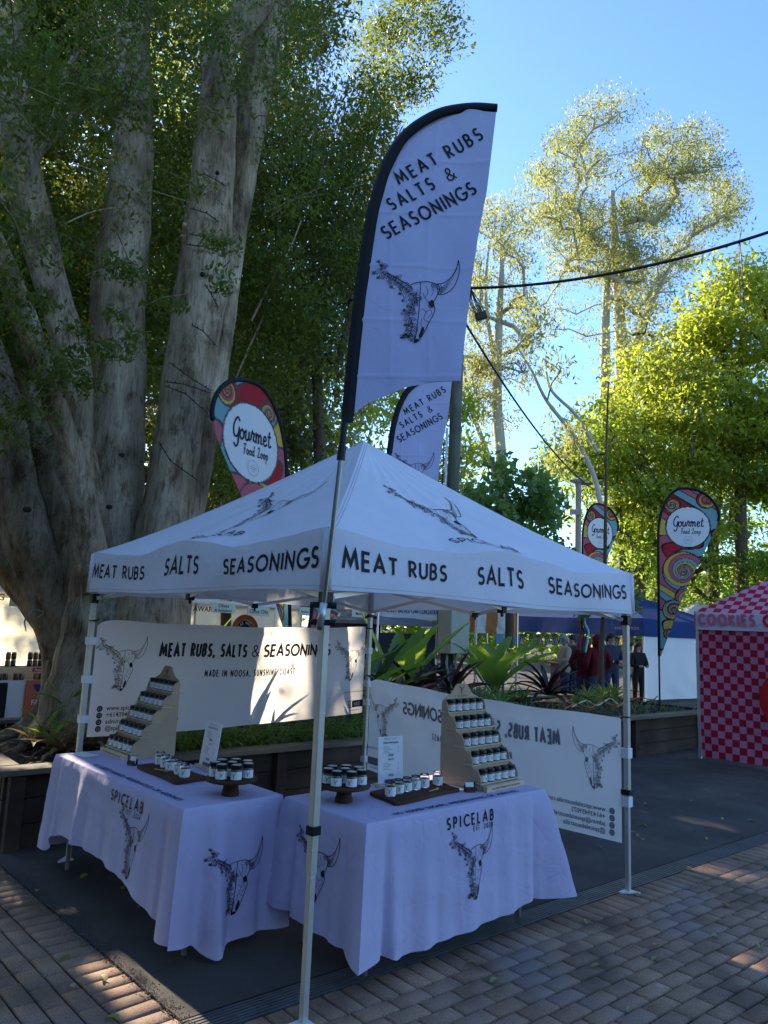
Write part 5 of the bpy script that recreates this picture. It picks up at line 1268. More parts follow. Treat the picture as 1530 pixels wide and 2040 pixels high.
# people drawn later; the cookie tent
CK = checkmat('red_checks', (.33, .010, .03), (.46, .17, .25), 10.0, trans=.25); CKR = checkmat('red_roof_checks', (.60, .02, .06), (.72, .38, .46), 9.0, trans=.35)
g0, g1 = at_z(1424, 1492), at_z(1600, 1518); e = g1 - g0; e[2] = 0; e /= np.linalg.norm(e)
k0 = at_d(1384, 1254, 11.35); n_ = np.array([-e[1], e[0], 0])
zbk, ztk = at_d(1384, 1254, 11.35)[2], at_d(1384, 1218, 11.35)[2]
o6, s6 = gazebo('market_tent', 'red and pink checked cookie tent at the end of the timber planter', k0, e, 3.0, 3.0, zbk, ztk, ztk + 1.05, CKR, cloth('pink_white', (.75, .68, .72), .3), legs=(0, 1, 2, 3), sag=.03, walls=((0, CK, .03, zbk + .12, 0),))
A, B, nr, vp = s6[0]; f = onplane(A, B, nr, .05); b = MB(); lettering(b, 'COOKIES', .135, .09, zbk + .085, f, .34, .44, fit=.80, step=.05); b.build('lettering', mat('faded_red_print', (.55, .12, .2), .8), vp)
b = MB(); lettering(b, 'COOKIES', .135, 1.03, zbk + .085, f, .34, .44, fit=.80, step=.05); b.build('lettering', mat('strong_red_print', (.5, .02, .03), .8), vp)
wl = [c for c in o6.children if c.name.startswith('side_wall')][0]; f = lambda u, v: A + np.asarray(u)[:, None] * e + np.asarray(v)[:, None] * np.array([0, 0, 1.]) + nr * .045
q = at_d(1515, 1385, 11.2); uu = (q - A) @ e + .66; b = MB(); filled(b, arc(uu, q[2], .40, .42, 0, 360, 40)[:-1], f); b.build('emblem', mat('plain_red', (.5, .01, .01), .8), wl)
b = MB(); b.tube([A + e * .02 + Z3(ztk) + nr * .03, A + e * .02 + nr * .03 + Z3(zbk)], .008, 6); b.build('edge_piping', RED, o6)

# ================================================================== POWER POLE, BOX, CABLES
POLEW = barkmat('treated_pole', [(.05, .052, .04), (.1, .1, .075), (.16, .155, .12)], 5, (1, 1, .15), .5, .01)
pb = at_z(888, 1384, .55); PXY = pb[:2]
pp = thing('power_pole', 'round weathered timber power pole rising out of the planter behind the canopy', 'pole', (PXY[0], PXY[1], .5))
Dp = (pb - CAM) @ FWD
ptop = CAM + ray(918, 540) * Dp; lean = (ptop - pb) / (ptop[2] - pb[2])
b = MB(); b.tube([pb + lean * (z - .55) for z in (.5, 2.2, 4, ptop[2])], [.125, .12, .112, .105], 14); b.build('pole', POLEW, pp, smooth=True)
sd = np.array([-RIGHT[0], -RIGHT[1], 0]) * .15 - FWD * np.array([1, 1, 0]) * .04
b = MB(); b.tube([pb + sd + lean * (z - .55) for z in (1.2, 3, 5.4)], .022, 8); b.build('conduit', WHITE_PLASTIC, pp, smooth=True)
b = MB(); b.tube([pb + sd * 1.35 + lean * (z - .55) for z in (1.2, 3, 5.2)], .012, 8); b.build('cable', BLACK_PLASTIC, pp)
BOXM = mat('electrical_box_paint', (.34, .35, .27), .5, .2, var=.06, scale=4)
bxd = Dp - .25; c0 = at_d(903, 1256, bxd); rr_ = np.array([RIGHT[0], RIGHT[1], 0]); rr_ /= np.linalg.norm(rr_); ff_ = np.array([-rr_[1], rr_[0], 0])
ca = math.radians(30); br_ = rr_ * math.cos(ca) + ff_ * math.sin(ca); bf_ = np.cross((0, 0, 1.), br_)
bx = thing('electrical_box', 'large beige green electrical box mounted on the power pole', 'electrical box', c0)
bw, bh, bd = .21, .46, .20
b = MB(); b.obox(c0 + Z3(.05), br_ * bw, bf_ * bd, Z3(bh)); b.build('cabinet', BOXM, bx, bevel=.008)
b = MB(); b.obox(c0 + Z3(.05) - bf_ * (bd + .008), br_ * (bw - .012), bf_ * .008, Z3(bh - .012)); dd = b.build('door', BOXM, bx, bevel=.004)
f = plane_map(c0 - bf_ * (bd + .016), br_, (0, 0, 1), -bf_, .002); b = MB()
for i in range(4):
    for s_ in (-1, 1): b.obox(c0 - bf_ * (bd + .017) + br_ * s_ * (.035 + .04 * i) + Z3(-.19 - .03 * i), br_ * .03, bf_ * .006, Z3(.005))
b.obox(c0 - bf_ * (bd + .017) + Z3(-.165), br_ * .03, bf_ * .006, Z3(.005)); b.build('vent_louvre', BOXM, dd)
b = MB(); filled(b, [(-.10, .40), (.07, .40), (.07, .47), (-.10, .47)], f); b.build('sticker', LABEL, dd)
b = MB(); fs = lambda u, v: f(u, v) - bf_ * .002; filled(b, [(-.09, .41), (-.06, .41), (-.06, .46), (-.09, .46)], fs); b.build('sticker_mark', RED, dd); b = MB(); filled(b, [(-.05, .41), (-.02, .41), (-.035, .46)], fs); b.build('sticker_mark', mat('yellow_print', (.7, .5, .05), .7), dd)
b = MB()
for s_ in (-.12, .06): b.tube([c0 + br_ * s_ + Z3(-.4), c0 + br_ * s_ * 1.05 + Z3(-.62), c0 + br_ * (s_ * .6) + Z3(-.8), c0 + br_ * s_ * .4 + bf_ * .1 + Z3(-1.1)], .022, 8)
b.build('conduit', mat('grey_conduit', (.33, .33, .3), .6), bx, smooth=True)
def hang(p, q, sag, n=24): 
    p, q = np.array(p, float), np.array(q, float); t = np.linspace(0, 1, n)[:, None]; P = p + (q - p) * t; P[:, 2] -= (sag * 4 * t * (1 - t))[:, 0]; return P
Pc = CAM + ray(936, 574) * Dp; Qc = CAM + ray(1640, 424) * (Dp - 2.5)
b = MB(); P = hang(Pc, Qc, .28, 60); b.tube(P, .026, 8); oc = tag(b.build('overhead_cable', BLACK_PLASTIC, smooth=True), 'thick black overhead cable running from the power pole out to the right', 'cable')
b = MB(); q = P[int(60 * .79)]
for s_ in (-.03, .03): b.tube([q + RIGHT * s_ * .2, q + Z3(-.5) + RIGHT * s_, q + Z3(-1.0) + RIGHT * s_ * .6], .008, 6)
b.tube([q, q + Z3(.25) + RIGHT * .05], .006, 6); b.tube([q + Z3(-.9), q + Z3(-1.25) + RIGHT * .07, q + Z3(-1.75) + RIGHT * .1], .004, 5); b.build('tie_wire', BLACK_PLASTIC, oc)
b = MB(); Pd = CAM + ray(925, 640) * Dp; Qd = at_d(1200, 985, 26); Pn = hang(Pd, Qd, .5, 30); b.tube(Pn, .022, 7); tag(b.build('sloping_cable', BLACK_PLASTIC, smooth=True), 'thin dark cable sloping from the power pole down to the far pole', 'cable')
jb = thing('cable_junction', 'black cable junction hanging in loops beside the power pole top', 'cable box', Pc)
b = MB(); cc = CAM + ray(958, 630) * Dp; b.obox(cc, RIGHT * .10 + UP * .03, FWD * .06, UP * .07 - RIGHT * .02); b.build('case', BLACK_PLASTIC, jb, bevel=.02)
for i in range(7):
    b = MB(); x_ = -.09 + .03 * i; b.tube(smooth_path([tuple(Pc + RIGHT * .01), tuple(Pc * .5 + cc * .5 - RIGHT * (.10 - .03 * i) + FWD * .03 * (i % 3)), tuple(cc + RIGHT * x_ + UP * .03)], 6), .009, 6); b.build('lead', BLACK_PLASTIC, jb)
# far pole
fpb = at_d(1150, 1290, 25.0); fpo = thing('power_pole', 'grey far power pole with a crossarm and lamp, seen over the canopy roof', 'pole', fpb * np.array([1, 1, 0]))
top_ = at_d(1152, 958, 25); b = MB(); b.tube([(fpb[0], fpb[1], 0), (top_[0], top_[1], top_[2])], [.12, .1], 10); b.build('pole', mat('grey_pole', (.28, .28, .26), .8), fpo)
b = MB(); b.obox(top_ + RIGHT * .35 - UP * .1, RIGHT * .45, FWD * .04, UP * .05); b.build('crossarm', POLEW, fpo); b = MB(); b.lathe(top_, [(.2, -.06), (.3, 0), (.2, .07), (.02, .1)], 12); b.build('lamp_head', mat('grey_lamp', (.4, .42, .45), .5), fpo)
b = MB(); b.obox(at_d(1146, 1020, 24.8), RIGHT * .2, FWD * .08, UP * .09); b.build('bracket_box', mat('grey_pole', (.28, .28, .26), .8), fpo)
# orange and white extension leads in the garden
LEADM = [mat('orange_lead', (.5, .12, .03), .6), mat('white_lead', (.6, .58, .5), .6), mat('red_lead', (.4, .05, .03), .6)]
for i, (pts, mi) in enumerate((([(1125, 1412), (1150, 1402), (1175, 1410), (1200, 1398), (1228, 1408), (1245, 1396)], 0), ([(1140, 1408), (1168, 1396), (1190, 1405), (1215, 1392), (1232, 1404)], 1), ([(1255, 1395), (1275, 1390), (1300, 1394), (1310, 1387)], 2))):
    P = [tuple(at_z(x, y, .63 + .02 * (k % 2))) for k, (x, y) in enumerate(pts)]
    b = MB(); b.tube(smooth_path(P, 8), .011, 6); tag(b.build('extension_lead', LEADM[mi], smooth=True), ['orange extension lead snaking over the garden bed beside the right canopy leg', 'pale extension lead tangled with the orange one in the garden bed', 'red lead on the garden soil between canopy leg and swirl flag'][i], 'lead')
for i, (a_, c_, mi) in enumerate((((918, 1285), (926, 1372), 2), ((930, 1286), (965, 1395), 2), ((922, 1286), (1000, 1408), 1))):
    A_ = at_d(*a_, bxd - .1); B_ = at_d(*c_, bxd - .5 - .4 * i); b = MB(); b.tube(hang(A_, B_, .04, 10), .008, 6); tag(b.build('power_lead', LEADM[mi], smooth=True), ['red lead hanging straight down from the electrical box', 'red lead slanting from the electrical box into the plants', 'pale lead slanting furthest right from the electrical box'][i], 'lead')

# ================================================================== SWIRL FLAGS
INKC = np.array([.022, .018, .02]); YEL, PNK, RDD, TEA, WHT, GRY = [np.array(k) for k in ((.62, .42, .09), (.50, .12, .15), (.40, .025, .035), (.19, .36, .38), (.72, .72, .73), (.09, .075, .07))]
def swirl_colours(X, Z, mirror, W, Hh, disc, seed, line=GRY):
    """X across from the pole side (0..W), Z up from the foot of the sail; returns ink colour"""
    C = np.zeros(X.shape + (3,)); pal = [TEA, YEL, PNK, RDD, TEA, PNK]
    q = X / W * 3.1 + .9 * np.sin(Z * 4.2 + seed) + .55 * np.sin(Z * 9.1 + X * 5 + seed * 2) + Z * 1.1
    k = np.floor(q).astype(int); fr = q - k
    for i, c in enumerate(pal): C[(k % 6) == i] = c
    C[(fr < .14)] = line
    rs = np.random.default_rng(int(seed * 10) + 3)
    sp = [(.60 * W, Hh * .80, .01), (.25 * W, Hh * .90, .15), (.82 * W, Hh * .93, .17), (.42 * W, Hh * .50, .36), (.50 * W, Hh * .34, .24), (.24 * W, Hh * .27, .19), (.36 * W, Hh * .20, .13), (.16 * W, Hh * .13, .1)]
    for n_, (cx, cz, r) in enumerate(sp):
        dx, dz = X - cx, (Z - cz); R = np.hypot(dx, dz) + 1e-6; th = np.arctan2(dz, dx) * (1 if n_ % 2 else -1)
        s = th / (2 * PI) + 1.15 * np.log(R / r + .03) + n_ * .3; m_ = R < r
        nb = 3; t = np.mod(s * 1.0, 1.0) * nb; kk = np.floor(t).astype(int); ff = t - kk
        order = [[YEL, PNK, TEA], [RDD, TEA, YEL], [PNK, YEL, RDD], [YEL, TEA, PNK]][n_ % 4]
        cc = np.zeros_like(C)
        for i in range(nb): cc[kk == i] = order[i]
        lw = np.clip(.030 / (R + .02) * 1.0, .10, .4); cc[ff < lw * 1.25] = line; cc[R > r - .02] = line
        C[m_] = cc[m_]
    dcx, dcz, dr = disc; R = np.hypot(X - dcx, Z - dcz); C[R < dr + .022] = line; C[R < dr] = WHT
    return C
PRINTED = vcolmat('swirl_print', trans=.3)
def teardrop(label, base, wdir, Hs, W, zf, ns, poleh, disc_r, seed, lean=(0, 0), line=GRY):
    """teardrop flag: pole on one side, bulging sail; zf = height of the sail's foot above the base"""
    base = np.array(base, float); w = np.array([math.cos(wdir), math.sin(wdir), 0]); nrm = np.array([w[1], -w[0], 0])
    if nrm @ (CAM - base) < 0: side = -1
    else: side = 1
    o = thing('teardrop_flag', label, 'flag', base, group='swirl printed teardrop flags')
    lean = np.array([lean[0], lean[1]])
    def pole_x(z):      # pole bends over at the top
        s = np.clip((np.asarray(z, float) - .70 * Hs) / (.30 * Hs), 0, .9999); return .02 * np.asarray(z) / Hs + W * .42 * (1 - np.sqrt(1 - s * s))
    def edge_x(z):
        s = np.clip(np.asarray(z, float) / Hs, 0, 1); return .02 + W * np.interp(s, [0, .12, .3, .5, .65, .75, .82, 1.0], [0, .13, .32, .58, .80, .94, 1.0, 1.0]) - W * .57 * (1 - np.sqrt(1 - np.clip((s - .82) / .18, 0, .9999) ** 2))
    def P3(x, z, off=0.0):
        x = np.asarray(x, float); z = np.asarray(z, float)
        wv = .02 * np.sin(4 * x + 3 * z + seed) * np.clip(x / W, 0, 1)
        return base + x[..., None] * w + (z + zf)[..., None] * np.array([0, 0, 1.]) + (wv + off)[..., None] * nrm * side + ((z + zf) / Hs)[..., None] * (lean[0] * w + lean[1] * nrm)
    nz, nu = 240, 90; zs = np.concatenate([np.linspace(0, .8 * Hs, 170, endpoint=False), Hs * (1 - .2 * np.linspace(1, 0, 70) ** 1.8)]); u = np.linspace(0, 1, nu)
    X = pole_x(zs)[:, None] * (1 - u) + np.maximum(edge_x(zs), pole_x(zs) + .001)[:, None] * u; Z = np.repeat(zs[:, None], nu, 1)
    dcx = .5 * (pole_x(.76 * Hs) + edge_x(.76 * Hs)) + .01; disc = (dcx, .765 * Hs, disc_r)
    Cc = swirl_colours(X, Z, 0, W, Hs, disc, seed, line); V = P3(X, Z).reshape(-1, 3) - base_of(o)
    F = np.array([(i * nu + j, i * nu + j + 1, (i + 1) * nu + j + 1, (i + 1) * nu + j) for i in range(nz - 1) for j in range(nu - 1)])
    sail = put('sail', npmesh('sail', V, F, PRINTED, colr=Cc.reshape(-1, 3), smooth=True), o)
    # sleeve: along the pole and over the crown to the tip
    zz = Hs * (1 - (1 - np.linspace(0, 1, 70)) ** 1.8); top_s = (1.0 - .2 * np.linspace(0, 1, 30) ** 2) * Hs
    path = [P3(np.array(pole_x(z) - .012), np.array(z)) for z in zz] + [P3(np.array(edge_x(z) + .006), np.array(z)) for z in top_s]
    b = MB(); b.tube(path, .024, 8); b.build('sleeve', BLACK_CLOTH, o, smooth=True)
    b = MB(); b.tube([P3(np.array(-.012), np.array(-zf + .0)), P3(np.array(-.012), np.array(-zf * .5)), P3(np.array(-.012), np.array(.05))], .016, 8); b.build('pole', BLACK_PLASTIC, o)
    # words: read left to right from the lane
    rd = 1.0 if w @ RIGHT > 0 else -1.0
    f = lambda a, c: P3(dcx + rd * np.asarray(a), .765 * Hs + np.asarray(c), np.full(len(a), .005))
    b = MB(); lettering(b, 'Gourmet', disc_r * .52, 0, disc_r * .02, f, .10, .03, 'c', font=CURS, slant=.1, fit=disc_r * 1.45, step=.03); lettering(b, 'Food Loop', disc_r * .27, disc_r * .12, -disc_r * .34, f, .10, .08, 'c', font=CURS, slant=.1, fit=disc_r * .95, step=.03)
    b.build('lettering', INK, sail)
    b = MB(); ribbon(b, [arc(0, -disc_r * .66, disc_r * .2, disc_r * .2, 0, 360, 28)], .006, f)
    for i, q in enumerate((.07, .02, -.03, -.08)): ribbon(b, [[(-disc_r * (.07 + .06 * (i in (1, 2))), -disc_r * .66 + q * disc_r), (disc_r * (.07 + .06 * (i in (1, 2))), -disc_r * .66 + q * disc_r)]], .006 if i % 3 else .003, f)
    b.build('emblem', mat('flag_grey', (.35, .35, .37), .8), sail)
    return o
b1 = at_z(594, 1290, .55); b1 = at_y(593, 1246, 3.95); 
teardrop('white disc swirl flag reading Gourmet Food Loop, beside the big tree trunk', (b1[0], 3.95, .5), math.radians(195), 2.75, 1.10, .98, 0, 0, .40, 1.0, lean=(.34, 0))
b2 = at_y(599, 1246, 4.7); teardrop('swirl flag mostly hidden behind the canopy roof peak', (b2[0], 4.7, .5), math.radians(-20), 2.45, 1.0, .62, 0, 0, .36, 2.2, lean=(.24, 0))
teardrop('tall swirl flag reading Gourmet Food Loop standing in the planter beside the cookie tent', (10.49, 3.65, .5), math.radians(-62), 3.02, 1.0, .93, 0, 0, .36, 1.0, line=INKC)
fb_ = at_d(1160, 1300, 17.0); teardrop('small far swirl flag with branches across its white disc, right of the far pole', (fb_[0], fb_[1], .3), math.radians(-22), 3.0, 1.0, 1.55, 0, 0, .36, 1.0, line=INKC)

# ================================================================== PEOPLE
SKIN = mat('skin', (.42, .24, .17), .6, var=.06); HAIR_D = mat('dark_hair', (.02, .014, .01), .6); HAIR_G = mat('grey_hair', (.28, .26, .24), .6)
JEANS = mat('blue_jeans', (.03, .045, .09), .85)
def person(label, foot, face, height, jacket, trousers, hair, hood=False, arms='down', long_hair=False):
    """face = direction looked at (angle). One continuous skinned body, clothing colours by region, hair as a child"""
    k = height / 1.75; o = thing('person', label, 'person', foot, rz=face - PI / 2)
    bulk = 1.18
    N = {'pel': (0, 0, .95, .155 * bulk), 'wst': (0, 0, 1.1, .145 * bulk), 'chs': (0, .01, 1.32, .175 * bulk), 'nck0': (0, 0, 1.47, .075), 'nck': (0, .01, 1.53, .058), 'hd0': (0, .02, 1.60, .082), 'hd1': (0, .025, 1.68, .094), 'hd2': (0, .01, 1.735, .07)}
    E = [('pel', 'wst'), ('wst', 'chs'), ('chs', 'nck0'), ('nck0', 'nck'), ('nck', 'hd0'), ('hd0', 'hd1'), ('hd1', 'hd2')]
    for s, n_ in ((-1, 'l'), (1, 'r')):
        N['hip' + n_] = (s * .095, 0, .90, .105); N['kne' + n_] = (s * .105, .02, .50, .068); N['ank' + n_] = (s * .11, -.01, .10, .048); N['toe' + n_] = (s * .125, .14, .035, .035)
        E += [('pel', 'hip' + n_), ('hip' + n_, 'kne' + n_), ('kne' + n_, 'ank' + n_), ('ank' + n_, 'toe' + n_)]
        N['sho' + n_] = (s * .19, 0, 1.42, .075 * bulk)
        if arms == 'down': el, wr, hn = (s * .26, -.03, 1.13, .056 * bulk), (s * .25, .06, .90, .04), (s * .24, .09, .81, .034)
        elif arms == 'pockets': el, wr, hn = (s * .31, -.06, 1.15, .06 * bulk), (s * .2, .1, .98, .045), (s * .15, .13, .95, .035)
        else: el, wr, hn = (s * .25, .05, 1.14, .056 * bulk), (s * .12, .26, 1.12, .04), (s * .06, .32, 1.13, .034)
        N['elb' + n_], N['wri' + n_], N['han' + n_] = el, wr, hn
        E += [('chs', 'sho' + n_), ('sho' + n_, 'elb' + n_), ('elb' + n_, 'wri' + n_), ('wri' + n_, 'han' + n_)]
    keys = list(N); idx = {q: i for i, q in enumerate(keys)}
    me = bpy.data.meshes.new('body'); me.from_pydata([[c * k for c in N[q][:3]] for q in keys], [(idx[a], idx[c]) for a, c in E], [])
    ob = bpy.data.objects.new('body', me); col.objects.link(ob)
    sk_ = ob.modifiers.new('skin', 'SKIN'); sk_.use_smooth_shade = True
    for i, q in enumerate(keys):
        me.skin_vertices[0].data[i].radius = (N[q][3] * k, N[q][3] * k * (.72 if q in ('pel', 'wst', 'chs') else 1)); me.skin_vertices[0].data[i].use_root = (q == 'pel')
    sb_ = ob.modifiers.new('sub', 'SUBSURF'); sb_.levels = 2
    dg = bpy.context.evaluated_depsgraph_get(); nm = bpy.data.meshes.new_from_object(ob.evaluated_get(dg)); bpy.data.objects.remove(ob)
    nm.name = 'body'; nm.materials.clear()
    for m_ in (SKIN, jacket, trousers, BLACK_PLASTIC): nm.materials.append(m_)
    for p in nm.polygons:
        c = p.center / k; r_ = math.hypot(c.x, c.y)
        p.material_index = 3 if c.z < .09 else 2 if c.z < .86 and abs(c.x) < .2 else (0 if (c.z > 1.5 or (c.z < .87 and abs(c.x) > .2) or (arms != 'down' and c.y > .26)) else 1)
        p.use_smooth = True
    put('body', nm, o)
    b = MB(); G = []
    for i in range(9):
        ph = i / 8 * (PI * .62)
        G.append([(k * .112 * math.sin(ph) * math.cos(t), k * (.018 + .118 * math.sin(ph) * math.sin(t) - .012), k * (1.665 + .112 * math.cos(ph) - (.05 if math.sin(t) < -.2 else (-.02 if math.sin(t) > .4 and i > 4 else 0)) * (i / 8))) for t in np.linspace(0, 2 * PI, 17)])
    if not hood:
        b.sheet(np.array(G)); 
        if long_hair:
            for s in (-1, 1): b.tube([(s * .07 * k, -.02 * k, 1.66 * k), (s * .1 * k, .0, 1.5 * k), (s * .09 * k, .05 * k, 1.3 * k)], [.05, .045, .02], 8)
            b.tube([(0, -.07 * k, 1.66 * k), (0, -.09 * k, 1.45 * k), (0, -.1 * k, 1.3 * k)], [.08, .09, .04], 8)
        b.build('hair', hair, o, smooth=True, local=True)
    else:
        b.tube([(0, -.03 * k, 1.50 * k), (0, -.02 * k, 1.60 * k), (0, 0, 1.70 * k), (0, .0, 1.785 * k)], [.12, .13, .12, .04], 12); b.build('hood', jacket, o, smooth=True, local=True)
    b = MB(); b.tube([(0, .105 * k, 1.665 * k), (0, .13 * k, 1.64 * k)], [.012, .018], 6); b.build('nose', SKIN, o, smooth=True, local=True)
    b = MB()
    for s in (-1, 1): b.obox((s * .035 * k, .108 * k, 1.675 * k), (.012, 0, 0), (0, .006, 0), (0, 0, .006))
    b.obox((0, .108 * k, 1.603 * k), (.022, 0, 0), (0, .006, 0), (0, 0, .005)); b.build('face_features', mat('dark_features', (.06, .025, .02), .7), o, local=True)
    return o
def stand(x, D): p = at_d(x, 1262, D); return (p[0], p[1], 0)
LA = math.atan2(-FWD[1], -FWD[0])       # towards the camera
person('person in a dark red hooded jacket and jeans, seen from behind', stand(1190, 16.6), LA + PI + .2, 1.74, mat('maroon_fleece', (.11, .008, .012), .95), JEANS, HAIR_D, hood=True, arms='pockets')
person('person in a dark red jacket, left of the other red jacket, seen from behind', stand(1163, 16.9), LA + PI - .3, 1.66, mat('maroon_fleece', (.11, .008, .012), .95), JEANS, HAIR_D, hood=True, arms='pockets')
person('person with short hair in a dark puffer jacket facing the lane', stand(1217, 17.6), LA + .1, 1.80, mat('navy_puffer', (.018, .025, .05), .6), JEANS, HAIR_D, arms='forward')
person('person with grey hair in a beige jacket turned sideways left of the red jackets', stand(1126, 18.5), LA - 1.4, 1.70, mat('beige_coat', (.42, .33, .22), .9), JEANS, HAIR_G, arms='forward')
person('person in dark clothes half hidden just behind the beige jacket', stand(1141, 19.6), LA - 1.2, 1.72, mat('brown_coat', (.08, .05, .035), .9), JEANS, HAIR_D)
person('person with long hair in black at the navy tent corner', stand(1270, 18.8), LA + .3, 1.60, mat('black_top', (.012, .011, .012), .9), mat('black_trousers', (.012, .012, .014), .9), HAIR_D, long_hair=True, arms='forward')
person('person with long hair in a pale top beside the right canopy leg', stand(1256, 19.4), LA + .2, 1.60, mat('pale_top', (.5, .46, .42), .9), JEANS, HAIR_D, long_hair=True, arms='forward')

# ================================================================== FOLIAGE
def unit(a): return a / (np.linalg.norm(a, axis=-1, keepdims=True) + 1e-12)
# openings in the canopy of leaves through which the low sun reaches the stall (boxes on the plane y = 2.8: x0,x1,z0,z1)
GAPS = [(-.46, .06, .76, 1.24, .99), (-.40, .12, .10, .42, .97), (1.24, 2.70, .70, 1.95, .97), (7.6, 9.4, -1.1, .12, .85), (9.4, 10.8, -1.1, -.1, .6), (4.2, 5.3, -.1, .8, .9)]
GROUND_GAPS = [(3.3, -.45, 4.0, .0), (3.3, -.9, 3.6, -.5), (5.0, .2, 5.5, .8), (3.9, -1.0, 4.3, -.62)]
def sun_open(P, rng):
    """True where a leaf would close one of the openings"""
    t = (P[:, 1] - 2.8) / SUN[1]; Hx, Hz = P[:, 0] - t * SUN[0], P[:, 2] - t * SUN[2]; r = rng.random(len(P)); cut = np.zeros(len(P), bool)
    for x0, x1, z0, z1, pr in GAPS: cut |= (P[:, 1] > 3.0) & (Hx > x0) & (Hx < x1) & (Hz > z0) & (Hz < z1) & (r < pr)
    t = P[:, 2] / SUN[2]; Gx, Gy = P[:, 0] - t * SUN[0], P[:, 1] - t * SUN[1]
    for x0, y0, x1, y1 in GROUND_GAPS: cut |= (Gx > x0) & (Gx < x1) & (Gy > y0) & (Gy < y1) & (r < .96)
    tw = (P[:, 1] - 11.3) / SUN[1]; Wx, Wz = P[:, 0] - tw * SUN[0], P[:, 2] - tw * SUN[2]      # back wall of the cream tent
    cut |= (P[:, 1] > 11.5) & (Wx > 1) & (Wx < 5.5) & (Wz > .8) & (Wz < 2.4) & (r < .75)
    return cut
def leaf_mesh(name, C, size, m_, rng, droop=0.0, ratio=.42, flat=.0, open_gaps=True, svar=.35):
    """one mesh of folded leaves at the points C"""
    if open_gaps: C = C[~sun_open(C, rng)]
    n = len(C); a = rng.normal(size=(n, 3)); a[:, 2] -= droop; a[:, 2] *= (1 - flat); a = unit(a)
    b = unit(np.cross(a, rng.normal(size=(n, 3)) * np.array([1, 1, 1 - flat]) + np.array([0, 0, flat * 2]))); 
    if flat > 0: b[:, 2] *= (1 - flat); b = unit(b)
    nn = np.cross(a, b); l = size * (1 + svar * rng.normal(size=(n, 1))).clip(.45, 1.8); w = l * ratio
    V = np.stack([C - a * l / 2, C + b * w / 2 + nn * w * .15, C + a * l / 2, C - b * w / 2 + nn * w * .15], 1).reshape(-1, 3)
    i = np.arange(n)[:, None] * 4; F = np.concatenate([i + np.array([0, 1, 2]), i + np.array([0, 2, 3])], 0)
    return npmesh(name, V, F, m_)
def clump_points(cl, rad, n, rng, shape=(1, 1, .8)):
    P = rng.normal(size=(len(cl), n, 3)); P = unit(P) * (rng.random((len(cl), n, 1)) ** .45) * np.array(shape)
    r = np.broadcast_to(np.asarray(rad, float).reshape(-1, 1, 1), (len(cl), 1, 1)); return (cl[:, None, :] + P * r).reshape(-1, 3)
def skeleton(base_nodes, clumps, rng, rtip=.012, power=2.3, seg=2, start=None):
    """branches from a trunk to every clump: each clump joins the nearest point of what has grown so far"""
    nodes = [np.array(p, float) for p in base_nodes]; par = [-1] + list(range(len(nodes) - 1)); used = [1] * len(nodes); nb = len(nodes)
    s0 = nb // 3 if start is None else start
    order = np.argsort(np.linalg.norm(clumps - nodes[s0], axis=1)); ends_ = []
    for c in clumps[order]:
        A = np.array(nodes[s0:]); d = np.linalg.norm(A - c, axis=1) + np.maximum(0, A[:, 2] - c[2] + .2) * .9
        j = int(np.argmin(d)) + s0; p = nodes[j]
        for k in range(1, seg + 1):
            t = k / seg; q = p + (c - p) * t + np.array([0, 0, .10 * np.linalg.norm(c - p) * math.sin(PI * t)]) * (1 if k < seg else 0) + (rng.normal(size=3) * .05 * np.linalg.norm(c - p) if k < seg else 0)
            nodes.append(q); par.append(j if k == 1 else len(nodes) - 2)
        ends_.append(len(nodes) - 1)
    w = np.zeros(len(nodes))
    for e_ in ends_: w[e_] += 1
    ch = np.zeros(len(nodes), int)
    for i in range(len(nodes) - 1, 0, -1):
        if par[i] >= 0 and i >= nb: w[par[i]] += w[i]
    r = rtip * np.maximum(w, 1) ** (1 / power)
    return nodes, par, r, nb
def branch_mesh(b, nodes, par, r, nb, maxr=9, n=5):
    for i in range(nb, len(nodes)):
        j = par[i]; b.tube([nodes[j], nodes[i]], [min(r[j], maxr, r[i] * 1.25), min(r[i], maxr)], n, cap=False)
def tree(name, label, trunks, clumps, crad, nleaf, lsize, leaf, bark, seed, droop=.0, ratio=.42, shape=(1, 1, .8), rtip=.015, group=None, gaps=True, flat=0.0, twig=None, start=None, cat='tree', maxr=9):
    rng = np.random.default_rng(seed); base = np.array(trunks[0][0][0], float); o = thing(name, label, cat, base, group)
    nodes, par, r, nb = skeleton(trunks[0][0], clumps, rng, rtip, start=start)
    for P, R in trunks:
        b = MB(); b.tube(smooth_path3(P, 5), np.interp(np.linspace(0, 1, (len(P) - 1) * 5 + 1), np.linspace(0, 1, len(R)), R), 10, cap=False); b.build('trunk', bark, o, smooth=True)
    b = MB(); branch_mesh(b, nodes, par, r, nb, maxr); b.build('branches', bark, o, smooth=True, kind='stuff')
    P = clump_points(clumps, crad, nleaf, rng, shape) 
    me = leaf_mesh('crown', P, lsize, leaf, rng, droop, ratio, flat, gaps); me.transform(Matrix.Translation(Vector((-base).tolist()))); put('crown', me, o, 'stuff'); return o
def smooth_path3(P, n): return [tuple(q) for q in smooth_path([tuple(p) for p in P], n)]

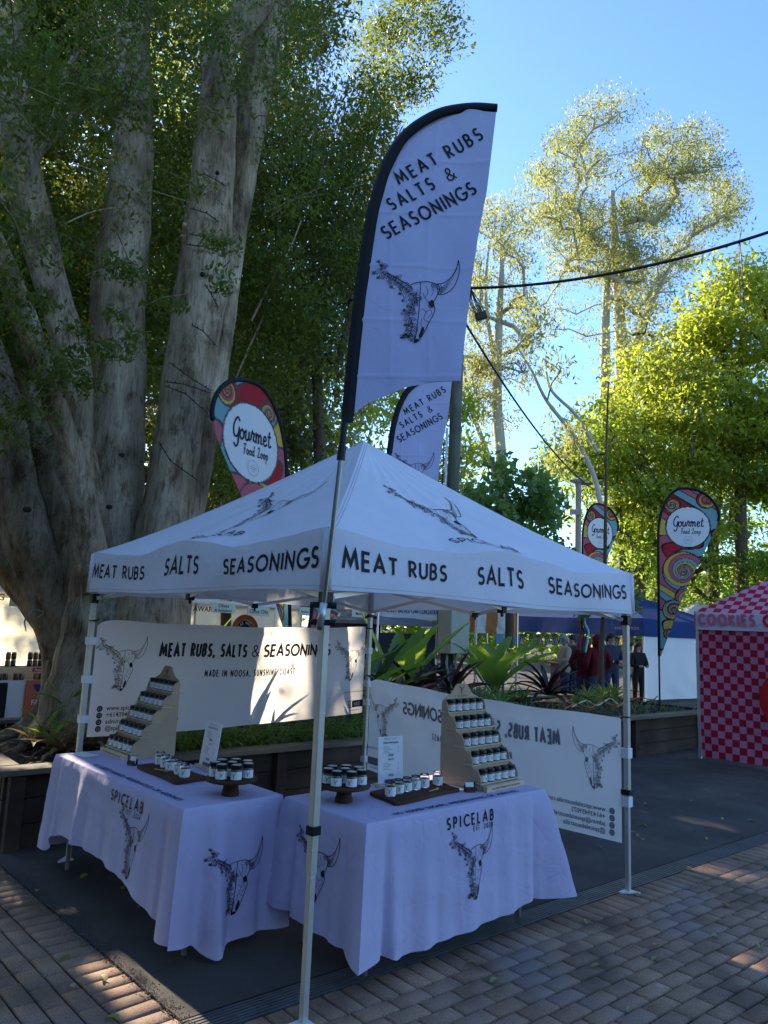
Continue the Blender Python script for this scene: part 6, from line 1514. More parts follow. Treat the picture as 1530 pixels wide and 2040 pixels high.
FIG_LEAF = leafmat('fig_leaf', [(.03, .052, .008), (.05, .082, .012), (.08, .115, .018), (.038, .062, .010)], .42, (.34, .40, .04), .45, .25)
BACK_LEAF = leafmat('dark_back_leaf', [(.042, .052, .012), (.065, .078, .018), (.085, .098, .026), (.045, .058, .014)], .40, (.26, .27, .05), .5)
GUM_LEAF = leafmat('gum_leaf', [(.10, .135, .05), (.15, .175, .065), (.19, .205, .085), (.085, .12, .05), (.19, .17, .075)], .50, (.56, .58, .15), .5, .3)
LIME_LEAF = leafmat('lime_leaf', [(.11, .15, .016), (.15, .19, .022), (.20, .22, .03), (.09, .13, .016)], .56, (.64, .74, .07), .5)
MID_LEAF = leafmat('mid_leaf', [(.07, .12, .025), (.10, .15, .03), (.13, .17, .03), (.055, .10, .02)], .52, (.50, .70, .08), .5)
DEEP_LEAF = leafmat('glossy_leaf', [(.05, .11, .03), (.075, .15, .04), (.10, .17, .05)], .42, (.34, .52, .08), .35, .5)
FIG_BARK = barkmat('fig_bark', [(.12, .078, .045), (.27, .195, .12), (.45, .35, .235), (.62, .52, .39)], 4.2, (1, 1, .26), 1.0, .07, (.42, .36, .30))
GUM_BARK = barkmat('gum_bark', [(.28, .23, .18), (.46, .42, .36), (.60, .56, .5)], 1.2, (1, 1, .3), .2, .02)
BROWN_BARK = barkmat('brown_bark', [(.05, .035, .022), (.11, .08, .055), (.18, .14, .1)], 4, (1, 1, .2), .5, .02)

# ---- the big many-stemmed fig
def lump(ph, amt=.06):
    def f(th, p): return 1 + amt * np.sin(3 * th + ph + p[2] * .9) + amt * .7 * np.sin(5 * th - ph * 2 + p[2] * 1.7) + amt * .5 * np.sin(9 * th + p[2] * 3.1 + ph) + .02 * math.sin(7 * p[2] + ph) + .02 * math.sin(17 * p[2] + 2 * ph)
    return f
fig = thing('fig_tree', 'huge many-stemmed fig tree with pale smooth trunks on the left', 'tree', (1.15, 5.0, .5))
def px_stem(rows, Y0, Y1, nm='trunk', seg=26, amt=.06, squash=1.0):
    """rows: (px x centre, px y, px width), top to bottom; Y0 depth plane at the top, Y1 at the bottom"""
    rows = rows[::-1]; P = []; R = []; n = len(rows)
    for i, (x, y, w) in enumerate(rows):
        Y = Y1 + (Y0 - Y1) * i / max(1, n - 1); p = at_y(x, y, Y); P.append(p); R.append(w / 2 / FPX * ((p - CAM) @ FWD) * squash)
    m_ = (n - 1) * 7 + 1; Pp = smooth_path3(P, 7); Rr = np.interp(np.linspace(0, n - 1, m_), np.arange(n), R)
    b = MB(); b.tube(Pp, Rr, seg, lump=lump(rows[0][0] * .01, amt)); return b.build(nm, FIG_BARK, fig, smooth=True)
px_stem([(285, -420, 40), (275, -150, 50), (266, 60, 62), (263, 300, 78), (243, 500, 99), (236, 600, 103), (237, 750, 105), (230, 900, 112), (228, 1020, 124), (226, 1120, 150), (224, 1220, 168), (214, 1330, 200), (205, 1430, 240), (200, 1490, 320)], 5.4, 4.55, amt=.045)
px_stem([(600, -300, 50), (540, -60, 64), (443, 100, 56), (436, 200, 68), (419, 400, 90), (404, 550, 100), (380, 700, 98), (356, 850, 92), (338, 980, 92), (318, 1100, 104), (302, 1230, 124), (285, 1400, 160), (275, 1480, 200)], 4.7, 4.05, amt=.05)
px_stem([(640, -350, 54), (560, -40, 66), (519, 120, 72), (497, 250, 64), (477, 400, 50), (457, 550, 44), (437, 700, 44), (412, 850, 48), (386, 985, 54), (366, 1100, 58), (340, 1240, 80), (320, 1420, 120)], 5.0, 4.1, amt=.04)
px_stem([(5, -300, 40), (18, 50, 52), (28, 200, 58), (46, 350, 70), (70, 450, 70), (95, 550, 62), (124, 650, 62), (150, 750, 62), (160, 850, 46), (172, 930, 48), (188, 1040, 62), (200, 1180, 90)], 5.0, 4.6)
px_stem([(-60, 380, 34), (-5, 490, 40), (38, 600, 46), (68, 680, 46), (98, 770, 46), (126, 850, 44), (150, 920, 44), (170, 1020, 50), (186, 1140, 70)], 3.9, 4.3, amt=.04)
px_stem([(-150, 500, 60), (-60, 640, 70), (-10, 780, 80), (14, 900, 86), (38, 1000, 92), (66, 1090, 96), (110, 1190, 100), (142, 1290, 104), (150, 1400, 120), (140, 1480, 180)], 5.9, 5.75, amt=.05)
px_stem([(20, 520, 60), (52, 680, 70), (80, 820, 80), (112, 960, 76), (150, 1080, 86), (180, 1220, 110), (190, 1400, 150)], 6.4, 5.4, amt=.06)
px_stem([(-60, 700, 50), (-45, 900, 66), (-25, 1060, 76), (40, 1148, 78), (104, 1240, 74), (130, 1330, 84), (140, 1430, 120)], 9.2, 5.9, amt=.06)
for (rows, Ya, Yb) in (([(128, 1330, 70), (90, 1410, 40), (40, 1452, 28), (-40, 1484, 18)], 5.2, 4.9), ([(150, 1330, 80), (118, 1420, 40), (86, 1462, 30), (40, 1492, 18)], 4.9, 4.1), ([(180, 1340, 80), (165, 1420, 44), (140, 1468, 28), (118, 1500, 16)], 4.9, 4.0), ([(225, 1340, 90), (235, 1430, 50), (250, 1475, 30)], 5.0, 4.2), ([(300, 1380, 70), (340, 1440, 40), (380, 1470, 22)], 5.4, 4.6)):
    px_stem(rows, Ya, Yb, 'root', 12, .08)
kn = MB()
for (x, y, Y, r_) in ((236, 905, 4.2, .022), (400, 542, 4.1, .03), (44, 1015, 4.4, .03), (430, 338, 4.2, .025), (210, 1010, 4.2, .025)):
    p = at_y(x, y, Y); q = p + FWD * .12; kn = MB(); kn.tube([q, q - FWD * .06], [r_, r_ * .8], 10); kn.build('knot', mat('bark_knot', (.025, .016, .012), .9), fig, smooth=True)
for pts, Y in (([(180, 975), (178, 1010), (170, 1060), (168, 1110), (172, 1150)], 4.45), ([(171, 980), (176, 1040), (165, 1120), (160, 1240), (155, 1330)], 4.5), ([(150, 1130), (146, 1240), (144, 1330)], 4.6), ([(68, 1212), (50, 1235), (52, 1258)], 4.6), ([(70, 1214), (86, 1222), (56, 1240)], 4.6), ([(180, 700), (150, 640), (120, 560)], 4.3), ([(0, 730), (40, 770), (70, 810)], 4.4)):
    b = MB(); P = smooth_path3([at_y(x, y, Y) for x, y in pts], 5); b.tube(P, np.linspace(.011, .005, len(P)), 6); b.build('aerial_root', FIG_BARK, fig, smooth=True)
rg = np.random.default_rng(4); tw = MB()
def inside_fig(x, y):
    if y < 110: return x < 885
    if y < 230: return x < 885 - (y - 110) * .85
    if y < 560: return x < 770
    if y < 740: return x < 770 - (y - 560) * 1.05
    if y < 1010: return 360 < x < 560 - (y - 740) * .35 or x < 110
    return False
cl = []; rad = []
for X in np.arange(-120, 900, 70):
    for Yp in np.arange(-140, 1000, 70):
        x, y = X + rg.uniform(-38, 38), Yp + rg.uniform(-38, 38)
        if not inside_fig(x, y): continue
        den = 1.0
        if 60 < y < 260 and 280 < x < 400: den = .55
        if y < 330 and x < 110: den = .7
        if x > 650 and y < 330: den = .8
        if rg.random() > den: continue
        for _ in range(2):
            Y = rg.uniform(5.9, 10.5); cl.append(at_y(x, y, Y)); rad.append(rg.uniform(.5, .9) * (Y + 2.8) / 9.5)
cl = np.array(cl); rad = np.array(rad)
def fig_crown(pts, rad, n, size, nm, seed, droop, shape, ratio=.42, m_=None, gaps=True):
    rng = np.random.default_rng(seed); P = clump_points(pts, rad, n, rng, shape); me = leaf_mesh(nm, P, size, m_ or FIG_LEAF, rng, droop, ratio, open_gaps=gaps)
    me.transform(Matrix.Translation(Vector((-base_of(fig)).tolist()))); return put(nm, me, fig, 'stuff')
fig_crown(cl, rad, 600, .088, 'crown', 1, .5, (1, 1, .8))
# out of frame: the crown spreads on above and shades the whole stall; the left clumps are added
co = []
for _ in range(330):
    x, y = rg.uniform(-7, 7.5), rg.uniform(5, 13); z = rg.uniform(3.0, 8.5)
    q = np.array([x, y, z]) - CAM; w = q @ FWD; px, py = 765 + FPX * (q @ RIGHT) / w, 1020 - FPX * (q @ UP) / w
    if px > -100 and py > -130: continue
    if px > 700 + 0 * py: continue
    co.append((x, y, z))
for _ in range(120): co.append((rg.uniform(-8.5, -3.2), rg.uniform(-2, 6), rg.uniform(1.2, 6.5)))  # unseen clumps added to block sky light from the left
for _ in range(60): co.append((rg.uniform(-3.2, -.75), rg.uniform(7, 9.5), rg.uniform(1.8, 4.8)))  # unseen clumps added to keep the sun off the left paving
co = np.array(co); fig_crown(co, 1.05, 190, .15, 'crown', 2, .4, (1, 1, .8), .55)
# sprays of leaves hanging in front of the trunks
fr = []; frr = []
def spray(x, y, Y, r_): fr.append(at_y(x, y, Y)); frr.append(r_)
for _ in range(250):
    x, y = rg.uniform(-60, 640), rg.uniform(-120, 560) * rg.random() ** .25
    p_ = 1.0 if y < 260 else (.55 if y < 420 else .25)
    if 400 < x < 520 and y > 200: p_ *= .3
    if 280 < x < 400 and 130 < y < 280: p_ *= .35
    if rg.random() < p_: spray(x, y, rg.uniform(3.4, 4.3), rg.uniform(.14, .34))
for (x, y, k_, s_) in ((110, 735, 5, 45), (150, 760, 4, 35), (230, 660, 4, 45), (190, 690, 3, 30), (40, 600, 4, 40), (250, 540, 4, 40), (420, 560, 3, 35), (450, 480, 3, 30), (20, 830, 4, 30), (60, 560, 4, 40)):
    for _ in range(k_): spray(x + rg.normal() * s_, y + rg.normal() * s_ * .6, rg.uniform(3.4, 3.8), rg.uniform(.10, .2))
fr = np.array(fr); frr = np.array(frr); fig_crown(fr, frr, 85, .058, 'leaf_spray', 5, .8, (1.3, 1.3, .7))
b = MB()
for i, p in enumerate(fr):
    d = np.array([rg.normal(), rg.normal(), -.4]); d /= np.linalg.norm(d); L = frr[i] * rg.uniform(1.5, 2.6); b.tube([p - d * L * .6, p + np.array([0, 0, .03]), p + d * L * .6 - Z3(.05)], [.007, .005, .002], 4, cap=False)
for (pts, Ya, w0, w1) in (([(500, 640), (540, 560), (575, 500), (600, 440)], 6.1, .02, .01), ([(440, 820), (520, 640), (560, 560)], 6.3, .016, .01), ([(0, 400), (60, 340), (110, 230), (150, 110), (260, 60)], 4.8, .05, .02), ([(60, 330), (130, 250), (180, 170), (300, 60)], 5.0, .03, .015), ([(180, 150), (260, 140), (340, 118)], 5.1, .014, .008), ([(280, 400), (350, 410), (430, 425)], 5.0, .008, .005), ([(120, 450), (190, 420), (270, 410)], 4.6, .01, .005), ([(500, 30), (560, 10), (640, 20), (720, 40)], 6.5, .03, .01)):
    P = smooth_path3([at_y(x, y, Ya) for x, y in pts], 5); b.tube(P, np.linspace(w0, w1, len(P)), 7, cap=False)
b.build('branches', FIG_BARK, fig, smooth=True, kind='stuff')
# cable of fairy lights wound round the stems
sl = thing('fairy_light_cable', 'thin black cable of fairy lights wound round the pale fig stems', 'fairy lights', at_y(400, 600, 5))
for pts in ([(401, 344), (430, 358), (464, 380)], [(380, 415), (412, 425), (455, 456)], [(376, 466), (410, 472), (454, 487)], [(372, 487), (410, 492), (448, 508)], [(402, 556), (420, 585), (440, 622)], [(378, 645), (405, 660), (432, 690)], [(338, 722), (375, 750), (420, 778)], [(326, 760), (365, 765), (420, 783)], [(328, 768), (370, 785), (412, 822)], [(316, 880), (340, 918), (395, 958)]):
    xs = np.interp(np.linspace(0, 1, 7), np.linspace(0, 1, 3), [q[0] for q in pts]); ys = np.interp(np.linspace(0, 1, 7), np.linspace(0, 1, 3), [q[1] for q in pts])
    P = smooth_path3([at_y(x, y, 4.20 - (y - 344) / 614 * .36 + .20 * (2 * k / 6 - 1) ** 2) for k, (x, y) in enumerate(zip(xs, ys))], 5); b = MB(); b.tube(P, .006, 6)
    for q in P[3::6]: b.tube([np.array(q), np.array(q) + Z3(.022) - FWD * .012], .006, 5)
    b.build('cable', BLACK_PLASTIC, sl, smooth=True)

# ---- trees behind
def px_clumps(poly, D0, D1, n, rng, gap=None):
    """n clump centres inside an outline seen from the lane, between two distances"""
    poly = np.array(poly, float); out = []; x0, y0 = poly.min(0); x1, y1 = poly.max(0)
    while len(out) < n:
        x, y = rng.uniform(x0, x1), rng.uniform(y0, y1); c = False; j = len(poly) - 1
        for i in range(len(poly)):
            if (poly[i, 1] > y) != (poly[j, 1] > y) and x < (poly[j, 0] - poly[i, 0]) * (y - poly[i, 1]) / (poly[j, 1] - poly[i, 1]) + poly[i, 0]: c = not c
            j = i
        if c: out.append(at_d(x, y, rng.uniform(D0, D1)))
    return np.array(out)
def stem(pts, D): return [at_d(x, y, D) for x, y in pts]
def pxr(ws, D): return [w / 2 / FPX * D for w in ws]
r1 = np.random.default_rng(21)
# weeping dark tree right of the fig
cw = px_clumps([(470, 230), (640, 200), (760, 260), (770, 560), (700, 760), (560, 740), (470, 560)], 13, 16, 46, r1)
tree('weeping_tree', 'dark weeping tree filling the gap between fig stems and feather flag', [(stem([(640, 1250), (640, 1000), (630, 700), (620, 400)], 14.5), pxr([30, 28, 22, 8], 14.5))], cw, 1.05, 620, .12, BACK_LEAF, BROWN_BARK, 31, 1.6, .3, (1, 1, 1.15), .02)
# tall gum, two pale stems
gum_top = [(1040, 470), (1075, 300), (1130, 240), (1215, 185), (1265, 195), (1330, 260), (1400, 225), (1440, 330), (1478, 410), (1420, 500), (1330, 560), (1270, 640), (1200, 560), (1100, 540)]
D = 34.0
cg = np.concatenate([px_clumps(gum_top, D - 2.5, D + 2.5, 230, r1), px_clumps([(1080, 520), (1330, 540), (1380, 650), (1250, 720), (1120, 690), (1050, 620)], D - 2, D + 2, 22, r1)])
tree('gum_tree', 'tall pale trunked gum tree with an airy olive crown against the sky', [(stem([(1240, 1260), (1238, 1000), (1232, 820), (1240, 730), (1232, 600), (1225, 470), (1220, 380)], D), pxr([40, 36, 34, 28, 20, 14, 8], D)), (stem([(1238, 960), (1208, 820), (1206, 700), (1208, 590), (1215, 500)], D), pxr([28, 22, 19, 15, 8], D)), (stem([(1236, 790), (1262, 700), (1300, 600), (1340, 520)], D), pxr([22, 17, 12, 7], D))], cg, r1.uniform(.55, 1.15, len(cg)), 210, .15, GUM_LEAF, GUM_BARK, 33, .9, .3, (1.1, 1.1, .7), .024, gaps=False, start=4, maxr=.16)
D = 29.0
cg = np.concatenate([px_clumps([(950, 420), (1010, 390), (1050, 440), (1050, 560), (1060, 700), (1030, 850), (960, 880), (930, 700), (925, 560)], D - 2, D + 2, 70, r1), px_clumps([(860, 480), (960, 400), (960, 760), (880, 800)], D - 1, D + 3, 20, r1)])
tree('gum_tree', 'slimmer gum tree with upright pale stems just right of the feather flag', [(stem([(1003, 1250), (1000, 950), (990, 800), (994, 640), (1000, 520), (1000, 450)], D), pxr([26, 23, 20, 15, 10, 6], D)), (stem([(1000, 980), (955, 860), (935, 800), (920, 700)], D), pxr([13, 10, 8, 5], D)), (stem([(995, 780), (972, 640), (968, 560), (975, 480)], D), pxr([10, 8, 6, 4], D))], cg, r1.uniform(.45, .85, len(cg)), 210, .14, GUM_LEAF, GUM_BARK, 35, 1.2, .28, (1, 1, .95), .02, gaps=False, start=3, maxr=.1)
# leaning bare gum limb in the gap of sky
D = 24.0
cg = px_clumps([(1040, 600), (1110, 560), (1140, 700), (1100, 780), (1160, 850), (1120, 960), (1090, 960), (1060, 700)], D - 1, D + 1, 10, r1)
tree('leaning_gum', 'thin leaning gum with sparse leaves in the gap of blue sky', [(stem([(1205, 1250), (1195, 1000), (1150, 880), (1090, 800), (1060, 740), (1030, 690)], D), pxr([15, 12, 9, 7, 5, 3], D)), (stem([(1190, 900), (1150, 830), (1100, 780), (1088, 740)], D), pxr([9, 7, 6, 4], D))], cg, .7, 110, .2, GUM_LEAF, GUM_BARK, 36, 1.2, .28, (1, 1, .8), .02, gaps=False, start=3)
# lime green trees on the right
D = 22.0
for i, (lab, poly, n, D, lf, nl, ls, sd, trunk) in enumerate((
    ('tall bright lime green tree at the right edge of the photo', [(1390, 560), (1470, 520), (1530, 500), (1680, 480), (1750, 800), (1600, 1000), (1400, 960), (1360, 820), (1370, 650)], 105, 28.0, LIME_LEAF, 330, .22, 41, [(1480, 1250), (1475, 1000), (1470, 800), (1480, 640)]),
    ('lime green feathery tree in the middle right, behind the swirl flags', [(1240, 760), (1310, 690), (1400, 700), (1420, 900), (1400, 1080), (1300, 1110), (1190, 1000), (1150, 880)], 85, 28.0, LIME_LEAF, 330, .19, 42, [(1275, 1250), (1270, 1080), (1262, 950), (1280, 820)]),
    ('yellow green gum sapling rising over the feathery trees', [(1250, 640), (1330, 600), (1400, 680), (1390, 760), (1300, 800), (1230, 780)], 20, 30.0, GUM_LEAF, 200, .17, 43, [(1310, 1250), (1310, 1000), (1320, 850), (1325, 720)]),
    ('dark green bank of trees behind the cookie tent', [(1330, 900), (1540, 860), (1720, 860), (1720, 1230), (1480, 1240), (1300, 1230), (1260, 1100)], 120, 29.0, MID_LEAF, 340, .19, 44, [(1420, 1280), (1420, 1150), (1425, 1050), (1440, 950)]),
    ('feathery dark green tree around the far pole', [(1110, 880), (1180, 820), (1280, 860), (1300, 960), (1290, 1150), (1200, 1130), (1150, 1000), (1090, 930)], 44, 27.5, MID_LEAF, 230, .17, 45, [(1250, 1280), (1245, 1150), (1235, 1050), (1225, 930)]))):
    c_ = px_clumps(poly, D - 2.2, D + 2.2, n, r1)
    tree('leafy_tree', lab, [(stem(trunk, D), pxr([26, 22, 16, 8], D))], c_, .95 * D / 22, nl, ls, lf, BROWN_BARK, sd, .2, .42, (1.3, 1.3, .42), .03, group=None, gaps=False, start=2, maxr=.12)
# round glossy broadleaf tree
D = 17.0
c_ = px_clumps([(930, 960), (990, 920), (1050, 935), (1100, 980), (1130, 1040), (1110, 1120), (1000, 1120), (920, 1080)], D - 1.2, D + 1.2, 60, r1)
tree('broadleaf_tree', 'rounded glossy dark green broadleaf tree behind the canopy roof', [(stem([(1015, 1290), (1015, 1180), (1012, 1080), (1015, 1000)], D), pxr([18, 16, 12, 6], D))], c_, .42, 75, .17, DEEP_LEAF, BROWN_BARK, 46, .5, .6, (1, 1, .8), .02, gaps=False, start=2)
# yellow backlit trees seen under the fig crown
D = 23.0
for i, (lab, poly, n, D, trunk, lf) in enumerate((('sunlit yellow green tree with a pale forked trunk behind the canopy peak', [(560, 760), (640, 720), (720, 740), (770, 820), (740, 950), (640, 960), (560, 900)], 36, 21.0, [(640, 1250), (638, 1000), (642, 880), (668, 800)], LIME_LEAF),
    ('yellow green tree filling the space between rear flag and power pole', [(700, 700), (800, 740), (900, 780), (960, 860), (930, 980), (840, 980), (740, 900)], 40, 24.0, [(850, 1250), (848, 1050), (850, 930), (846, 840)], LIME_LEAF),
    ('shady green tree between the fig stems and swirl flag', [(360, 700), (470, 700), (600, 780), (600, 900), (520, 1080), (400, 1080), (370, 900)], 46, 15.0, [(450, 1250), (452, 1050), (455, 900), (450, 780)], BACK_LEAF),
    ('sunlit tree glimpsed through the dark left side of the fig', [(-200, 0), (120, 0), (140, 400), (120, 1000), (0, 1050), (-200, 900)], 46, 19.0, [(20, 1250), (22, 900), (30, 600), (25, 300)], LIME_LEAF),
    ('sunlit tree glimpsed through the fig crown between the stems', [(250, 100), (440, 80), (460, 640), (330, 640), (250, 400)], 30, 20.0, [(360, 1250), (360, 900), (350, 600), (345, 350)], LIME_LEAF))):
    c_ = px_clumps(poly, D - 1.8, D + 1.8, n, r1)
    tree('back_tree', lab, [(stem(trunk, D), pxr([22, 18, 14, 7], D))], c_, .9, 230, .16, lf, GUM_BARK if i < 2 else BROWN_BARK, 51 + i, .5, .4, (1, 1, .7), .03, start=1)
# tall shade trees out beyond the stalls (their shade lies over the lane)
cs_ = []
for _ in range(240):
    x, y, z = r1.uniform(3, 17), r1.uniform(24, 31), r1.uniform(7, 19)
    q = np.array([x, y, z]) - CAM; w = q @ FWD; px, py = 765 + FPX * (q @ RIGHT) / w, 1020 - FPX * (q @ UP) / w
    if px > 640: continue
    cs_.append((x, y, z))
cs_ = np.array(cs_); tree('shade_tree', 'tall dark tree beyond the tents glimpsed through fig leaves', [([(8, 28, 0), (8, 28, 6), (8.2, 28, 11), (8, 28, 16)], [.4, .35, .25, .1])], cs_, 1.5, 300, .28, BACK_LEAF, BROWN_BARK, 61, .4, .5, (1, 1, .8), .05, start=1)
# unseen leaf mass added behind the viewer: it shades what faces it
r3 = np.random.default_rng(91); P = []
for a_ in np.linspace(148, 292, 40):
    for _ in range(5):
        D_ = r3.uniform(7.5, 12); P.append((CAM[0] + D_ * math.cos(math.radians(a_ + r3.normal() * 2)), CAM[1] + D_ * math.sin(math.radians(a_)), r3.uniform(.8, 4.6)))
P = np.array(P); me = leaf_mesh('shade_foliage_behind', clump_points(P, 1.35, 85, r3, (1, 1, .9)), .42, BACK_LEAF, r3, 0, .6, 0, False); tag(put('added_shade_foliage', me, None, 'stuff'), 'unseen mass of dark leaves added behind the viewer to shade the stall', 'added_shade_foliage')
# far bushland closing the horizon
r2 = np.random.default_rng(77); P = []
for a_ in np.linspace(-.85, .85, 120):
    for _ in range(3):
        Df = r2.uniform(44, 58); d = FWD * np.array([1, 1, 0]); d /= np.linalg.norm(d); rt = np.array([RIGHT[0], RIGHT[1], 0]); c_ = CAM * np.array([1, 1, 0]) + d * Df + rt * math.tan(a_) * Df; c_[2] = r2.uniform(.5, 6.5) + (2 if a_ < 0 else 0); P.append(c_)
P = np.array(P); me = leaf_mesh('bushland', clump_points(P, 2.2, 150, r2, (1, 1, .8)), .5, MID_LEAF, r2, 0, .55, 0, False); bo = put('bushland', me, None, 'stuff'); tag(bo, 'dark line of bushland far behind the tents', 'bushland')

# ================================================================== PLANTS IN THE PLANTER
def blade(b, p, az, L, w, rise, bend, n=7, cup=.25, twist=0.0, prof=None):
    """arching strap leaf: rises from p towards az and bends over"""
    p = np.array(p, float); d = np.array([math.cos(az), math.sin(az), 0]); s = np.array([-d[1], d[0], 0]); V = []; ang = rise; q = p.copy(); st = L / n
    for i in range(n + 1):
        t = i / n; ww = w * (prof(t) if prof else (math.sin(PI * (t * .86 + .14)) ** .7)); up = np.array([-d[0] * math.sin(ang), -d[1] * math.sin(ang), math.cos(ang)])
        V += [q - s * ww / 2 + up * cup * ww, q, q + s * ww / 2 + up * cup * ww]
        q = q + (d * math.cos(ang) + Z3(math.sin(ang))) * st; ang -= bend / n * (.5 + t)
    b.add(V, [(3 * i + j, 3 * i + j + 1, 3 * i + j + 4, 3 * i + j + 3) for i in range(n) for j in (0, 1)])
def rosette(name, label, cat, p, n, L, w, m_, rng, rise=(.5, 1.35), bend=(.6, 1.4), cup=.3, prof=None, nseg=8, kind_leaf='leaf', group=None, uniform=True):
    o = thing(name, label, cat, p, group)
    for i in range(n):
        f = i / n; az = i * 2.39996 + rng.normal() * .15; b = MB(); ls = L * rng.uniform(.75, 1.1)
        blade(b, p, az, ls, w * rng.uniform(.85, 1.1), rise[1] + (rise[0] - rise[1]) * f + rng.normal() * .06, rng.uniform(*bend), nseg, cup, prof=prof); b.build(kind_leaf, m_, o, smooth=True)
    return o
BROM_DARK = leafmat('dark_bromeliad', [(.025, .012, .013), (.04, .018, .016), (.02, .02, .017)], .12, (.12, .03, .03), .3, .5)
BROM_GREEN = leafmat('bromeliad_green', [(.07, .16, .025), (.11, .21, .035), (.05, .13, .03)], .38, (.4, .58, .06), .32, .6)
NEST = leafmat('birdsnest_leaf', [(.09, .19, .04), (.12, .23, .05)], .42, (.45, .62, .06), .32, .6)
STRAP = leafmat('strap_grass', [(.09, .17, .035), (.15, .23, .05), (.22, .26, .08), (.06, .13, .03)], .34, (.35, .5, .08), .45)
DRY = leafmat('dry_leaf', [(.22, .14, .07), (.32, .21, .10), (.14, .09, .05)], .25, (.4, .25, .1), .7)
rp_ = np.random.default_rng(9)
def pxy(x, Y, z=.58): 
    d = ray(x, 1235); t = (Y - CAM[1]) / d[1]; q = CAM + d * t; return np.array([q[0], Y, z])
ribbed = lambda t: (math.sin(PI * min(1, t * .82 + .12)) ** .8) * (1 + .07 * math.cos(26 * PI * t))
wide = lambda t: (math.sin(PI * min(1, t * .80 + .14)) ** .8)
rosette('bromeliad', 'bright green bromeliad standing above the left banner beside the fig', 'bromeliad', pxy(392, 3.95, 1.05), 16, .85, .085, BROM_GREEN, rp_, (.6, 1.45), (.3, .9))
rosette('bromeliad', 'smaller green bromeliad behind the left banner, right of the bright one', 'bromeliad', pxy(452, 3.75, .80), 12, .72, .05, BROM_GREEN, rp_, (.3, 1.2), (.6, 1.4))
rosette('bromeliad', 'broad green leaved bromeliad behind the left banner near the back leg', 'bromeliad', pxy(690, 3.9, .70), 14, 1.05, .12, BROM_GREEN, rp_, (.5, 1.45), (.3, 1.0), prof=wide)
rosette('bromeliad', 'dark leaved plant behind the left banner under the coffee tent', 'bromeliad', pxy(625, 3.7, .72), 12, .8, .06, BROM_DARK, rp_, (.4, 1.3), (.4, 1.2))
rosette('bromeliad', 'large dark green bromeliad right of the back canopy leg', 'bromeliad', pxy(752, 4.2, .78), 16, 1.05, .11, leafmat('deep_green_brom', [(.02, .05, .018), (.035, .075, .025)], .2, (.15, .25, .04), .35, .5), rp_, (.35, 1.2), (.4, 1.2), prof=wide)
rosette('bromeliad', 'big purple black bromeliad below the electrical box', 'bromeliad', pxy(842, 4.7, .72), 18, .95, .12, BROM_DARK, rp_, (.15, 1.15), (.4, 1.1), prof=wide)
rosette('bromeliad', 'broad dark green bromeliad low behind the top of the right banner', 'bromeliad', pxy(800, 4.0, .72), 18, .8, .12, BROM_DARK, rp_, (.15, 1.0), (.4, 1.1), prof=wide, nseg=8)
rosette('bromeliad', 'dark bromeliad between the electrical box leads and the large fern', 'bromeliad', pxy(905, 5.6, .68), 16, .9, .11, BROM_DARK, rp_, (.2, 1.2), (.4, 1.1), prof=wide)
rosette('bromeliad', 'big dark bromeliad with shiny arching leaves right of the fern', 'bromeliad', pxy(1092, 4.75, .70), 22, .92, .10, BROM_DARK, rp_, (.05, 1.1), (.5, 1.5))
rosette('birds_nest_fern', 'large pale green ribbed fern standing up behind the right rack', 'fern', pxy(985, 6.0, .60), 13, 1.45, .36, NEST, rp_, (.6, 1.4), (.3, 1.0), .22, prof=ribbed, nseg=26)
rosette('birds_nest_fern', 'broad backlit lime leaf plant just right of the back canopy leg', 'fern', pxy(795, 5.4, .62), 8, 1.55, .36, NEST, rp_, (.7, 1.4), (.2, .8), .15, prof=ribbed, nseg=26)
for i, (x, Y, n, L) in enumerate(((905, 5.0, 20, .45), (940, 5.3, 22, .5), (975, 5.0, 22, .42), (1010, 5.2, 22, .45), (1045, 5.0, 20, .40), (930, 4.4, 18, .35), (1000, 4.3, 20, .35), (1150, 4.4, 18, .26))):
    rosette('strappy_plant', f'small bright green strappy plant in the garden bed, {["leftmost beside the box leads", "second from the left", "under the large fern", "just right of the large fern", "beside the shiny dark bromeliad", "front left under the leads", "front centre below the fern", "small one on the bare soil"][i]}', 'plant', pxy(x, Y, .6), n, L, .035, BROM_GREEN, rp_, (.1, 1.2), (.6, 1.8), nseg=5, group='strappy plants in the garden bed')
for i, (x, Y) in enumerate(((1170, 4.5), (1200, 4.6), (1222, 4.5))):
    rosette('fern_tuft', f'low feathery green tuft on the soil near the right canopy leg, {["left one", "middle one", "right one"][i]}', 'plant', pxy(x, Y, .6), 34, .42, .03, STRAP, rp_, (.15, 1.3), (.7, 1.6), nseg=5, group='low tufts by the canopy leg')
for i, (x, Y, z, n, L, m_, lab) in enumerate(((128, 3.9, .62, 8, .34, BROM_GREEN, 'green bromeliad with sunlit leaves at the foot of the fig'), (112, 4.3, .62, 6, .42, BROM_GREEN, 'green leaved plant leaning on the fig root'), (150, 3.75, .60, 26, .34, DRY, 'heap of dry brown bromeliad leaves beside the left canopy leg'), (205, 3.8, .60, 24, .45, DRY, 'dry brown leaves behind the left banner bottom corner'), (150, 4.4, .85, 6, .55, BROM_GREEN, 'long leaf plant against the fig trunk behind the left leg'), (95, 4.1, .6, 10, .34, DRY, 'dead brown stalks on the fig roots'))):
    rosette('dry_plant' if m_ is DRY else 'bromeliad', lab, 'plant', pxy(x, Y, z), n, L, .05, m_, rp_, (.05, 1.2) if m_ is DRY else (.4, 1.3), (.5, 1.8), nseg=6)
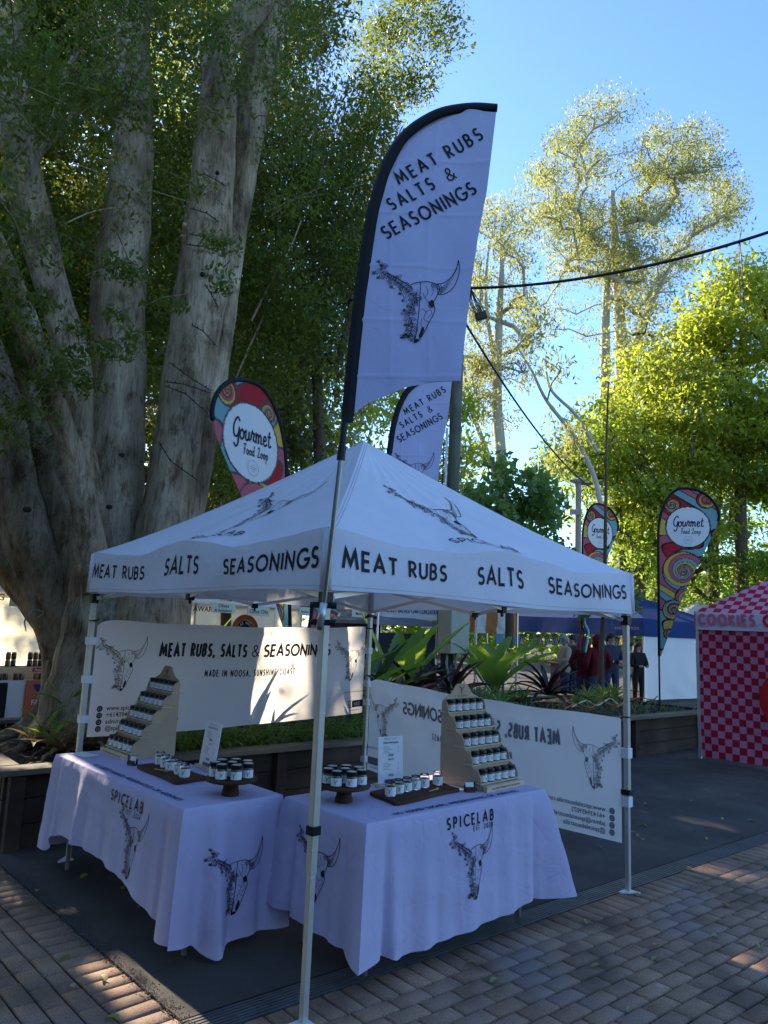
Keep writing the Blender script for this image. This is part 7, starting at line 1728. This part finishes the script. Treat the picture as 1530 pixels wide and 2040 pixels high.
# strap grass under the left banner: far too many blades to count
b = MB()
for _ in range(900):
    s_ = rp_.uniform(1.0, 4.6); t_ = abs(rp_.normal()) * .28 + .13; p = PO + PE * s_ + PN * t_; p[2] = .52
    blade(b, p, rp_.uniform(-PI, 0) + rp_.normal() * .5, rp_.uniform(.3, .52), .017, rp_.uniform(.7, 1.35), rp_.uniform(1.2, 2.4), 6, .2)
tag(b.build('strap_grass', STRAP, smooth=True), 'thick green strap grass spilling over the planter edge below the left banner', 'grass', kind='stuff')
b = MB()
for _ in range(500):
    s_ = rp_.uniform(6.5, 11); t_ = rp_.uniform(.2, 2.2); p = PO + PE * s_ + PN * t_; p[2] = .53
    blade(b, p, rp_.uniform(0, 6.28), rp_.uniform(.1, .3), .012, rp_.uniform(.2, 1.2), rp_.uniform(.5, 2), 4, .2)
tag(b.build('ground_cover', STRAP, smooth=True), 'patchy low ground cover on the garden bed soil at the right', 'ground cover', kind='stuff')
b = MB()
for _ in range(700):
    s_ = rp_.uniform(.1, 11.4); t_ = rp_.uniform(.1, 2.4); p = PO + PE * s_ + PN * t_; p[2] = .56 + rp_.uniform(0, .03)
    blade(b, p, rp_.uniform(0, 6.28), rp_.uniform(.05, .2), .012, rp_.uniform(-.1, .3), rp_.uniform(-.5, .8), 3, .2)
tag(b.build('leaf_litter', DRY, smooth=True), 'dry leaf litter and twigs scattered over the garden bed', 'leaf litter', kind='stuff')
# slim sapling with ribbons in front of the people
D = 14.5
sp = thing('sapling', 'slim bare sapling trunk tied with ribbons, in front of the red jackets', 'tree', at_d(1232, 1400, D) * np.array([1, 1, 0]))
b = MB(); b.tube(smooth_path3([at_d(x, y, D) for x, y in ((1196, 1400), (1198, 1300), (1204, 1200), (1206, 1060), (1208, 900), (1212, 760))], 5), np.linspace(.06, .015, 26), 8); b.build('trunk', BROWN_BARK, sp, smooth=True)
for i, (dx, m_) in enumerate(((-6, RED), (0, BLUE_INK), (5, mat('green_ribbon', (.02, .2, .06), .8)), (9, LABEL))):
    b = MB(); P = [at_d(1160 + dx, 1218, D), at_d(1158 + dx * .8, 1240, D - .05), at_d(1163 + dx * 1.1, 1262, D), at_d(1160 + dx * .7, 1300, D - .05)]
    Q = smooth_path3(P, 5); b.tube(Q, .022, 4); b.build('ribbon', m_, sp, smooth=True)
rng_ = np.random.default_rng(3); c_ = np.array([at_d(x, y, D + rng_.uniform(-.3, .3)) for x, y in ((1160, 1215), (1164, 1225), (1155, 1222), (1168, 1212), (1262, 1205), (1270, 1190), (1258, 1178), (1268, 1215))])
me = leaf_mesh('foliage', clump_points(c_, .13, 40, rng_), .10, DEEP_LEAF, rng_, .8, .35, 0, False); me.transform(Matrix.Translation(Vector((-base_of(sp)).tolist()))); put('foliage', me, sp, 'stuff')
# fallen leaves on the ground
FALL = leafmat('fallen_leaf', [(.30, .33, .07), (.42, .40, .12), (.25, .22, .08), (.5, .5, .3)], .2, (.4, .4, .1), .6)
FP = [(1168, 1837), (1020, 1895), (1096, 1925), (1187, 1925), (1253, 2012), (1306, 1912), (1307, 1885), (1423, 1866), (1480, 1878), (1446, 1806), (1267, 1783), (1374, 1732), (1270, 1665), (1286, 1602), (1281, 1645), (1264, 1659), (1196, 1689), (1280, 1673), (1407, 1671), (1497, 1636), (1408, 1574), (1376, 1596), (1340, 1632), (985, 1955), (940, 1920), (205, 1950), (143, 1968), (225, 2032), (168, 1747), (72, 1776), (245, 1770), (278, 1808), (130, 1908), (1515, 1888), (1466, 1710), (1440, 1632)]
fl = None
for i, (x, y) in enumerate(FP):
    p = at_z(x, y, .006)
    if fl is None:
        b = MB(); blade(b, (-.03, 0, .0), 0, .06, .034, .25, .5, 5, .3); fl = b.build('fallen_leaf', FALL, None, local=True); o = fl
    else: o = fl.copy(); col.objects.link(o)
    o.location = p; o.rotation_euler = (random.uniform(-.25, .25), random.uniform(-.1, .1), random.uniform(0, 6.28)); s_ = random.uniform(.7, 1.25); o.scale = (s_, s_, s_)
    RK = ['nearest to'] + [w_ + ' nearest to' for w_ in ('second', 'third', 'fourth', 'fifth', 'sixth', 'seventh', 'eighth', 'ninth', 'tenth', 'eleventh', 'twelfth', 'thirteenth', 'fourteenth')]
    LM = [('right canopy leg foot', 1250, 1778), ('front canopy leg foot', 597, 2040), ('right cloth corner', 1120, 1782), ('left tablecloth', 330, 1800), ('cookie tent wall', 1470, 1505), ('bottom right corner', 1530, 2040), ('left paving strip edge', 150, 1850), ('drain grate end', 1530, 1668)]
    d_ = [math.hypot(x - a_, y - c_) for _, a_, c_ in LM]; li = int(np.argmin(d_)); rank = sum(1 for (u_, v_) in FP if int(np.argmin([math.hypot(u_ - a_, v_ - c_) for _, a_, c_ in LM])) == li and math.hypot(u_ - LM[li][1], v_ - LM[li][2]) < d_[li])
    sf = 'asphalt' if (p[1] > drain_y(p[0]) + .09 and p[0] > -.4) else 'paving'
    tag(o, f'small yellow green leaf fallen on {sf}, {RK[rank] if rank < len(RK) else str(rank + 1) + "th nearest to"} the {LM[li][0]}', 'leaf', 'fallen leaves')
